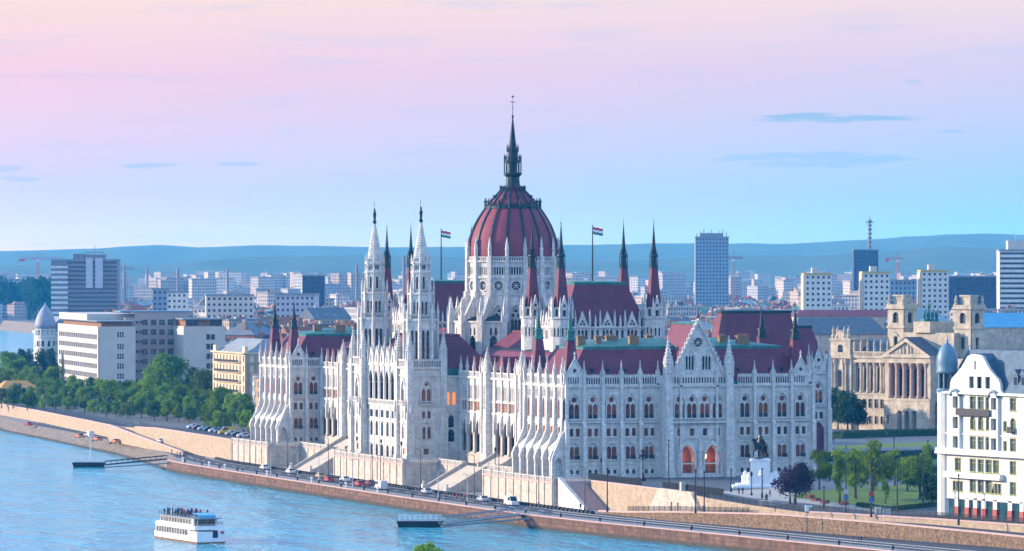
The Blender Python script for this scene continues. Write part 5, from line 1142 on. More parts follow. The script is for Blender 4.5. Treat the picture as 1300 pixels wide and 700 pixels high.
for s in (-3.3, 3.3):
    for z in (11, 16): m = MB(); m.fbox(MF, ac+s-.6, ac+s+.6, .9, 1.05, z, z+2.6); m.build('blind_window', 'glass', MU)
# portico
m = MB(); PX = [p0+1.9+(p1-p0-3.8)*i/5 for i in range(6)]
m.plate(MF, rect(p0, p1, 8.6, 18.6), [arch(t_, 2.0, 9.2, 14.6, .5) for t_ in [(PX[1]+PX[2])/2, (PX[2]+PX[3])/2, (PX[3]+PX[4])/2]]+[rect(p0+1, p0+2.2, 11, 14)], .2, 3.0)
m.fbox(MF, p0, p1, -1.2, 3.2, 18.6, 19.4); m.fbox(MF, p0, p0+1.4, -1.2, 2.6, 19.4, 30.5); m.fbox(MF, p1-1.4, p1, -1.2, 2.6, 19.4, 30.5)
m.fbox(MF, p0-.3, p1+.3, -1.2, 3.0, 30.5, 32.2); m.fbox(MF, p0-.7, p1+.7, -1.2, 3.6, 32.2, 32.8)
pc = (p0+p1)/2; m.plate(MF, [(p0-.7,32.8),(p1+.7,32.8),(pc,38.4)], [[(p0+2.2,33.3),(p1-2.2,33.3),(pc,37.2)]], 2.6, 3.6); m.plate(MF, [(p0,32.8),(p1,32.8),(pc,38)], [], 2, 2.7)
rnd = random.Random(4)
for i in range(26):
    q = rnd.uniform(-1, 1); t_ = pc+q*(p1-p0)*.36; h = (1-abs(q))*3.2+.4; x, y, _ = MF(t_, 2.8, 0); m.lathe(x, y, [(.3,33.3),(.42,33.3+h*.4),(.25,33.3+h*.75),(.28,33.3+h*.85),(.05,33.3+h)], 6)
m.build('portico', 'sand_stone', MU)
for t_ in PX: x, y, _ = MF(t_, 2.2, 0); m = MB(); m.lathe(x, y, [(1.0,19.4),(1.0,19.9),(.75,20.3),(.66,28.9),(.95,29.8),(1.05,30.5)], 14); m.build('column', mat('rose marble', (.42,.28,.22), .6, .15, 1) if 'rose' not in M else M['rose'], MU); M['rose'] = bpy.data.materials['rose marble']
m = MB(); m.fbox(MF, p0+1.4, p1-1.4, -1.1, -.9, 19.4, 30.4, 0); m.fbox(MF, p0, p1, .1, .3, 9, 17.5, 1)
for i in range(5): t_ = (PX[i]+PX[i+1])/2; m.fbox(MF, t_-.8, t_+.8, -.95, -.75, 20, 28.5, 1)
m.build('porch_back_wall', ['sand_stone', 'glass'], MU)
m = MB(); m.add([MF(p0-.9,3.7,32.8), MF(pc,3.7,38.7), MF(p1+.9,3.7,32.8), MF(p0-.9,-20,32.8), MF(pc,-20,38.7), MF(p1+.9,-20,32.8)], [(0,1,4,3),(1,2,5,4)]); m.build('portico_roof', 'slate', MU)
m = MB(); m.fbox(MF, p0+2, p1+4, -16, -4, 32, 40); m.fbox(MF, p0+7, p1-5, -15, -3, 40, 43.5)
m.build('attic', 'sand_stone', MU)
m = MB(); x, y, _ = MF(pc+1, -7, 0); m.box(x-2.5,x+2.5,y-1.5,y+1.5,43.5,44.3)
for dx in (-2.1,-.7,.7,2.1): m.lathe(x+dx, y-.6, [(.3,44.3),(.62,45.2),(.55,46.2),(.3,46.8)], 7); m.tube((x+dx,y-.8,46),(x+dx,y-1.6,47.4), .32, 6, 0, .2); m.tube((x+dx,y-1.6,47.4),(x+dx,y-2.2,47.1), .2, 6, 0, .1)
m.lathe(x, y+.8, [(.5,44.3),(.4,47),(.5,48.2),(.2,48.6),(.28,49.1),(.05,49.5)], 8); m.tube((x,y+.8,48),(x+1.3,y+.6,49.4), .14, 5); m.build('quadriga', 'copper', MU)
m = MB(); m.add([MF(2,-1,32.2), MF(p0,-1,32.2), MF(p0-2,-11,38), MF(6,-11,38), MF(p0,-22,32.2), MF(2,-22,32.2)], [(0,1,2,3),(3,2,4,5)]); m.build('wing_roof', 'slate', MU)
def belfry(t_, n_, w_):
    h = w_/2; m = MB(); m.fbox(MF, t_-h, t_+h, n_-w_, n_, 8.6, 32.8)
    for z0, z1, hl in ((32.8, 41.5, [rect(t_-.8, t_+.8, 35, 38.6)]), (41.5, 47.6, [arch(t_, 2.4, 43, 45.2, .5)])):
        m.plate(MF, rect(t_-h, t_+h, z0, z1), hl, n_-.6, n_); m.plate(MF, rect(t_-h, t_+h, z0, z1), [], n_-w_, n_-w_+.3)
        for sgn in (-1, 1): m.plate(lambda a, q, z: MF(t_+sgn*(h-.3+q), n_-h+a, z), rect(-h+.3, h-.02, z0, z1), [[(p[0]-t_, p[1]) for p in hl[0]]], -.3, .3)
    for z, o in ((32.6,.4), (41.3,.35), (47.4,.6), (48.1,.3)): m.fbox(MF, t_-h-o, t_+h+o, n_-w_-o, n_+o, z, z+.7)
    m.plate(MF, [(t_-1.3,38.9),(t_+1.3,38.9),(t_,40)], [], n_-.1, n_+.4); m.fbox(MF, t_-1.9, t_+1.9, n_-w_/2-1.9, n_-w_/2+1.9, 48.8, 51.4); m.fbox(MF, t_-2.2, t_+2.2, n_-w_/2-2.2, n_-w_/2+2.2, 51.4, 51.9)
    for sx in (-1, 1):
        for sy in (-1, 1):
            x, y, _ = MF(t_+sx*(h-.4), n_-h+sy*(h-.4), 0); m.lathe(x, y, [(.7,48),(.8,49),(.4,49.4),(.55,50.4),(.3,50.9),(.35,51.3),(.05,51.8)], 7)
    m.build('belfry_tower', 'sand_stone', MU)
    m = MB(); m.fbox(MF, t_-h+.6, t_+h-.6, n_-w_+.6, n_-.6, 33, 47); m.build('belfry_shade_block', 'iron', MU)  # black block standing in for the shade inside the open belfry
q = Fac(MF.pt(0,-10), MF.pt(80,-10)); belfry(q.t(1146), -6.5, 6.6); belfry(q.t(1231), -6.5, 6.6)
# ---- pale office block with ribbon windows, left
OW = Fac((-194, 2053), (-167, 1939)); OB = empty('office_block', (0,0,0), label='long pale stone office block with narrow window bands behind the embankment trees', cat='building')
dS = (-OW.d[1], OW.d[0]); dS = dS if dS[0] > 0 else (-dS[0], -dS[1])
OS = Fac((-167, 1939), (-167+dS[0]*52, 1939+dS[1]*52)); w1 = OS.t(172); w2 = OS.t(233); w3_ = OS.t(286)
mb = MB(); bands = [32.3, 28.4, 24.5, 20.5, 16.6]
e = [8.6]+[ (a+b_)/2+.6 for a, b_ in zip([12.2]+bands[::-1], bands[::-1])]+[36.7]
sh = {}
zr = [12.2]+bands[::-1]
for z, a, b_ in zip(zr, e, e[1:]):
    h = 2.0 if z > 13 else 3.2; n = 20
    mb.plate(OW, rect(0, OW.L, a, b_), [rect(3+i*(OW.L-6)/n+.5, 3+(i+1)*(OW.L-6)/n-.9, z-.9, z-.9+h) for i in range(n)], -.5, 0)
    m = MB(); m.fbox(OW, 1, OW.L-1, -.6, -.45, z-1, z+h-.8); m.build('window_band', 'glass', OB)
for a, b_ in zip(e, e[1:]):
    z = (a+b_)/2-.6; x0, x1 = OS.t(148.5), OS.t(157.5); g3 = (x1-x0)/3
    hl = [rect(x0+i*g3+.15, x0+(i+1)*g3-.15, z-.9+k*1.15, z+.1+k*1.15) for i in range(3) for k in range(2)] if z > 12 else [rect(x0-1.5, x1+2.5, 11, 13)]
    mb.plate(OS, rect(0, w1, a, b_), hl, -.4, 0); m = MB(); m.fbox(OS, x0-(1.6 if z < 12 else .2), x1+(2.6 if z < 12 else .2), -.5, -.38, z-1.1 if z > 12 else 10.8, z+1.6 if z > 12 else 13.2); m.build('stair_window', 'glass', OB)
mb.fbox(OS, 0.1, w1, -(OW.L-.5), -.5, 36.2, 36.7); mb.fbox(OS, w1-.3, w1, -60, -.02, 8.6, 36.6)
mb.build('front_wing', 'office', OB)
m = MB(); m.fbox(OS, 1.5, w1-1, -110, -1.5, 36.6, 38.6); m.build('attic', 'brown_wood', OB); m = MB(); m.fbox(OS, -.6, w1+.2, -112, .3, 38.6, 39.0); m.build('roof_slab', 'grey_roof', OB)
m = MB(); m.fbox(OS, -.2, w1+6, -112, -30, 39, 41.5); m.build('roof_house', 'office', OB)
OM = Fac(OS.pt(0,-24), OS.pt(60,-24)); a, b_ = OM.t(171), OM.t(240); m = MB(); rws = [38, 34, 30, 26, 22, 18, 14]; wc = [OM.t(x) for x in (184, 195, 205.5, 216.5, 227)]; wc2 = [OM.t(x) for x in (174, 178.5)]
win_part('o1', 2.2, 2.2, OB, 'pink_plaster', 'glass', -.4); win_part('o2', 1., 1.1, OB, 'pink_plaster', 'glass', -.35, False)
for z in rws:
    hl = [rect(t_-1.1, t_+1.1, z-1, z+1.2) for t_ in wc]+[rect(t_-.5, t_+.5, z-.4, z+.7) for t_ in wc2]; m.plate(OM, rect(a, b_, z-2, z+2), hl, -.5, 0)
    for t_ in wc: put_on('o1', OM, t_, z-1)
    for t_ in wc2: put_on('o2', OM, t_, z-.4)
m.fbox(OM, a-4, b_+8, -16, -.55, 8.6, 40); m.fbox(OM, a, b_, -.3, 0, 8.6, 12); m.fbox(OM, a, b_, -.3, 0, 40, 42.3); m.build('middle_wing', 'pink_plaster', OB)
m = MB(); m.fbox(OM, a-6, b_+2, -18, .3, 42.3, 42.8); m.build('roof_slab', 'zinc', OB)
m = MB(); m.fbox(OS, w2, w3_, -30, 0, 8.6, 36.7); 
for z in zr[1:]:
    pass
m.build('rear_wing', 'office', OB); t0_ = OS.t(262)
for z in zr[1:]:
    for i in range(2): mm = MB(); mm.fbox(OS, t0_+i*1.9, t0_+1.6+i*1.9, -.1, .06, z-1, z+1.2); mm.build('stair_window', 'glass', OB)
m = MB(); m.fbox(OS, w2+1, w3_-1, -28, -1.2, 36.7, 39.4, 0); m.fbox(OS, w2+1.2, w2+6, -1.3, -1.1, 37, 39.2, 1); m.fbox(OS, w3_-6, w3_-1.2, -1.3, -1.1, 37, 39.2, 1); m.build('attic', ['brown_wood', 'glass'], OB)
m = MB(); m.fbox(OS, w2-.3, w3_+.3, -31, .4, 39.4, 39.9); m.build('roof_slab', 'grey_roof', OB)
# ---- cream house with balcony bands
CW = Fac((-108.5, 1742), (-94.2, 1696.)); CB = empty('apartment_house', (0,0,0), label='cream apartment house with iron balconies on every floor beside the embankment trees', cat='building')
dS = (CW.d[1]*-1, CW.d[0]); dS = dS if dS[0] > 0 else (-dS[0], -dS[1]); CS = Fac((-94.2, 1696), (-94.2+dS[0]*20, 1696+dS[1]*20))
win_part('c1', 1.3, 2.2, CB, 'cream_plaster', 'glass', -.35); win_part('c2', 1.4, 2.2, CB, 'cream_plaster', 'glass', -.35, False)
m = MB(); zs_ = [9.6+3.5*i for i in range(6)]; tw = [2.4+i*(CW.L-4.8)/9 for i in range(10)]; ts = [2.5, 5.2, 9.4, 12.1, 16]
for z in zs_:
    m.plate(CW, rect(0, CW.L, z-.9, z+2.6), [rect(t_-.6, t_+.6, z, z+2.1) for t_ in tw], -.5, 0); m.plate(CS, rect(0, 20, z-.9, z+2.6), [rect(t_-.65, t_+.65, z, z+2.1) for t_ in ts], -.5, 0)
    for t_ in tw: put_on('c1', CW, t_, z)
    for t_ in ts[:4]: put_on('c2', CS, t_, z)
    if z > 10:
        b = MB(); b.fbox(CW, tw[1]-1.2, tw[-2]+1.2, -.05, 1.1, z-.5, z-.3); b.build('balcony_slab', 'cream_plaster', CB)
        b = MB(); b.fbox(CW, tw[1]-1.2, tw[-2]+1.2, 1.0, 1.1, z+.5, z+.62)
        for i in range(70): t_ = tw[1]-1.2+i*(tw[-2]-tw[1]+2.4)/69; b.fbox(CW, t_-.1, t_+.1, 1.02, 1.08, z-.3, z+.5)
        b.build('balcony_rail', 'iron', CB)
for t_ in (tw[0], tw[-1]): m.fbox(CW, t_-1.9, t_+1.9, -1.2, -.02, 30.2, 32.6)
m.fbox(CW, 0, CW.L, -20, -.6, 8.5, 30); m.build('wall', 'cream_plaster', CB)
m = MB(); m.fbox(CW, -.5, CW.L+.5, -20, .8, 30, 30.5); m.build('cornice', 'cream_plaster', CB)
m = MB(); P = [CW(0,-1.5,30.5), CW(CW.L,-1.5,30.5), CW(CW.L,-20,30.5), CW(0,-20,30.5), CW(6,-8,35), CW(CW.L-6,-8,35), CW(CW.L-6,-13,35), CW(6,-13,35)]; m.add(P, [(0,1,5,4),(1,2,6,5),(2,3,7,6),(3,0,4,7),(4,5,6,7)]); m.build('roof', 'grey_roof', CB)
# ---- white ornate house with a pointed dome, far left
M['pale_slate'] = mat('pale violet slate', (.30,.31,.38), .6, .1, .5)
AX = Fac((-212, 2130), (-202, 2085)); AH = empty('turreted_house', (0,0,0), label='small ornate white house with pointed grey corner dome by the river bend', cat='building')
dS = (-AX.d[1], AX.d[0]); dS = dS if dS[0] > 0 else (-dS[0], -dS[1]); AS = Fac((-202, 2085), (-202+dS[0]*22, 2085+dS[1]*22))
win_part('h1', 1.6, 2.6, AH, 'white_plaster', 'glass', -.35)
m = MB()
for z in (11, 15.5, 20, 24.5, 29):
    m.plate(AX, rect(0, AX.L, z-1.5, z+3), [rect(4+i*6-.8, 4+i*6+.8, z-.2, z+2.4) for i in range(7)], -.5, 0); m.plate(AS, rect(0, 22, z-1.5, z+3), [rect(4+i*5-.8, 4+i*5+.8, z-.2, z+2.4) for i in range(4)], -.5, 0)
    for i in range(7): put_on('h1', AX, 4+i*6, z-.2)
    for i in range(4): put_on('h1', AS, 4+i*5, z-.2)
m.fbox(AX, 0, AX.L, -22, -.6, 8.5, 32); m.fbox(AX, -.5, AX.L+.5, -22, .6, 31.8, 32.6); m.fbox(AX, 0, AX.L, -.1, .4, 22.6, 23); m.build('wall', 'white_plaster', AH)
m = MB(); m.add([AX(0,0,32.6), AX(AX.L,0,32.6), AX(AX.L,-22,32.6), AX(0,-22,32.6), AX(4,-7,39), AX(AX.L-4,-7,39), AX(AX.L-4,-14,39), AX(4,-14,39)], [(0,1,5,4),(1,2,6,5),(2,3,7,6),(3,0,4,7),(4,5,6,7)]); m.build('roof', 'grey_roof', AH)
x, y = LX(-202.6, 2086); m = MB(); m.lathe(x, y, [(4.2,8.6),(4.2,30),(4.6,30.2),(4.6,31),(4.1,31.1)], 14)
for i in range(14): a = 2*math.pi*i/14; m.lathe(x+4.2*math.cos(a), y+4.2*math.sin(a), [(.4,31),(.4,33.4)], 5)
m.lathe(x, y, [(3.8,31),(3.8,33.4),(4.5,33.5),(4.5,34)], 14); m.build('corner_tower', 'white_plaster', AH)
for zz in (11.5, 16.5, 21.5, 26.3):
    for k in range(7):
        a = R(-190+k*36); ca, sa = math.cos(a), math.sin(a); Fq = lambda t, n, z: (x+ca*(4.1+n)-sa*t, y+sa*(4.1+n)+ca*t, z)
        m = MB(); m.plate(Fq, arch(0, 1.5, zz-.15, zz+2.1, .5), [arch(0, 1.2, zz, zz+2., .5)], -.05, .22); q = m.build('window', 'white_plaster', AH); m = MB(); m.plate(Fq, arch(0, 1.3, zz, zz+2., .5), [], 0, .12); m.build('pane', 'glass', q)
m = MB()
for zz in (15, 20, 25): m.lathe(x, y, [(4.25,zz),(4.5,zz+.1),(4.5,zz+.4),(4.25,zz+.5)], 14)
m.build('string_course', 'white_plaster', AH)
m = MB(); m.lathe(x, y, [(4.5,34),(4.55,36),(4.2,38),(3.3,40.4),(2.,42.4),(.7,44),(.1,45.4)], 16, 0, 0, True); m.build('tower_dome', 'pale_slate', AH)
# ------------------------------------------------------------------ the city behind
WALLC = [('cream', (.50,.43,.31)), ('white', (.58,.57,.54)), ('ochre', (.48,.34,.18)), ('grey', (.33,.34,.36)), ('pink', (.48,.36,.31)), ('brick', (.27,.12,.08)), ('tan', (.42,.36,.28))]
ROOFC = [('red', (.34,.075,.045)), ('brown', (.17,.08,.06)), ('slate grey', (.16,.19,.23)), ('dark', (.06,.065,.08)), ('pale grey', (.36,.38,.40)), ('rust', (.28,.11,.06)), ('green', (.10,.22,.18))]
def bank_x(Y): return interp([(1774,-189)]+[(y, x) for x, y in FAR_BANK[1:]], Y) if Y > 1774 else -165
def blocked(px, Y, X):
    if Y < 4700 and X < bank_x(Y)+38: return True
    if px < 345 and Y < 1840: return True
    if 55 < px < 330 and Y < 2130: return True
    if px < 110 and Y < 2300: return True
    if Y < 1570: return True
    if px > 1035 and Y < 1640: return True
    if px < 75 and 3000 < Y < 4400: return True
    return False
def house(mbw, mbr, mbc, x, y, w, d, h, rh, kind, a, wc, rc, rnd, z0=8.6):
    ca, sa = math.cos(a), math.sin(a)
    def T(p, q, z): return (x+ca*p-sa*q, y+sa*p+ca*q, z)
    hw, hd = w/2, d/2; zt = z0+h; B = [T(-hw,-hd,z0),T(hw,-hd,z0),T(hw,hd,z0),T(-hw,hd,z0)]; U = [T(-hw,-hd,zt),T(hw,-hd,zt),T(hw,hd,zt),T(-hw,hd,zt)]
    mbw.col = (*wc, 1.); mbr.col = (*rc, 0.)
    mbw.add(B+U, [(0,1,5,4),(1,2,6,5),(2,3,7,6),(3,0,4,7)])
    o = .4; E = [T(-hw-o,-hd-o,zt-.1),T(hw+o,-hd-o,zt-.1),T(hw+o,hd+o,zt-.1),T(-hw-o,hd+o,zt-.1)]
    if kind == 'flat':
        mbr.add(E+[(p[0],p[1],zt+.8) for p in E], [(0,1,5,4),(1,2,6,5),(2,3,7,6),(3,0,4,7),(4,5,6,7)])
    else:
        along = w >= d; r = rh; i = (hd*.9 if kind == 'hip' else 0) if along else (hw*.9 if kind == 'hip' else 0)
        if along: Rg = [T(-hw-o+i,0,zt+r), T(hw+o-i,0,zt+r)]; mbr.add(E+Rg, [(0,1,5,4),(2,3,4,5),(1,2,5),(3,0,4)])
        else: Rg = [T(0,-hd-o+i,zt+r), T(0,hd+o-i,zt+r)]; mbr.add(E+Rg, [(1,2,5,4),(3,0,4,5),(0,1,4),(2,3,5)])
    nc = rnd.randint(1, 4) if h < 30 else 1; dorm = rnd.random() < .45 and kind != 'flat'
    for j in range(nc):
        p, q = rnd.uniform(-.38,.38)*w, rnd.uniform(-.35,.35)*d; s = rnd.uniform(.4,.9); L = rnd.uniform(.6,1.6); cz = zt+(rnd.uniform(1.6,3.) if kind == 'flat' else rh+rnd.uniform(.3,1.4))
        cm = mbc
        if isinstance(mbc, list): cm = MB(); mbc.append(cm)
        cm.col = (*rnd.choice([(.32,.15,.10),(.45,.4,.34),(.36,.25,.17)]), 0.)
        cm.add([T(p-L,q-s,zt),T(p+L,q-s,zt),T(p+L,q+s,zt),T(p-L,q+s,zt),T(p-L,q-s,cz),T(p+L,q-s,cz),T(p+L,q+s,cz),T(p-L,q+s,cz)], [(0,1,5,4),(1,2,6,5),(2,3,7,6),(3,0,4,7),(4,5,6,7)])
    if dorm:
        for j in range(rnd.randint(2, 4)):
            p = (j+.5)/4*w-hw; q = -hd*.62; z = zt+.2; mbw.col = (*[c*.9 for c in wc], 0.)
            mbw.add([T(p-.8,q-.7,z),T(p+.8,q-.7,z),T(p+.8,q+1.6,z),T(p-.8,q+1.6,z),T(p-.8,q-.7,z+2),T(p+.8,q-.7,z+2),T(p+.8,q+1.6,z+2.2),T(p-.8,q+1.6,z+2.2)], [(0,1,5,4),(1,2,6,5),(2,3,7,6),(3,0,4,7),(4,5,6,7)])
    return nc, dorm
rnd = random.Random(11); CITY = []; Y = 1585.
while Y < 2640:
    dep = rnd.uniform(13, 18); px = -70.; phase = rnd.random()
    while px < 1370:
        wd = rnd.uniform(10, 26); wpx = wd*F_PX/Y; X = (px+wpx/2-CXP)*Y/F_PX; YY = Y+rnd.uniform(-5,5)
        if not blocked(px+wpx/2, YY, X): CITY.append((px+wpx/2, YY, X, wd, dep))
        px += wpx+(F_PX/Y)*(rnd.choice([0,0,0,0,2,9]))
    Y += dep+rnd.choice([2,4,14])
def near(px): 
    T_ = [(70,'at the left edge beyond the river bend'),(160,'below the office tower'),(270,'behind the pale office block'),(340,'behind the cream apartment house'),(400,'above the north pavilion'),(460,'just left of the twin river towers'),(550,'between the twin river towers'),(640,'left of the dome'),(730,'right of the dome'),(840,'behind the steep hall roof'),(930,'below the tall blue slab tower'),(1010,'behind the east roofs'),(1075,'left of the museum'),(1130,'behind the left museum wing'),(1215,'between the museum belfries'),(1400,'behind the white corner house')]
    for a, s in T_:
        if px < a: return s
def depthw(Y): return 'in the nearest ranks' if Y < 1800 else 'in the second ranks' if Y < 2050 else 'in the middle ranks' if Y < 2350 else 'in the hazy far ranks'
CITY.sort(key=lambda c: c[1]); used = {}; stuffw = (MB(), MB(), MB()); n_th = 0
for i, (px, YY, X, wd, dep) in enumerate(CITY):
    x, y = LX(X, YY); a = R(rnd.choice([0, 0, 8, -12, 22, 45])) if YY > 1700 else R(rnd.choice([0, 0, 6])); h = rnd.uniform(13, 20)+(rnd.random() < .1)*5; kind = rnd.choice(['gable','gable','hip','hip','flat'] if YY < 2200 else ['gable','hip','flat','flat','flat'])
    wn, wc = rnd.choice(WALLC); rn, rc = rnd.choice(ROOFC[:6] if kind != 'flat' else [ROOFC[2], ROOFC[3], ROOFC[4], ROOFC[4], ROOFC[6]]); j = rnd.uniform(.8, 1.15); wc = tuple(c*j for c in wc); rc = tuple(c*j for c in rc)
    if n_th < 285 and -12 < px < 1312:
        mw, mr, mc = MB(), MB(), []; nc, dm = house(mw, mr, mc, x, y, wd, dep, h, rnd.uniform(3.2, 6.5), kind, a, wc, rc, rnd)
        o = mw.build('city_house', 'city', None, True, True); mr.build('roof', 'city', o, True, True); [q.build('chimney', 'city', o, True, True) for q in mc]
        size = 'wide' if wd > 20 else 'narrow' if wd < 14 else 'plain'
        lab = f"{size} {wn} {'flat' if kind == 'flat' else 'hipped' if kind == 'hip' else 'gabled'} house, {rn} roof{' with dormers' if dm else ''}, {near(px)} {depthw(YY)}"
        lab = lab.replace('plain ', '') if len(lab.split()) > 16 else lab
        if len(lab.split()) > 16: lab = lab.replace(' with dormers', '').replace('in the ', '')
        used.setdefault(lab, []).append(o); tag(o, lab, 'house', 'houses of the old town behind the big domed building'); n_th += 1
    else: house(*stuffw, x, y, wd, dep, h, rnd.uniform(3, 6), kind, a, wc, rc, rnd)
# the mass of far roofs
Y = 2650.
while Y < 8700:
    stp = 19+(Y-2650)*.009; px = -220.
    while px < 1520:
        wd = rnd.uniform(9, 23); wpx = wd*F_PX/Y; X = (px+wpx/2-CXP)*Y/F_PX
        if not blocked(px+wpx/2, Y, X) and rnd.random() < (.75 if Y < 4500 else .5):
            x, y = LX(X, Y+rnd.uniform(-8,8)); wn, wc = rnd.choice(WALLC[:5]+[WALLC[1]]*2); rn, rc = rnd.choice(ROOFC[:4]+[ROOFC[0], ROOFC[5], ROOFC[4], ROOFC[6]])
            tall = rnd.random() < (.03 if Y < 4200 else .17 if Y > 5200 else .06)
            if tall: house(*stuffw, x, y, rnd.uniform(14, 34), 13, rnd.uniform(26, 46) if Y > 5000 else rnd.uniform(22,30), 3, 'flat', R(rnd.choice([0, 90, 30, -40])), rnd.choice([(.60,.52,.46),(.52,.46,.42),(.62,.60,.58),(.48,.40,.34),(.40,.40,.43)]), (.4,.4,.4), rnd)
            else: house(*stuffw, x, y, wd, rnd.uniform(10, 22), rnd.uniform(8, 18), rnd.uniform(2, 5), rnd.choice(['flat','gable','gable','hip','hip']), R(rnd.choice([0, 0, 12, 30, -25])), wc, rc, rnd)
        px += wpx+rnd.choice([0, 2, 8])*F_PX/Y
    Y += stp
mw = stuffw[0]
for k in stuffw[1:]:
    o_ = len(mw.v); mw.v += k.v; mw.f += [tuple(i+o_ for i in f) for f in k.f]; mw.m += k.m; mw.c += k.c; mw.sm += k.sm
tag(mw.build('distant_city', 'city', None, True, True), kind='stuff')
# ---- landmarks of the skyline
def slab(name, label, px0, px1, Y, ytop, floors, cols, wall, glass='glass', inset=.25, ang=0., depth=16, cat='building', z0=8.6, band=False, side=True):
    X0, X1 = (px0-CXP)*Y/F_PX, (px1-CXP)*Y/F_PX; w = X1-X0; zt = height_at(ytop, Y); floors = max(3, int((zt-z0)/3.1)); cols = max(3, int(w/2.7)); root = empty(name, (0,0,0), label=label, cat=cat)
    ca, sa = math.cos(R(ang)), math.sin(R(ang)); Fc = Fac((X0, Y), (X0+w*ca, Y+w*sa)); m = MB(); fh = (zt-z0)/floors
    hl = []
    m.fbox(Fc, 0, w, -depth, -.5, z0, zt)
    for f in range(floors):
        z = z0+f*fh; n = 1 if band else cols; hs = [rect(w*(i+.5)/n-w/n*(.48 if band else .23), w*(i+.5)/n+w/n*(.48 if band else .23), z+fh*.3, z+fh*.74) for i in range(n)]
        m.plate(Fc, rect(0, w, z, z+fh), hs, -.45, 0)
        if side:
            nd_ = 3; m.plate(lambda t, q, zz: Fc(-.02-q, t, zz), rect(-depth, 0, z, z+fh), [rect(-depth*(i+.5)/nd_-1.6, -depth*(i+.5)/nd_+1.6, z+fh*.3, z+fh*.8) for i in range(nd_)], -.4, 0.02)
    m.build('wall', wall, root); g = MB(); g.fbox(Fc, .3, w-.3, -.48, -.4, z0+1, zt-.3)
    g.fbox(Fc, .25, .3, -depth+.5, -.5, z0+1, zt-.4); g.build('glazing', glass, root)
    m = MB(); m.fbox(Fc, -.4, w+.4, -depth-.4, .4, zt, zt+1.0); m.build('roof', 'grey_roof', root)
    return root, Fc, w, zt
M['navy'] = mat('navy cladding', (.035,.05,.10), .35, .1, .2); M['violet'] = mat('violet grey cladding', (.22,.17,.19), .6, .1, .2); M['pale_panel'] = mat('pale violet panel', (.48,.45,.5), .7, .06, .3)
M['blue_panel'] = mat('blue grey panel', (.22,.29,.38), .6, .08, .3); M['yellow_trim'] = mat('yellow parapet', (.55,.40,.07), .7, .1, 1)
r, Fc, w, zt = slab('office_tower', 'broad dark office tower with two pale vertical shafts at the far left', 65, 150, 3500, 331, 14, 14, 'violet', depth=20, band=True)
m = MB(); m.fbox(Fc, w*.52, w*.62, -1, 1.2, height_at(366, 3500), zt+2); m.build('service_shaft', 'pale_panel', r); m = MB(); m.fbox(Fc, w*.66, w*.77, -1, 1.2, height_at(366, 3500), zt+2); m.build('service_shaft', 'pale_panel', r)
m = MB(); m.fbox(Fc, w*.32, w*.48, -14, -4, zt+1, zt+5); m.fbox(Fc, w*.5, w*.8, -14, -4, zt+1, zt+4.5); m.tube(Fc(w*.64,-6,zt), Fc(w*.64,-6,zt+11), .25, 5); m.tube(Fc(w*.5,-6,zt+6), Fc(w*.78,-6,zt+6), .3, 5); m.build('roof_plant', 'violet', r)
m = MB(); m.fbox(Fc, .2, w*.24, .05, .6, 9, zt-.5)
for i in range(14): m.fbox(Fc, 0, w*.25, .1, 1.0, 12+i*3.7, 13.6+i*3.7, 1)
m.build('striped_bay', ['violet', 'white_plaster'], r)
r, Fc, w, zt = slab('blue_slab_tower', 'tall blue grey slab tower with rooftop aerials right of the spires', 883, 925, 4200, 302, 18, 12, 'blue_panel', depth=22)
m = MB(); m.fbox(Fc, 4, w-5, -18, -3, zt+1, zt+4)
for i in range(9): m.tube(Fc(1+i*3.3,-2-(i%3)*4,zt), Fc(1+i*3.3,-2-(i%3)*4,zt+4+(i*7%5)), .35, 5)
m.build('roof_aerials', 'steel', r)
r, Fc, w, zt = slab('dark_glass_tower', 'dark blue glass block carrying a tall segmented antenna mast', 1084, 1115, 4600, 318, 16, 9, 'navy', depth=24)
m = MB(); x, y, _ = Fc(w*.68, -10, 0); z = zt; m.lathe(x, y, [(1.1,zt),(1.0,zt+24),(.4,zt+32)], 8)
for i in range(7): m.lathe(x, y, [(1.1,zt+3+i*4),(2.4,zt+3.4+i*4),(2.4,zt+4.8+i*4),(1.1,zt+5.2+i*4)], 8)
m.fbox(Fc, w*.68-4, w*.68+4, -10.4, -9.6, zt+26.4, zt+27.2); m.build('antenna_mast', 'violet', r)
r, Fc, w, zt = slab('white_banded_tower', 'white office tower with dark window bands at the right edge', 1269, 1320, 3000, 319, 12, 10, 'white_plaster', depth=18, band=True)
m = MB(); m.fbox(Fc, w*.22, w*.9, -15, -3, zt, zt+6.5); m.tube(Fc(w*.42,-8,zt), Fc(w*.42,-8,zt+14), .2, 5); m.build('roof_plant', 'office', r)
for px0, px1, yt, lab in ((1022, 1056, 349, 'small white panel block with yellow parapet left of the antenna tower'), (1096, 1130, 347, 'white panel block with yellow parapet below the antenna tower'), (1170, 1204, 345, 'white panel block with rooftop aerials between the belfries')):
    r, Fc, w, zt = slab('panel_block', lab, px0, px1, 2750, yt, 8, 7, 'white_plaster', depth=12, ang=4)
    m = MB(); m.fbox(Fc, -.6, w+.6, -12.6, .6, zt, zt+.9); m.build('parapet', 'yellow_trim', r); m = MB(); m.fbox(Fc, w*.3, w*.55, -9, -4, zt+.9, zt+4); m.build('lift_house', 'office', r)
    m = MB(); m.fbox(Fc, -.9, .1, -11.5, -.5, 9, zt-.2); m.build('end_wall', 'cream_plaster', r)
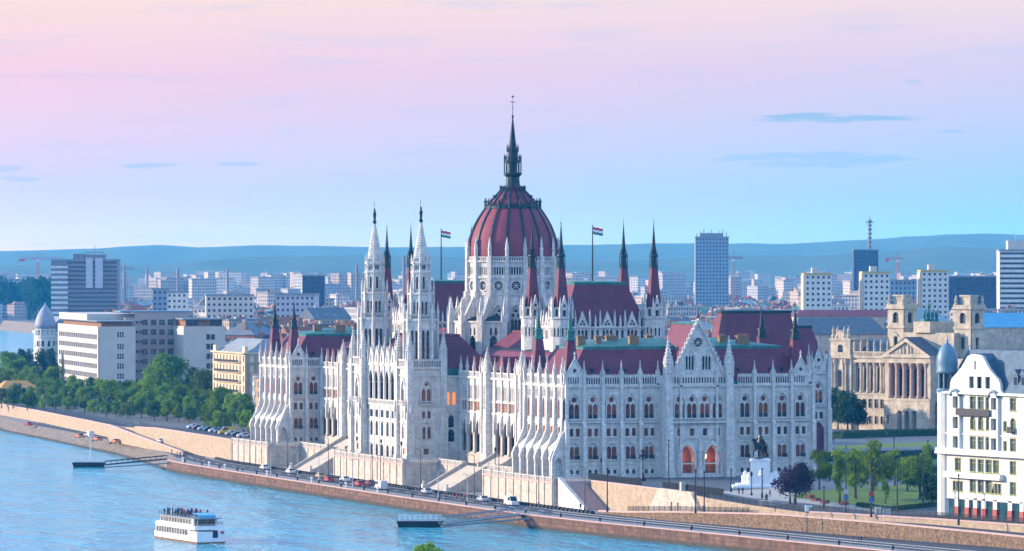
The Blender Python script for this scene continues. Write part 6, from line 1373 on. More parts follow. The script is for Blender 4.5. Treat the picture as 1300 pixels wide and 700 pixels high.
for (px0, px1, Y, yt, fl, col, wall, lab, ang) in ((262, 322, 2680, 376, 6, 14, 'office', 'long grey apartment slab left of the north pavilion spires', 6), (350, 400, 2660, 375, 6, 14, 'pale_panel', 'long pale apartment slab above the north pavilion', -8), (212, 237, 2700, 372, 4, 5, 'white_plaster', 'bright white block with brown top floor behind the office block', 0), (194, 212, 2750, 368, 6, 4, 'blue_panel', 'small blue grey block beside the bright white block', 0), (1205, 1268, 3400, 352, 5, 16, 'navy', 'long dark blue warehouse left of the white banded tower', 0), (1130, 1168, 3300, 357, 4, 10, 'blue_panel', 'low blue building between two white panel blocks', 0), (384, 412, 3300, 351, 5, 6, 'navy', 'dark office block far behind the twin river towers', 0)):
    slab('apartment_slab', lab, px0, px1, Y, yt, fl, col, wall, depth=14, ang=ang)
def big_roof(name, label, px0, px1, Y, yb, yt, m_, depth=30, walls='tan'):
    X0, X1 = (px0-CXP)*Y/F_PX, (px1-CXP)*Y/F_PX; Fc = Fac((X0,Y),(X1,Y+4)); root = empty(name, (0,0,0), label=label, cat='building'); zb, zt = height_at(yb, Y), height_at(yt, Y); w = Fc.L
    m = MB(); m.fbox(Fc, 0, w, -depth, 0, 8.6, zb); m.build('wall', 'sand_stone', root); m = MB()
    m.add([Fc(-.5,.5,zb), Fc(w+.5,.5,zb), Fc(w+.5,-depth-.5,zb), Fc(-.5,-depth-.5,zb), Fc(3,-depth*.45,zt), Fc(w-3,-depth*.45,zt), Fc(w-3,-depth*.6,zt), Fc(3,-depth*.6,zt)], [(0,1,5,4),(1,2,6,5),(2,3,7,6),(3,0,4,7),(4,5,6,7)]); m.build('roof', m_, root)
big_roof('large_hall', 'broad building with a big grey green roof behind the left museum wing', 1012, 1128, 1700, 425, 404, 'slate')
big_roof('large_hall', 'building with bright blue sheet roof right of the museum belfry', 1240, 1330, 1760, 416, 398, 'blue_tarp')
big_roof('large_hall', 'building with a ribbed blue grey roof between the museum belfries', 1160, 1212, 1690, 412, 393, 'zinc')
big_roof('large_hall', 'building with long dark maroon roof above the museum', 1010, 1140, 1790, 402, 394, 'roof', 16)
M['orange_roof'] = mat('orange yellow roof sheet', (.55,.27,.05), .7, .1, .5)
big_roof('low_hall', 'long low hall with orange yellow roof behind the trees at the left edge', 2, 46, 1905, 493, 484, 'orange_roof', 14)
# arena with white truss roof
Fc = Fac(((-30-CXP)*5100/F_PX, 5100), ((66-CXP)*5100/F_PX, 5100)); r = empty('truss_arena', (0,0,0), label='low arena with white steel truss roof at the left edge', cat='arena'); w = Fc.L; m = MB(); zt, zb = height_at(351, 5100), height_at(369, 5100)
for z in (zt, zb, (zt+zb)/2+1.5): m.tube(Fc(0,0,z), Fc(w,0,z), .55, 5)
n = 14
for i in range(n+1):
    a = w*i/n; m.tube(Fc(a,0,zb), Fc(a,0,zt), .4, 5)
    if i < n: b_ = w*(i+1)/n; m.tube(Fc(a,0,zb if i % 2 else zt-5), Fc(b_,0,zt-5 if i % 2 else zb), .4, 5)
m.build('truss', 'white_steel', r); m = MB(); m.fbox(Fc, 0, w, -60, -1.5, 8.6, zt-3); m.build('hall', 'violet', r); m = MB(); m.fbox(Fc, -1, w+1, -62, 1, zt, zt+1); m.build('roof', 'pale_panel', r)
# slender chimneys and cranes
for px, Y, yb, yt, m_ in ((158, 5200, 372, 338, 'violet'), (187, 5400, 360, 340, 'violet'), (226, 5000, 362, 341, 'violet'), (289, 5200, 362, 342, 'violet'), (453, 4600, 372, 337, 'violet'), (513, 4300, 372, 326, 'violet')):
    x, y = at_depth(px, Y); m = MB(); m.lathe(x, y, [(1.9,8.6),(1.3,height_at(yt,Y)),(1.2,height_at(yt,Y)+.5)], 10); tag(m.build('factory_chimney', m_), {158: 'slender chimney just right of the dark office tower', 187: 'short slender chimney second to the right of the office tower', 226: 'thin chimney behind the pale office block', 289: 'thin chimney above the cream apartment house', 453: 'dark chimney just left of the left river tower', 513: 'tall dark chimney between the twin river towers'}[px], 'chimney')
def crane(px, Y, yb, yt, jib0, jib1, label, m_='crane_red'):
    root = empty('tower_crane', (0,0,0), label=label, cat='crane'); zt = height_at(yt, Y); zj = zt-6; Fc = Fac(((px-CXP)*Y/F_PX, Y), ((px+50-CXP)*Y/F_PX, Y)); k = Y/F_PX
    m = MB()
    for a in (-1.1, 1.1):
        for b_ in (-1.1, 1.1): m.tube(Fc(a,b_,8.6), Fc(a*.9,b_*.9,zj), .3, 4)
    for i in range(24): z = 10+(zj-10)*i/24; m.tube(Fc(-1.1*(-1)**i,1.1,z), Fc(1.1*(-1)**i,1.1,z+(zj-10)/24), .16, 4)
    m.build('mast', m_, root); m = MB(); m.fbox(Fc, -1.3, 1.3, -1.3, 1.3, zj-1.5, zj+1.2); m.build('cab', 'white_steel', root)
    m = MB(); a, b_ = jib0*k, jib1*k
    for z in (zj+1.3, zj+3): m.tube(Fc(a,0,z), Fc(b_,0,z), .28, 4)
    for i in range(30): t_ = a+(b_-a)*i/30; m.tube(Fc(t_,0,zj+1.3+1.7*(i%2)), Fc(t_+(b_-a)/30,0,zj+3-1.7*(i%2)), .14, 4)
    m.tube(Fc(0,0,zj), Fc(0,0,zt+2), .4, 4); m.tube(Fc(0,0,zt+2), Fc(b_*.8,0,zj+3), .12, 4); m.tube(Fc(0,0,zt+2), Fc(a*.9,0,zj+3), .12, 4); m.fbox(Fc, min(a,0)*1.0, min(a,0)*.7, -.9, .9, zj-1, zj+1.4); m.build('jib', m_, root)
crane(48, 5250, 352, 324, -24, 34, 'red tower crane above the white truss arena'); crane(931, 4300, 362, 322, -9, 12, 'tower crane with pale mast right of the blue slab tower', 'violet'); crane(1140, 5200, 345, 324, -16, 8, 'small red tower crane right of the antenna tower'); crane(159, 5600, 352, 337, -6, 12, 'faint tower crane just behind the dark office tower', 'violet')
# ------------------------------------------------------------------ trees, hedges
def leaves(mb, rnd, blobs, leaf, n):
    for (cx, cy, cz, r) in blobs:
        for i in range(n):
            d = Vector((rnd.gauss(0,1), rnd.gauss(0,1), rnd.gauss(0,1)+.25)).normalized(); q = r*(rnd.random()**.35); p = Vector((cx,cy,cz))+d*q*Vector((1,1,.85)).length/1.65
            nrm = (d+Vector((rnd.gauss(0,.5), rnd.gauss(0,.5), rnd.gauss(0,.5)))).normalized(); a = nrm.orthogonal().normalized(); b = nrm.cross(a); s = leaf*rnd.uniform(.6,1.3); t_ = rnd.uniform(0,6.28); a, b = a*math.cos(t_)+b*math.sin(t_), b*math.cos(t_)-a*math.sin(t_)
            mb.add([p-a*s, p-b*s*.6, p+a*s, p+b*s*.6], [(0,1,2,3)])
def make_tree(h, w, m, seed, trunk=.22, nb=20, leaf=.42, n=80, slim=False):
    rnd = random.Random(seed); mb = MB(); th = h*(.22 if not slim else .2); rt = h*.022+.06
    mb.lathe(0, 0, [(rt*1.4,-.2),(rt,.5),(rt*.8,th),(rt*.5,h*.6),(.03,h*.85)], 7); blobs = []
    for i in range(nb):
        a = rnd.uniform(0, 6.283); zf = rnd.uniform(0,1); z = th+(h-th)*(.12+.82*zf); rr = w/2*math.sqrt(max(.05, 1-((zf-.38)/.68)**2))*rnd.uniform(.35,.95)
        if slim: rr = w/2*(1-zf*.7)*rnd.uniform(.3,1)
        br = w*(.2 if not slim else .24)*rnd.uniform(.7,1.3); blobs.append((rr*math.cos(a), rr*math.sin(a), z, br))
        mb.tube((0,0,th+(z-th)*.45), (rr*.8*math.cos(a), rr*.8*math.sin(a), z), rt*.35, 4, 0, .03)
    o = mb.build('tree_trunk', 'trunk', None, False); lf = MB(); leaves(lf, rnd, blobs, leaf, n); c = lf.build('crown', m, o, False); o.name = 'tree'; return o
TREES = {'a': make_tree(8, 7.6, 'leaf', 1), 'b': make_tree(8.6, 7., 'leaf', 2), 'c': make_tree(7.4, 8.2, 'leaf', 3), 'd': make_tree(8.2, 6.6, 'leaf', 4),
         'big': make_tree(16.5, 15.5, 'leaf', 5, nb=38, leaf=.55, n=120), 'slim': make_tree(9, 4.2, 'leaf_young', 6, nb=16, leaf=.3, n=70, slim=True), 'slim2': make_tree(8.4, 4.6, 'leaf_young', 7, nb=15, leaf=.32, n=60, slim=True),
         'purple': make_tree(11.3, 11.6, 'leaf_purple', 8, nb=40, leaf=.36, n=110), 'dark': make_tree(12, 9, 'leaf_dark', 9, nb=26, leaf=.5, n=90), 'green': make_tree(9.5, 6.5, 'leaf', 10, nb=24, leaf=.32, n=90)}
used_t = set()
def tree(kind, x, y, s, rz, label, group=None, z=None):
    z = GZ(x, y) if z is None else z
    o = TREES[kind]
    if kind in used_t: o = copy_tree(o)
    used_t.add(kind); o.location = (x, y, z); o.rotation_euler = (0,0,rz); o.scale = (s, s, s*random.Random(int(x*7+y)).uniform(.92,1.1)); tag(o, label, 'tree', group); return o
rnd = random.Random(21)
for r in range(5):
    x = -14.
    while x < (322 if r < 4 else 200):
        yb = 518.5+max(0,x)/320*27-r*6.2+rnd.uniform(-1.2,1.2); px = x+rnd.uniform(-3,3)
        if not (px > 262 and yb < 527) and not (60 < px < 180 and yb < 504):
            u, v = ground_at(px, yb-1.5); tree(rnd.choice('abcd'), u, v, rnd.uniform(.82,1.08)*(1 if r else .8), rnd.uniform(0,6.28), 'rounded green tree in the dense rows along the upper embankment', 'trees in rows along the embankment')
        x += rnd.uniform(12, 17)
for px, yb, k, s, lab in ((214, 513, 'big', 1.05, 'large broad tree in front of the recessed middle of the office block'), (197, 511, 'big', .72, 'medium tree left of the large broad tree by the office block'), (247, 518, 'dark', 1.15, 'tall conical tree between office block and cream apartment house'), (262, 519, 'big', .8, 'bushy tree against the left side of the cream apartment house'), (282, 534, 'big', .6, 'dark bushy tree below the balconies of the cream house'), (303, 541, 'big', .55, 'bushy tree at the corner of the cream house'),
                         (12, 489, 'big', .85, 'bushy tree at the left edge by the river bend'), (33, 487, 'dark', 1.2, 'dark tree left of the turreted white house'), (58, 494, 'dark', 1.3, 'dark tree in front of the turreted white house'), (68, 500, 'big', .6, 'tree beside the left end of the office block'), (268, 546, 'a', .8, 'rounded tree in front of the cream house near the parked cars'), (281, 549, 'c', .75, 'low rounded tree just above the cream embankment wall'), (315, 551, 'b', .8, 'rounded tree beside the north pavilion buttresses'), (24, 492, 'big', .7, 'second bushy tree by the river bend, behind the embankment rows'),
                         (309, 549, 'slim', .75, 'thin young tree by the parked cars, left one'), (322, 552, 'slim2', .8, 'thin young tree next to the north pavilion buttresses'), (292, 548, 'slim', .8, 'thin yellowish young tree below the cream house'),
                         (1010, 641, 'purple', .8, 'dark purple leaved tree beside the white monument'), (1040, 622, 'green', .85, 'green tree just right of the purple tree'), (1066, 640, 'slim', 1.05, 'slender light green tree in front of the lawn edge'), (1086, 633, 'green', 1.05, 'full green tree in the middle of the lawn'), (1108, 637, 'slim', 1.2, 'tall slender yellowish tree on the lawn'), (1121, 623, 'green', .8, 'small full tree at the back of the lawn'), (1136, 617, 'slim2', .9, 'slender tree at the back edge of the lawn'), (1152, 624, 'green', .8, 'green tree at the right rear of the lawn'), (1168, 634, 'slim2', 1.25, 'tall slender tree near the white corner house'), (1184, 644, 'dark', .55, 'small dark tree against the white corner house'), (1098, 612, 'slim2', .8, 'slender tree behind the lawn near the hedge'), (1124, 640, 'slim', .5, 'tiny young tree on the lawn by a pole'), (1176, 618, 'slim', .9, 'slender tree behind the lawn close to the house turret'),
                         (1064, 545, 'dark', 1.05, 'dark tree at the corner of the domed building before the museum'), (1076, 548, 'dark', .95, 'dark tree left of the museum wing'), (1089, 547, 'dark', .85, 'smaller dark tree below the museum colonnade')):
    u, v = ground_at(px, yb); tree(k, u, v, s*(1.12 if px > 1030 and yb > 600 else 1), rnd.uniform(0,6.28), lab)
for i in range(26):
    px = rnd.uniform(-20, 74); YY = rnd.uniform(4760, 4990); X = (px-CXP)*YY/F_PX; u, v = LX(X, YY); tree('dark', u, v, rnd.uniform(2.2,3.5), rnd.uniform(0,6.28), 'dark far tree in the wood below the white truss arena', 'trees of the far riverside wood')
for i in range(14):
    px = rnd.uniform(150, 185); YY = rnd.uniform(2900, 3400); u, v = at_depth(px, YY); tree('dark', u, v, rnd.uniform(1.,1.7), rnd.uniform(0,6.28), 'dark far tree beside the foot of the dark office tower', 'far trees beside the office tower')
tu, tv = at_depth(543, 620); tree('green', tu, tv, .84, 1., 'bright green treetop poking up at the bottom edge of the water', z=17.)
bpy.context.view_layer.update()
# scattered city greenery and far woods
mb = MB(); rr = random.Random(5)
for i in range(520):
    YY = rr.choice([rr.uniform(2700, 4200), rr.uniform(4200, 8000)]); px = rr.uniform(-60, 1360); X = (px-CXP)*YY/F_PX
    if blocked(px, YY, X): continue
    x, y = LX(X, YY)
    for k in range(rr.randint(2, 6)):
        s = rr.uniform(4, 9); mb.lathe(x+rr.uniform(-16,16), y+rr.uniform(-10,10), [(s*.5,8),(s*rr.uniform(.8,1.1),8+s*.8),(s*rr.uniform(.6,.9),8+s*1.5),(s*.25,8+s*rr.uniform(1.9,2.3))], 7, 0, rr.random())
tag(mb.build('distant_woods', 'leaf_dark', None, False), kind='stuff')
def hedge(label, pts, w, h, m='hedge', z=9., cat='hedge', name='hedge'):
    rnd = random.Random(len(label)); mb = MB(); p = poly(pts, 1.0)
    for a, b_ in zip(p, p[1:]):
        d = Vector((b_[0]-a[0], b_[1]-a[1])).normalized(); n = Vector((-d.y, d.x))
        q = [(a[0]-n.x*w/2,a[1]-n.y*w/2),(b_[0]-n.x*w/2,b_[1]-n.y*w/2),(b_[0]+n.x*w/2,b_[1]+n.y*w/2),(a[0]+n.x*w/2,a[1]+n.y*w/2)]
        z = GZ(*a)-.1; mb.add([(x,y,z) for x, y in q]+[(x,y,z+h*.93) for x, y in q], [(0,1,5,4),(1,2,6,5),(2,3,7,6),(3,0,4,7),(4,5,6,7)])
        for i in range(int(10+8*w)):
            c = Vector((a[0]+d.x*rnd.random()+n.x*rnd.uniform(-.5,.5)*w, a[1]+d.y*rnd.random()+n.y*rnd.uniform(-.5,.5)*w, z+h*rnd.uniform(.9,1.08) if rnd.random() < .6 else z+h*rnd.random()))
            e1 = Vector((rnd.gauss(0,1),rnd.gauss(0,1),rnd.gauss(0,1))).normalized()*.28; e2 = e1.orthogonal().normalized()*.2; mb.add([c-e1,c-e2,c+e1,c+e2], [(0,1,2,3)])
    tag(mb.build(name, m, None, False), label, cat)
def gp(*a): return [ground_at(x, y) for x, y in a]
hedge('dark clipped hedge below the east corner of the domed building', gp((1040,586),(1120,584),(1192,582)), 4, 2.2)
hedge('second dark hedge in front of the lawn strip on the square', gp((1052,603),(1120,602),(1192,600)), 3, 1.4)
hedge('long dark hedge in front of the museum', gp((1060,557),(1130,554),(1196,553)), 6, 2.0)
hedge('low hedge along the front edge of the lawn', gp((1090,643),(1128,649),(1192,642)), 1.6, .9)
hedge('strip of red flowers beside the square hedge', gp((1048,596),(1120,594),(1190,593)), 3, .4, 'flower', cat='flower bed', name='flower_bed')
hedge('small yellow flower bed before the museum', gp((1108,551.5),(1131,551)), 5, .5, 'yellow_flower', cat='flower bed', name='flower_bed')
for px, py, l in ((1028,632,'leftmost of the round flower beds by the gravel path'),(1036,636,'round flower bed in the middle of the gravel path edge'),(1047,639,'round flower bed near the first lawn tree'),(1072,641,'round flower bed nearest the tram stop')): hedge(l, gp((px-3,py),(px+3,py+.4)), 2.2, .7, 'flower', cat='flower bed', name='flower_bed')
# ------------------------------------------------------------------ monument
sx, sy = ground_at(965, 619); ST_ = empty('pedestal_monument', (sx,sy,9.), R(-19), 'white stepped monument pedestal carrying the dark horseman', 'pedestal')
m = MB(); m.box(-6.6,6.6,-5,5,0,.5); m.box(-5.6,5.6,-4,4,.5,.9); m.build('base_steps', 'white_marble', ST_)
m = MB(); m.box(-3.6,3.6,-2.6,2.6,.9,1.7)
m.add([(-3.2,-2.3,1.7),(3.2,-2.3,1.7),(3.2,2.3,1.7),(-3.2,2.3,1.7),(-2.3,-1.6,3.),(2.3,-1.6,3.),(2.3,1.6,3.),(-2.3,1.6,3.)], [(0,1,5,4),(1,2,6,5),(2,3,7,6),(3,0,4,7),(4,5,6,7)]); m.box(-2.1,2.1,-1.5,1.5,3,6.2); m.box(-2.35,2.35,-1.75,1.75,6.2,6.6); m.box(-2.1,2.1,-1.5,1.5,6.6,6.9)
for s in (-1, 1):
    m.lathe(s*3.6, -1.6, [(.9,.9),(.8,2),(.95,2.6),(.5,3.1),(.45,3.6),(.1,4)], 8); m.lathe(s*2.7, -2.6, [(.7,.9),(.6,1.9),(.75,2.5),(.35,2.9),(.4,3.4),(.05,3.7)], 8); m.box(s*2.0-.25,s*2.0+.25,-1.9,-1.4,3,6.2)
m.lathe(0, -2.5, [(.6,.9),(.5,2.2),(.65,3),(.3,3.4),(.35,3.9),(.05,4.2)], 8); m.build('plinth', 'white_marble', ST_)
def skin_mesh(name, verts, edges, rad, sub=1):
    me = bpy.data.meshes.new(name); me.from_pydata(verts, edges, []); o = bpy.data.objects.new(name, me); C.objects.link(o)
    md = o.modifiers.new('skin', 'SKIN'); md.use_smooth_shade = True
    for v, r in zip(me.skin_vertices[0].data, rad): v.radius = r if isinstance(r, tuple) else (r, r)
    me.skin_vertices[0].data[0].use_root = True
    if sub: o.modifiers.new('sub', 'SUBSURF').levels = sub; o.modifiers['sub'].render_levels = sub
    dg = bpy.context.evaluated_depsgraph_get(); dg.update(); nm = bpy.data.meshes.new_from_object(o.evaluated_get(dg)); bpy.data.objects.remove(o); nm.name = name
    return nm
# horse and rider, built about 1.9 times life size, facing the river bend
hv = [(0,0,1.45),(0,.55,1.5),(0,-.55,1.5),(0,-.95,2.0),(0,-1.2,2.45),(0,-1.65,2.2),(.22,-.6,1.1),(.24,-.62,.55),(.24,-.55,.05),(-.22,-.7,1.1),(-.24,-1.05,.75),(-.24,-.95,.3),(.22,.6,1.15),(.24,.78,.6),(.24,.68,.05),(-.22,.6,1.15),(-.24,.78,.6),(-.24,.68,.05),(0,.95,1.6),(0,1.2,1.15),(0,1.22,.6)]
he = [(0,1),(0,2),(2,3),(3,4),(4,5),(2,6),(6,7),(7,8),(2,9),(9,10),(10,11),(1,12),(12,13),(13,14),(1,15),(15,16),(16,17),(1,18),(18,19),(19,20)]
hr = [.42,.4,.38,.26,.2,.12,.16,.09,.1,.16,.09,.09,.2,.1,.1,.2,.1,.1,.12,.12,.05]
rv = [(0,0,1.95),(0,-.02,2.4),(0,-.02,2.75),(0,-.02,2.95),(0,-.05,3.15),(0,-.06,3.32),(.3,-.02,2.7),(.42,-.1,2.35),(.3,-.45,2.2),(-.3,-.02,2.7),(-.45,-.05,2.35),(-.35,-.4,2.25),(.35,-.25,1.75),(.45,-.2,1.2),(.48,-.4,1.0),(-.35,-.25,1.75),(-.45,-.2,1.2),(-.48,-.4,1.0)]
re_ = [(0,1),(1,2),(2,3),(3,4),(4,5),(2,6),(6,7),(7,8),(2,9),(9,10),(10,11),(0,12),(12,13),(13,14),(0,15),(15,16),(16,17)]
rr_ = [.24,.22,.22,.09,.14,.13,.11,.09,.07,.11,.09,.07,.15,.1,.08,.15,.1,.08]
RD = empty('horseman_statue', (sx,sy,15.9), R(-62), 'dark bronze horseman statue on the white pedestal', 'statue')
for nm, v_, e_, r_ in (('horse', hv, he, hr), ('rider', rv, re_, rr_)):
    me = skin_mesh(nm, v_, e_, r_); me.materials.append(M['bronze']); o = bpy.data.objects.new(nm, me); C.objects.link(o); o.parent = RD; o.scale = (1.95,1.85,1.85)
m = MB(); m.add([(.5,0,4.9),(-.5,0,4.9),(-1.0,1.3,2.2),(1.0,1.3,2.2),(.6,.9,4.2),(-.6,.9,4.2)], [(0,1,5,4),(4,5,2,3),(0,4,3),(1,2,5)]); m.build('cloak', 'bronze', RD)
m = MB(); m.box(-1.3,1.3,-2.0,2.0,-.1,.12); m.build('plate', 'bronze', RD)
# seated bronze figure on a stone block by the rubble wall
bx, by = ground_at(972.5, 642); m = MB(); m.box(-1.2,1.2,-.8,.8,0,.9); m.box(-1.4,1.4,-.95,.95,.9,1.1); o = m.build('stone_seat', 'stone', None); o.location = (bx,by,GZ(bx, by)); tag(o, 'low stone block under the seated bronze figure', 'stone block')
# ------------------------------------------------------------------ people
def person_mesh(k):
    if k == 'seat':
        v = [(0,0,.5),(0,.02,.8),(0,.02,1.05),(0,.0,1.18),(0,-.02,1.3),(0,-.03,1.4),(.19,.02,1.02),(.24,-.05,.78),(.16,-.28,.68),(-.19,.02,1.02),(-.24,-.05,.78),(-.16,-.28,.68),(.11,-.38,.5),(.12,-.42,.08),(.12,-.55,.04),(-.11,-.38,.5),(-.12,-.42,.08),(-.12,-.55,.04)]
    else:
        s = .12 if k == 'walk' else .02
        v = [(0,0,.92),(0,.01,1.18),(0,.01,1.42),(0,0,1.52),(0,-.01,1.63),(0,-.02,1.73),(.2,.01,1.4),(.25,s,1.13),(.24,s*1.2-.06,.88),(-.2,.01,1.4),(-.25,-s,1.13),(-.24,-s*1.2-.06,.88),(.1,-s*1.2,.5),(.11,s*.4-s*1.2,.07),(.11,-s*1.2-.12,.03),(-.1,s*1.2,.5),(-.11,s*2.2,.09),(-.11,s*2.0-.12,.04)]
    return skin_mesh('person', v, re_, [.15,.14,.16,.055,.085,.075,.06,.05,.04,.06,.05,.04,.075,.05,.04,.075,.05,.04])
PM = {k: person_mesh(k) for k in ('seat','walk','stand')}
def pcol(nm, c): 
    m = bpy.data.materials.get('clothes '+nm)
    if m: return m
    m = bpy.data.materials.new('clothes '+nm); m.use_nodes = True; t = m.node_tree; b = t.nodes['Principled BSDF']; b.inputs['Roughness'].default_value = .85
    tcn = t.nodes.new('ShaderNodeTexCoord'); sp = t.nodes.new('ShaderNodeSeparateXYZ'); t.links.new(tcn.outputs['Object'], sp.inputs[0])
    rp = t.nodes.new('ShaderNodeValToRGB'); e = rp.color_ramp.elements; rp.color_ramp.interpolation = 'CONSTANT'; e[0].color = (.03,.035,.06,1); e[0].position = 0; e[1].position = .47; e[1].color = (*c,1)
    q = e.new(.755); q.color = (.45,.28,.2,1); q = e.new(.84); q.color = (.04,.025,.015,1)
    mm = t.nodes.new('ShaderNodeMath'); mm.operation = 'MULTIPLY'; mm.inputs[1].default_value = .5; t.links.new(sp.outputs[2], mm.inputs[0]); t.links.new(mm.outputs[0], rp.inputs[0]); t.links.new(rp.outputs[0], b.inputs['Base Color'])
    return m
CL = {'red': (.5,.03,.05), 'black': (.02,.02,.025), 'white': (.65,.65,.65), 'blue': (.04,.09,.25), 'grey': (.2,.2,.22), 'dark': (.03,.03,.05)}
def person(x, y, z, k, col, rz, label, group=None):
    o = bpy.data.objects.new('person', PM[k]); C.objects.link(o); o.location = (x,y,z); o.rotation_euler = (0,0,rz)
    if not PM[k].materials: PM[k].materials.append(pcol('dark', CL['dark']))
    o.material_slots[0].link = 'OBJECT'; o.material_slots[0].material = pcol(col, CL[col]); return tag(o, label, 'person', group)
for px, py, z, k, col, lab in ((558,633,4,'walk','black','person in black walking on the quay edge near the south stairs'),(566,636,4,'walk','dark','person in dark clothes on the quay left of the two in red'),(580,636,4,'walk','red','left one of two people in red walking on the quay'),(590,635,4,'walk','red','right one of two people in red walking on the quay'),
    (1083,689,4,'stand','black','left one of three dark figures standing on the quay at lower right'),(1089.5,690,4,'stand','dark','middle one of three dark figures standing on the quay at lower right'),(1093.5,690,4,'walk','black','right one of three dark figures on the quay at lower right'),
    (938,628,9,'stand','dark','left one of two people standing before the monument steps'),(943,628,9,'stand','black','right one of two people standing before the monument steps'),(977.5,631,9,'walk','dark','person in dark clothes on the pale path right of the monument'),(991,630,9,'walk','grey','person in grey walking on the path below the purple tree'),(1008.5,642,9,'stand','black','person in black at the purple tree trunk'),(984,650,9,'stand','dark','person by the seated bronze figure'),
    (1058,563,9,'walk','dark','person walking on the far paving before the lawn strip'),(1101,562,9,'walk','blue','left one of two people walking together on the far paving'),(1105,562,9,'walk','dark','right one of two people walking together on the far paving'),(1126,556,9,'stand','dark','person standing near the yellow flower bed'),(1074,571,9,'stand','blue','person by the dark clipped hedge on the square'),(1117,573,9,'walk','red','person in red beside the hedge on the square'),
    (218,577,4,'stand','black','leftmost of the people waiting at the head of the left gangway'),(225,580,4,'stand','dark','person in dark clothes waiting at the head of the left gangway'),(229,580,4,'walk','grey','person in grey waiting at the head of the left gangway'),(233,583,4,'walk','dark','rightmost person near the head of the left gangway'),(308,600,4,'walk','black','person walking alone on the quay below the north pavilion'),(376,608,4,'walk','dark','person walking on the quay below the north stairs'),(737,648,4,'walk','black','person walking by the barrier blocks at the foot of the brown stairs')):
    z = QZ if z == 4 else z; u, v = ground_at(px, py, z); person(u, v, (z if z == QZ else GZ(u, v))+.01, k, col, random.Random(px).uniform(0,6.28), lab)
u, v = bx, by; o = person(u, v-.2, GZ(u, v)+.7, 'seat', 'dark', R(-20), 'seated bronze figure on a stone block above the rubble wall'); o.scale = (1.5,1.5,1.5); o['category'] = 'statue'; o.name = 'seated_statue'; o.material_slots[0].material = M['bronze']
# ------------------------------------------------------------------ cars
def make_car(van=False):
    root = empty('car' if not van else 'van'); L, W_, H = (4.4,1.8,1.45) if not van else (5.4,2.0,2.3)
    pr = [(-L/2,.35),(-L/2,.85),(-L/2+.15,.95),(-L*.36,1.0),(-L*.25,H),(L*.2,H),(L*.36,.98),(L/2-.1,.82),(L/2,.6),(L/2,.3)] if not van else [(-L/2,.35),(-L/2,H),(L*.2,H),(L*.36,1.2),(L/2-.05,1.0),(L/2,.3)]
    m = MB(); k = len(pr); mid = [(p, q) for p, q in pr]
    vs = [(W_/2*(1 if z < 1 else .86), p, z) for p, z in mid]+[(-W_/2*(1 if z < 1 else .86), p, z) for p, z in mid]
    m.add(vs, [(i,(i+1)%k,k+(i+1)%k,k+i) for i in range(k)]+[tuple(range(k))[::-1], tuple(range(k,2*k))]); m.build('body', paint('white', (.6,.6,.62)), root)
    g = MB()
    if not van:
        for s in (-1, 1): g.add([(s*W_*.475,-L*.33,1.02),(s*W_*.475,L*.33,1.0),(s*W_*.435,L*.19,H-.08),(s*W_*.435,-L*.235,H-.08)], [(0,1,2,3)])
        g.add([(-.72,L*.375,1.0),(.72,L*.375,1.0),(.66,L*.21,H-.03),(-.66,L*.21,H-.03)], [(0,1,2,3)]); g.add([(-.72,-L*.372,1.02),(.72,-L*.372,1.02),(.66,-L*.26,H-.03),(-.66,-L*.26,H-.03)], [(0,1,2,3)])
    else:
        for s in (-1, 1): g.add([(s*(W_*.43+.05),-.2,1.3),(s*(W_*.43+.05),L*.3,1.3),(s*(W_*.43+.02),L*.2,H-.2),(s*(W_*.43+.02),-.2,H-.2)], [(0,1,2,3)])
        g.add([(-.8,L*.365,1.25),(.8,L*.365,1.25),(.78,L*.215,H-.1),(-.78,L*.215,H-.1)], [(0,1,2,3)])
    g.build('window_glass', 'glass', root)
    for sx_ in (-1, 1):
        for sy_ in (-L*.3, L*.3):
            w = MB(); w.tube((sx_*(W_/2-.2), sy_, .33), (sx_*(W_/2+.02), sy_, .33), .33, 12); w.build('wheel', 'rubber', root)
        h = MB(); h.box(sx_*W_*.36-.18, sx_*W_*.36+.18, L/2-.1, L/2+.02, .6, .75); h.build('headlight', 'lamp_glass', root); h = MB(); h.box(sx_*W_*.38-.14, sx_*W_*.38+.14, -L/2-.02, -L/2+.1, .7, .88); h.build('tail_light', 'crane_red', root)
    return root
CARS = {'car': make_car(), 'van': make_car(True)}; used_c = set()
def car(kind, x, y, z, rz, cn, cc, label, group='cars on the quay and embankment roads'):
    o = CARS[kind]
    if kind in used_c: o = copy_tree(o)
    used_c.add(kind); o.location = (x,y,z); o.rotation_euler = (0,0,rz)
    for ch in o.children:
        if ch.name.startswith('body'): ch.material_slots[0].link = 'OBJECT'; ch.material_slots[0].material = paint(cn, cc)
    tag(o, label, 'car' if kind == 'car' else 'van', group); return o
CC = {'white': (.62,.62,.64), 'red': (.42,.03,.03), 'maroon': (.16,.015,.025), 'tan': (.45,.3,.14), 'dark': (.03,.035,.05), 'silver': (.35,.37,.4), 'orange': (.55,.16,.03), 'blue': (.05,.12,.3), 'yellow': (.6,.4,.03)}
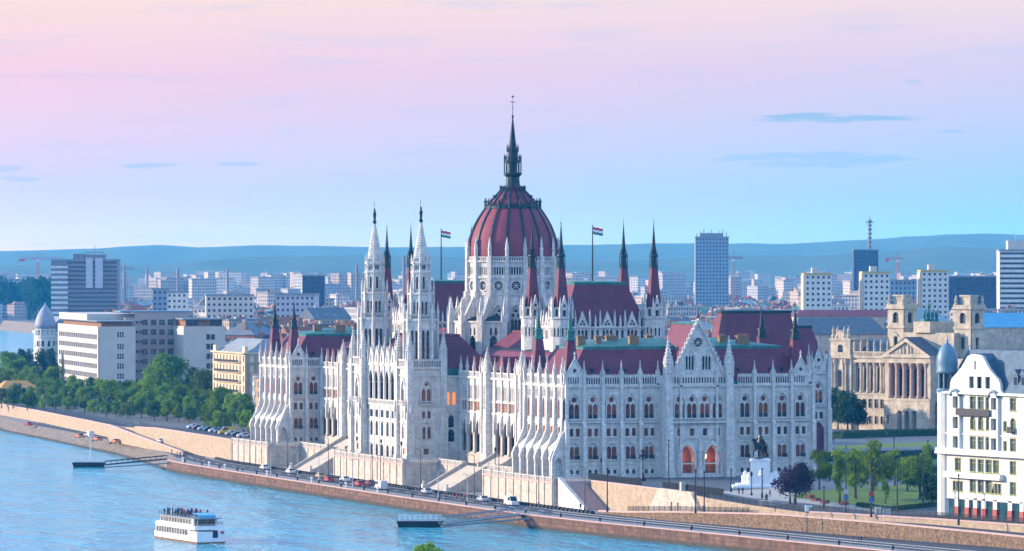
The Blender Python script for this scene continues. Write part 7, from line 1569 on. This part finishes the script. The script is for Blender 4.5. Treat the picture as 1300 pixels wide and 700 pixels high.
for px, k, cn, lane, lab in ((336,'car','white',12.5,'white car on the quay road below the north pavilion'),(369,'car','white',12.4,'second white car on the quay road, before the north stairs'),(407,'car','tan',12.4,'tan car on the quay road below the north stairs'),(418,'car','red',8.2,'red car on the quay road left of the river towers'),(438,'car','white',12.3,'white car below the left river tower'),(457,'car','red',8.2,'red car on the near lane below the left river tower'),(470,'car','maroon',12.3,'maroon car on the far lane below the twin river towers'),(484,'van','white',8.2,'white van on the quay road below the twin river towers'),(542,'car','silver',12.2,'silver car on the quay road before the south stairs'),(613,'car','silver',12.2,'silver car on the quay road below the south stairs'),(649,'van','white',12.1,'white van on the quay road below the sloping buttresses')):
    v = vwest(px, -16); v = vwest(px, ub(v)+lane); u = ub(v)+lane; sl_ = math.atan2(ub(v+5)-ub(v-5), 10); car(k, u, v, QZ+.02, -sl_+(math.pi if lane > 10 else 0), cn, CC[cn], lab)
for px, py, k, cn, lab in ((36,541,'car','red','red car alone on the lower road at the left'),(113,556,'van','white','large white van among orange cars on the lower road'),(101,556,'car','orange','orange car just left of the large white van'),(124,560,'car','orange','orange car just right of the large white van'),(147,563,'car','orange','orange car further right on the lower road'),(183,565,'car','dark','dark car at the foot of the road ramp'),(196,569,'car','white','white car at the foot of the road ramp')):
    u, v = ground_at(px, py, QZ); car(k, u, v, QZ+.02, R(6), cn, CC[cn], lab)
for px, py, k, cn, lab in ((193,556,'car','white','white car driving on the road ramp'),):
    v = 372.; car(k, -3.5, v, ramp_z(v)+.02, R(3), cn, CC[cn], lab)
for i, (cn) in enumerate(('white','dark','silver','yellow','blue','white','dark','silver','maroon','white')):
    v = 300+i*9.2; car('van' if cn == 'yellow' else 'car', 3.5+i*.75, v, 9.012, R(90), cn, CC[cn], f'{cn} car parked beside the embankment trees near the north pavilion' if cn in ('yellow','blue','maroon') else f'{cn} car in the row parked beside the embankment trees', 'cars parked beside the embankment trees')
# white kiosk boxes
for px, py, w, lab in ((1027,651,1.7,'small white kiosk behind the railing'), (1115,654,1.3,'white box with a red mark behind the railing'), (1126,656,1.6,'larger white box cabinet behind the railing')):
    u, v = ground_at(px, py); root = empty('kiosk', (u,v,GZ(u, v)), R(-19), lab, 'cabinet'); m = MB(); m.box(-w/2,w/2,-.6,.6,.25,1.7); m.build('box', 'white_paint', root); m = MB(); m.box(-w/2-.1,w/2+.1,-.7,.7,1.7,1.82); m.build('lid', 'pole', root); m = MB(); m.box(-w/2+.2,w/2-.2,-.6,.6,0,.25); m.build('foot', 'pole', root)
# ------------------------------------------------------------------ lamps and poles
def lamp(h, m_='pole', arm=1.6, two=False, r=.11):
    root = empty('street_lamp'); m = MB(); m.lathe(0,0,[(r*1.8,0),(r*1.6,1.),(r,1.1),(r*.7,h)], 8); m.build('post', m_, root)
    for s in ((-1, 1) if two else (1,)):
        m = MB(); m.tube((0,0,h-.1),(s*arm*.5,0,h+.25), r*.55, 6); m.tube((s*arm*.5,0,h+.25),(s*arm,0,h+.28), r*.5, 6); m.build('arm', m_, root)
        m = MB(); m.box(min(s*arm*.9, s*arm*1.5), max(s*arm*.9, s*arm*1.5), -.17, .17, h+.2, h+.36); m.build('lamp_head', 'light_pole', root)
    return root
LP1 = lamp(8.4, 'pole', .8, False, .085); first = True
def place_lamp(src, x, y, z, rz, label, group=None, first=[]):
    if src.name in first: o = copy_tree(src)
    else: o = src; first.append(src.name)
    o.location = (x,y,z); o.rotation_euler = (0,0,rz); tag(o, label, 'street lamp', group); return o
for i in range(15): v = 446+i*19.5; place_lamp(LP1, interp([(448,6.2),(514,12.8),(644,24.2),(734,30)], v), v, GZ(10,v), R(180), 'pale street lamp in the row along the upper embankment railing', 'street lamps along the upper embankment')
LP2 = lamp(7, 'light_pole', .8, True)
for px in (344, 378, 405, 448, 593, 556): 
    v = vwest(px, -22); v = vwest(px, ub(v)+4.8); place_lamp(LP2, ub(v)+4.8, v, QZ, 0, f'pale double lamp on the quay pavement, '+{344:'below the north pavilion',378:'below the north stairs',405:'left of the river towers',448:'below the left river tower',593:'beside the people in red',556:'below the south stairs'}[px])
LP3 = lamp(10.5, 'iron', 1.4)
for px in (317, 365, 417, 473, 483, 534, 602, 684, 743):
    v = vwest(px, -12); v = vwest(px, ub(v)+16.6); place_lamp(LP3, ub(v)+16.6, v, QZ, R(180), 'tall black street lamp behind the barrier blocks, '+{317:'leftmost by the north pavilion',365:'under the north pavilion flank',417:'at the north stairs',473:'left of the centre terrace middle',483:'at the middle of the centre terrace',534:'under the right river tower',602:'at the south stairs',684:'under the sloping buttresses',743:'at the long pale wall'}[px])
def trolley_pole(px, yb, yt, label, z=9., m_='iron'):
    u, v = ground_at(px, yb, z); X, Y = plan(u, v); z = GZ(u, v); h = height_at(yt, Y)-z; root = empty('pole', (u,v,z), R(-19), label, 'pole'); m = MB(); m.lathe(0,0,[(.26,0),(.24,1.2),(.15,1.3),(.11,h)], 8); m.build('shaft', m_, root); m = MB(); m.lathe(0,0,[(.2,h-.1),(.26,h),(.05,h+.4)], 8); m.build('cap', m_, root); return root
for px, yb, yt, lab in ((928,625,597,'short dark pole left of the monument'),(967.5,633,596,'dark pole in front of the monument pedestal'),(1003,640,592,'dark pole at the purple tree'),(1046,646,619,'dark pole at the start of the lawn'),(1074,654,588,'tall dark pole with a sign right of the purple tree'),(1106,657,588,'tall dark pole with red and blue signs before the lawn'),(1139,650,594,'tall dark pole in front of the right half of the lawn'),(1172,644,577,'tall dark pole near the white corner house'),(1135,579,557,'dark pole on the far paving'),(1178,577,560,'dark pole on the far paving near the corner house'),(1217,667,604,'thick dark pole in front of the red granite plinth'),(771,650,596,'dark pole before the south front left bays'),(849,622,560,'dark pole beside the portal pier'),(883,652,598,'dark pole at the gateway in the wall'),(894,650,600,'second dark pole at the gateway in the wall')):
    r = trolley_pole(px, yb, yt, lab)
    if px in (1074, 1106): m = MB(); m.box(-.5,.5,-.2,-.14,4.6,5.6); m.build('sign', paint('red', CC['red']) if px == 1106 else 'light_pole', r); m = MB(); m.box(-.5,.5,-.2,-.14,3.2,4.3); m.build('sign', paint('blue', CC['blue']), r)
# wires between tram poles would be thinner than a pixel; one span is visible near the corner house
u, v = ground_at(816, 611); root = empty('candelabra_lamp', (u,v,9.), 0, 'large ornate black candelabra lamp on the square before the south front', 'street lamp'); m = MB(); m.lathe(0,0,[(.8,0),(.8,.5),(.5,.7),(.32,1.6),(.36,1.8),(.14,2.2),(.12,5.2),(.3,5.3),(.12,5.5)], 10); m.build('post', 'iron', root)
m = MB(); m.lathe(0,0,[(.25,5.5),(.55,6.2),(.5,7.0),(.62,7.1),(.3,7.6),(.08,8.2)], 8); m.build('lantern', 'iron', root)
for s in (-1, 1): m = MB(); m.tube((0,0,5),(s*.8,0,5.4), .07, 5); m.lathe(s*.8, 0, [(.15,5.4),(.3,5.8),(.26,6.2),(.05,6.6)], 8); m.build('side_lantern', 'iron', root)
def lantern_post(x, y, z, label, h=4.2):
    root = empty('lantern_post', (x,y,z), 0, label, 'street lamp'); m = MB(); m.lathe(0,0,[(.3,0),(.28,.6),(.12,.8),(.09,h),(.2,h+.05)], 8); m.build('post', 'iron', root); m = MB(); m.lathe(0,0,[(.18,h+.05),(.34,h+.75),(.36,h+.8),(.05,h+1.3)], 6); m.build('lantern', 'iron', root)
for v, lab in ((110,'black lantern post at the south corner of the centre terrace'),(150,'black lantern post at the north part of the centre terrace'),(128,'black lantern post in the middle of the centre terrace'),(30,'black lantern post among the buttresses of the south pavilion'),(262,'black lantern post in front of the north pavilion buttresses')): lantern_post(-7.0, v, 9., lab)
for u, v, lab in ((3.1,62.5,'black lantern post right of the top of the south stairs'),(3.1,86.5,'black lantern post left of the top of the south stairs'),(3.1,184.5,'black lantern post right of the top of the north stairs'),(5.2,-11,'black lantern post at the south west corner of the building')): lantern_post(u, v, 9., lab)
u, v = ground_at(954, 632); lantern_post(u, v, 9., 'small lantern post just left of the monument path')
# mooring bollards on the quay edge
m = MB(); m.lathe(0,0,[(.32,0),(.26,.2),(.24,.6),(.42,.75),(.38,.95),(.05,1.05)], 10); B1 = m.build('mooring_bollard', 'iron')
for i, v in enumerate([-310+i*20.5 for i in range(29)]):
    o = B1 if i == 0 else copy_tree(B1); o.location = (ub(v)+2.2, v, QZ); tag(o, 'black iron mooring bollard in the row along the quay edge', 'bollard', 'mooring bollards along the quay edge')
m = MB(); m.lathe(0,0,[(.4,0),(.4,.15),(.16,.2),(.16,.7),(.34,.8),(.36,1.2),(.1,1.35)], 10); B2 = m.build('quay_light', 'white_paint')
for i, v in enumerate((275, 240, 222, 176, 132, 100, 72)):
    o = B2 if i == 0 else copy_tree(B2); o.location = (ub(v)+3.6, v, QZ); tag(o, 'short white post light on the quay pavement', 'light', 'white post lights along the quay')
# ------------------------------------------------------------------ flags
def flag(u, v, z0, h, label):
    root = empty('flagpole', (u,v,z0), R(-19), label, 'flag'); m = MB(); m.lathe(0,0,[(.22,0),(.18,h*.5),(.1,h),(.2,h+.1),(.02,h+.5)], 8); m.build('pole', 'iron', root)
    for j, c in enumerate(('red','white','green')):
        m = MB(); n = 12; L = 2.6; vs = []; hh = .62
        for i in range(n+1):
            x = .12+L*i/n; y = .25*math.sin(i*.9)*(i/n)
            for k in (0, 1): vs.append((x, y, h-.15-(j+k)*hh-.5*(i/n)**1.4+.08*math.sin(i*1.3)))
        m.add(vs, [(2*i,2*i+2,2*i+3,2*i+1) for i in range(n)], 0, True); m.build('stripe', paint('flag '+c, {'red':(.55,.03,.04),'white':(.8,.8,.8),'green':(.02,.16,.07)}[c], .7), root)
flag(33.2, 72.2, 57, 14.2, 'red white and green flag on a tall pole above the steep hall roof'); flag(33.2, 198.8, 57, 14.2, 'red white and green flag left of the dome')
# ------------------------------------------------------------------ boats and landing stages
bA = LX(-69.3, 1053.); bB = LX(-81.3, 1079.5); bang = math.atan2(bB[1]-bA[1], bB[0]-bA[0])-math.pi/2
BO = empty('river_boat', ((bA[0]+bB[0])/2+3.0*math.cos(bang), (bA[1]+bB[1])/2+3.0*math.sin(bang), 0.), bang, 'white two deck river cruise boat with people on its open top deck', 'boat')
BO.scale = (1.05,1.1,.84); Lh, Wh = 14.6, 3.2
def hull(m, z0, z1, w0, w1, mi=0, l=Lh, taper=1.):
    def out(w): return [(-w,-l),(w,-l),(w,l*.5),(w*.82,l*.78),(w*.35,l*.97),(0,l),(-w*.35,l*.97),(-w*.82,l*.78),(-w,l*.5)]
    a, b_ = out(w0), out(w1); k = len(a); m.add([(x,y,z0) for x, y in a]+[(x,y,z1) for x, y in b_], [(i,(i+1)%k,k+(i+1)%k,k+i) for i in range(k)]+[tuple(range(k))[::-1], tuple(range(k,2*k))], mi)
m = MB(); hull(m, -.6, .35, Wh*.92, Wh*.97, 1); hull(m, .35, 1.9, Wh*.97, Wh); m.build('hull', ['white_paint', 'brown_wood'], BO)
m = MB(); hull(m, .33, .5, Wh*1.01, Wh*1.015); m.build('rubbing_strake', 'brown_wood', BO)
m = MB(); m.box(-Wh+.2, Wh-.2, -Lh+4.6, 9.5, 1.9, 3.5, 0); m.build('lower_saloon', 'white_paint', BO)
m = MB()
for s in (-1, 1): m.box(min(s*(Wh-.22), s*(Wh-.14)), max(s*(Wh-.22), s*(Wh-.14)), -9.2, 9.2, 1.95, 3.4)
for i in range(14):
    pass
m.build('lower_window_band', 'glass', BO).data.materials[0] = mat('boat saloon glass', (.22,.155,.09), .2, .35, .6, spec=.6)
m = MB()
for s in (-1, 1):
    for i in range(13): y = -9.+i*1.5; m.box(min(s*(Wh-.15), s*(Wh-.08)), max(s*(Wh-.15), s*(Wh-.08)), y-.07, y+.07, 1.95, 3.4)
m.build('window_posts' if False else 'window_frame', 'white_paint', BO)
m = MB(); hull(m, 3.5, 4.5, Wh*1.0, Wh*1.0, 0, Lh*.93); m.build('upper_deck', 'white_paint', BO)
m = MB(); m.box(-Wh+.05, Wh-.05, -Lh, -Lh+4.7, 1.85, 3.1); m.build('stern_house', 'white_paint', BO)
m = MB(); m.box(.4, 1.5, -Lh-.06, -Lh+.1, 1.5, 3.4); m.build('stern_door', 'iron', BO)
m = MB(); m.lathe(0, 0, [(.34,0),(.42,.06),(.34,.12)], 14); o = m.build('life_ring', 'crane_red', BO); o.location = (2.5,-Lh-.02,2.9); o.rotation_euler = (R(90),0,0)
m = MB(); m.box(-Wh+.5, Wh-.5, -Lh+3.2, 7.6, 4.6, 6.3); m.build('upper_saloon', 'white_paint', BO)
m = MB()
for s in (-1, 1): m.box(min(s*(Wh-.52), s*(Wh-.44)), max(s*(Wh-.52), s*(Wh-.44)), -Lh+4.2, 7.2, 4.85, 6.1)
m.box(-Wh+.9, Wh-.9, -Lh+3.12, -Lh+3.2, 4.8, 6.15); m.build('upper_window_band', 'glass', BO).data.materials[0] = bpy.data.materials['boat saloon glass']
m = MB(); 
for s in (-1, 1):
    for i in range(12): y = -Lh+4.2+i*1.6; m.box(min(s*(Wh-.45), s*(Wh-.38)), max(s*(Wh-.45), s*(Wh-.38)), y-.07, y+.07, 4.8, 6.2)
m.build('window_frame', 'white_paint', BO)
m = MB(); m.box(-Wh+.2, Wh-.2, -Lh+1.6, 8.4, 6.3, 6.5); m.build('sun_deck', 'steel', BO)
m = MB()
for s in (-1, 1):
    x = s*(Wh-.3)
    for z in (6.9, 7.4): m.tube((x,-Lh+5.5,z),(x,8.2,z), .05, 4)
    for i in range(12): m.tube((x,-Lh+5.5+i*1.55,6.5),(x,-Lh+5.5+i*1.55,7.4), .045, 4)
    for z in (5.0, 5.5): m.tube((s*(Wh-.1),-Lh*.93,z),(s*(Wh-.1),-Lh+3.2,z), .05, 4)
for z in (5.0, 5.5): m.tube((-Wh+.1,-Lh*.93,z),(Wh-.1,-Lh*.93,z), .05, 4)
for i in range(7): m.tube((-Wh+.2+i*1.0,-Lh*.93,4.6),(-Wh+.2+i*1.0,-Lh*.93,5.5), .05, 4)
m.build('deck_rail', 'iron', BO)
m = MB(); m.add([(-1.9,-Lh+2.2,7.3),(1.9,-Lh+2.2,7.3),(1.9,-Lh+6.2,7.7),(-1.9,-Lh+6.2,7.7)], [(0,1,2,3)]); m.box(-1.9,1.9,-Lh+2.1,-Lh+2.2,6.6,7.3); m.build('canopy', paint('canopy blue', (.10,.38,.6), .6), BO)
for x in (-2., 2.): m = MB(); m.tube((x,-Lh+2.6,4.6),(x,-Lh+2.6,6.3), .07, 5); m.build('stanchion', 'white_paint', BO)
m = MB(); m.tube((0,8.,6.5),(0,8.,9.2), .06, 5); m.box(-.8,.8,7.95,8.05,8.3,8.4); m.build('mast', 'white_paint', BO)
M['foam'] = mat('wake foam', (.62,.72,.76), .6, .2, 1)
rnd = random.Random(3); m = MB()
for i in range(150):
    q = rnd.random(); ly = -Lh*1.1-q*34 if i % 3 else rnd.uniform(-Lh, Lh); lx = rnd.gauss(0, 1.5+q*2.2) if i % 3 else rnd.choice([-1,1])*(Wh+.35+rnd.random()*.7); L_ = rnd.uniform(.5, 2.4)*(1-.6*q); W_ = rnd.uniform(.08, .28)
    pp = [Matrix.Rotation(bang, 3, 'Z') @ Vector((lx+a*W_, ly+b*L_, 0)) for a, b in ((-1,-.3),(0,-1),(1,-.2),(.6,.6),(0,1),(-.8,.4))]
    m.face([(BO.location.x+p.x, BO.location.y+p.y, .03+i*.0004) for p in pp])
tag(m.build('foam', 'foam', None, False), kind='stuff')
for i in range(44):
    lx, ly = rnd.choice([-2.2,-1.3,-.4,.5,1.4,2.2]), -8.5+i*.38+rnd.uniform(-.2,.2); p = Matrix.Rotation(bang, 3, 'Z') @ Vector((lx, ly, 0))
    person(BO.location.x+p.x, BO.location.y+p.y, 5.48, rnd.choice(['seat','stand','seat']), rnd.choice(['dark','black','blue','dark','red']), rnd.uniform(0,6.28), 'passenger in dark clothes on the open top deck of the river boat', 'passengers on the boat deck')
def pontoon(px0, px1, y, label, ang, rail='light_pole', mast=False, l=None):
    u0, v0 = ground_at(px0, y, 0); u1, v1 = ground_at(px1, y, 0); L_ = math.hypot(u1-u0, v1-v0) if not l else l; root = empty('landing_stage', ((u0+u1)/2,(v0+v1)/2,0), ang, label, 'pontoon')
    h = L_/2; m = MB(); m.add([(-h,-2.6,-.5),(h,-2.6,-.5),(h,2.6,-.5),(-h,2.6,-.5),(-h-.6,-2.8,1.4),(h+.6,-2.8,1.4),(h+.6,2.8,1.4),(-h-.6,2.8,1.4)], [(0,1,5,4),(1,2,6,5),(2,3,7,6),(3,0,4,7),(4,5,6,7)]); m.build('barge', 'rubber', root)
    m = MB(); m.box(-h-.4,h+.4,-2.6,2.6,1.4,1.55); m.build('deck', 'steel', root)
    m = MB(); n = int(L_/1.2)
    for s in (-2.5, 2.5):
        for i in range(n+1): m.box(-h+i*L_/n-.12,-h+i*L_/n+.12,s-.05,s+.05,1.55,2.7)
        for z in (2.1, 2.7): m.tube((-h,s,z),(h,s,z), .07, 4)
    m.build('railing', rail, root)
    if mast: m = MB(); m.tube((h*.1,0,1.5),(h*.1,0,mast), .13, 6, 0, .07); m.build('mast', 'white_paint', root)
    return root
pontoon(95, 131, 593, 'small dark landing stage with white mast in the river at the left', R(-19), 'white_paint', 9.5)
pontoon(507, 560, 669, 'dark landing stage with white railing near the lower middle of the river', R(-19), 'white_paint')
def gangway(A, B, label, w=.9, truss=False, m_='iron'):
    root = empty('gangway', (0,0,0), 0, label, 'gangway'); A, B = Vector(A), Vector(B); d = (B-A).normalized(); n = Vector((-d.y, d.x, 0)).normalized(); up = Vector((0,0,1))
    m = MB(); m.add([A+n*w, B+n*w, B-n*w, A-n*w, A+n*w-up*.25, B+n*w-up*.25, B-n*w-up*.25, A-n*w-up*.25], [(0,1,2,3),(4,5,6,7),(0,1,5,4),(2,3,7,6)]); m.build('walkway', 'steel', root)
    for s in (-1, 1):
        m = MB(); k = int((B-A).length/1.6); h = 1.5 if truss else 1.0
        m.tube(A+n*w*s+up*h, B+n*w*s+up*h, .12, 5); m.tube(A+n*w*s, B+n*w*s, .14, 5)
        for i in range(k):
            p = A+(B-A)*(i/k)+n*w*s; q = A+(B-A)*((i+1)/k)+n*w*s; m.tube(p, p+up*h, .07, 4)
            if truss: m.tube(p if i % 2 else p+up*h, q+up*h if i % 2 else q, .07, 4)
        m.build('truss' if truss else 'handrail', m_, root)
def W3(px, py, z): return ground_at(px, py, z)+(z,)
vv = vwest(202, -25); gangway(W3(134,590,1.6), (ub(vv)+1.5, vv, QZ+.1), 'long dark gangway from the left landing stage to the quay', m_='iron')
m = MB(); vv = vwest(210, -25); m.tube(W3(133,593.5,1.), (ub(vv)+.2, vv-6, 2.4), .22, 6); tag(m.build('mooring_boom', 'steel'), 'thin mooring boom below the left gangway', 'boom')
vv = vwest(668, -26); gangway(W3(562,665,1.6), (ub(vv)+1.5, vv, QZ+.1), 'broad blue grey truss gangway from the middle landing stage to the quay', 1.3, True, 'steel')
m = MB(); vv = vwest(680, -26); m.tube(W3(560,668.5,1.), (ub(vv)+.3, vv, 2.3), .22, 6); tag(m.build('mooring_boom', 'steel'), 'thin mooring boom below the truss gangway', 'boom')
# ------------------------------------------------------------------ air
HZ = True
if HZ:
    m = MB(); m.box(-5, 5, -1, 1, 0, 1); 
    A_, B_, C_, D_ = LX(-5200, -400), LX(5200, -400), LX(5200, 19500), LX(-5200, 19500)
    m = MB(); m.add([p+(-3.,) for p in (A_,B_,C_,D_)]+[p+(215.,) for p in (A_,B_,C_,D_)], [(3,2,1,0),(4,5,6,7),(0,1,5,4),(1,2,6,5),(2,3,7,6),(3,0,4,7)])
    hm = bpy.data.materials.new('haze air'); hm.use_nodes = True; t = hm.node_tree; t.nodes.remove(t.nodes['Principled BSDF'])
    pv = t.nodes.new('ShaderNodeVolumePrincipled'); pv.inputs['Color'].default_value = (.05,.46,1.,1); pv.inputs['Absorption Color'].default_value = (1,1,1,1); pv.inputs['Density'].default_value = 5e-5; pv.inputs['Anisotropy'].default_value = 0
    t.links.new(pv.outputs[0], t.nodes['Material Output'].inputs['Volume']); M['haze'] = hm
    tag(m.build('haze', 'haze'), kind='stuff')
sc.cycles.volume_bounces = 1
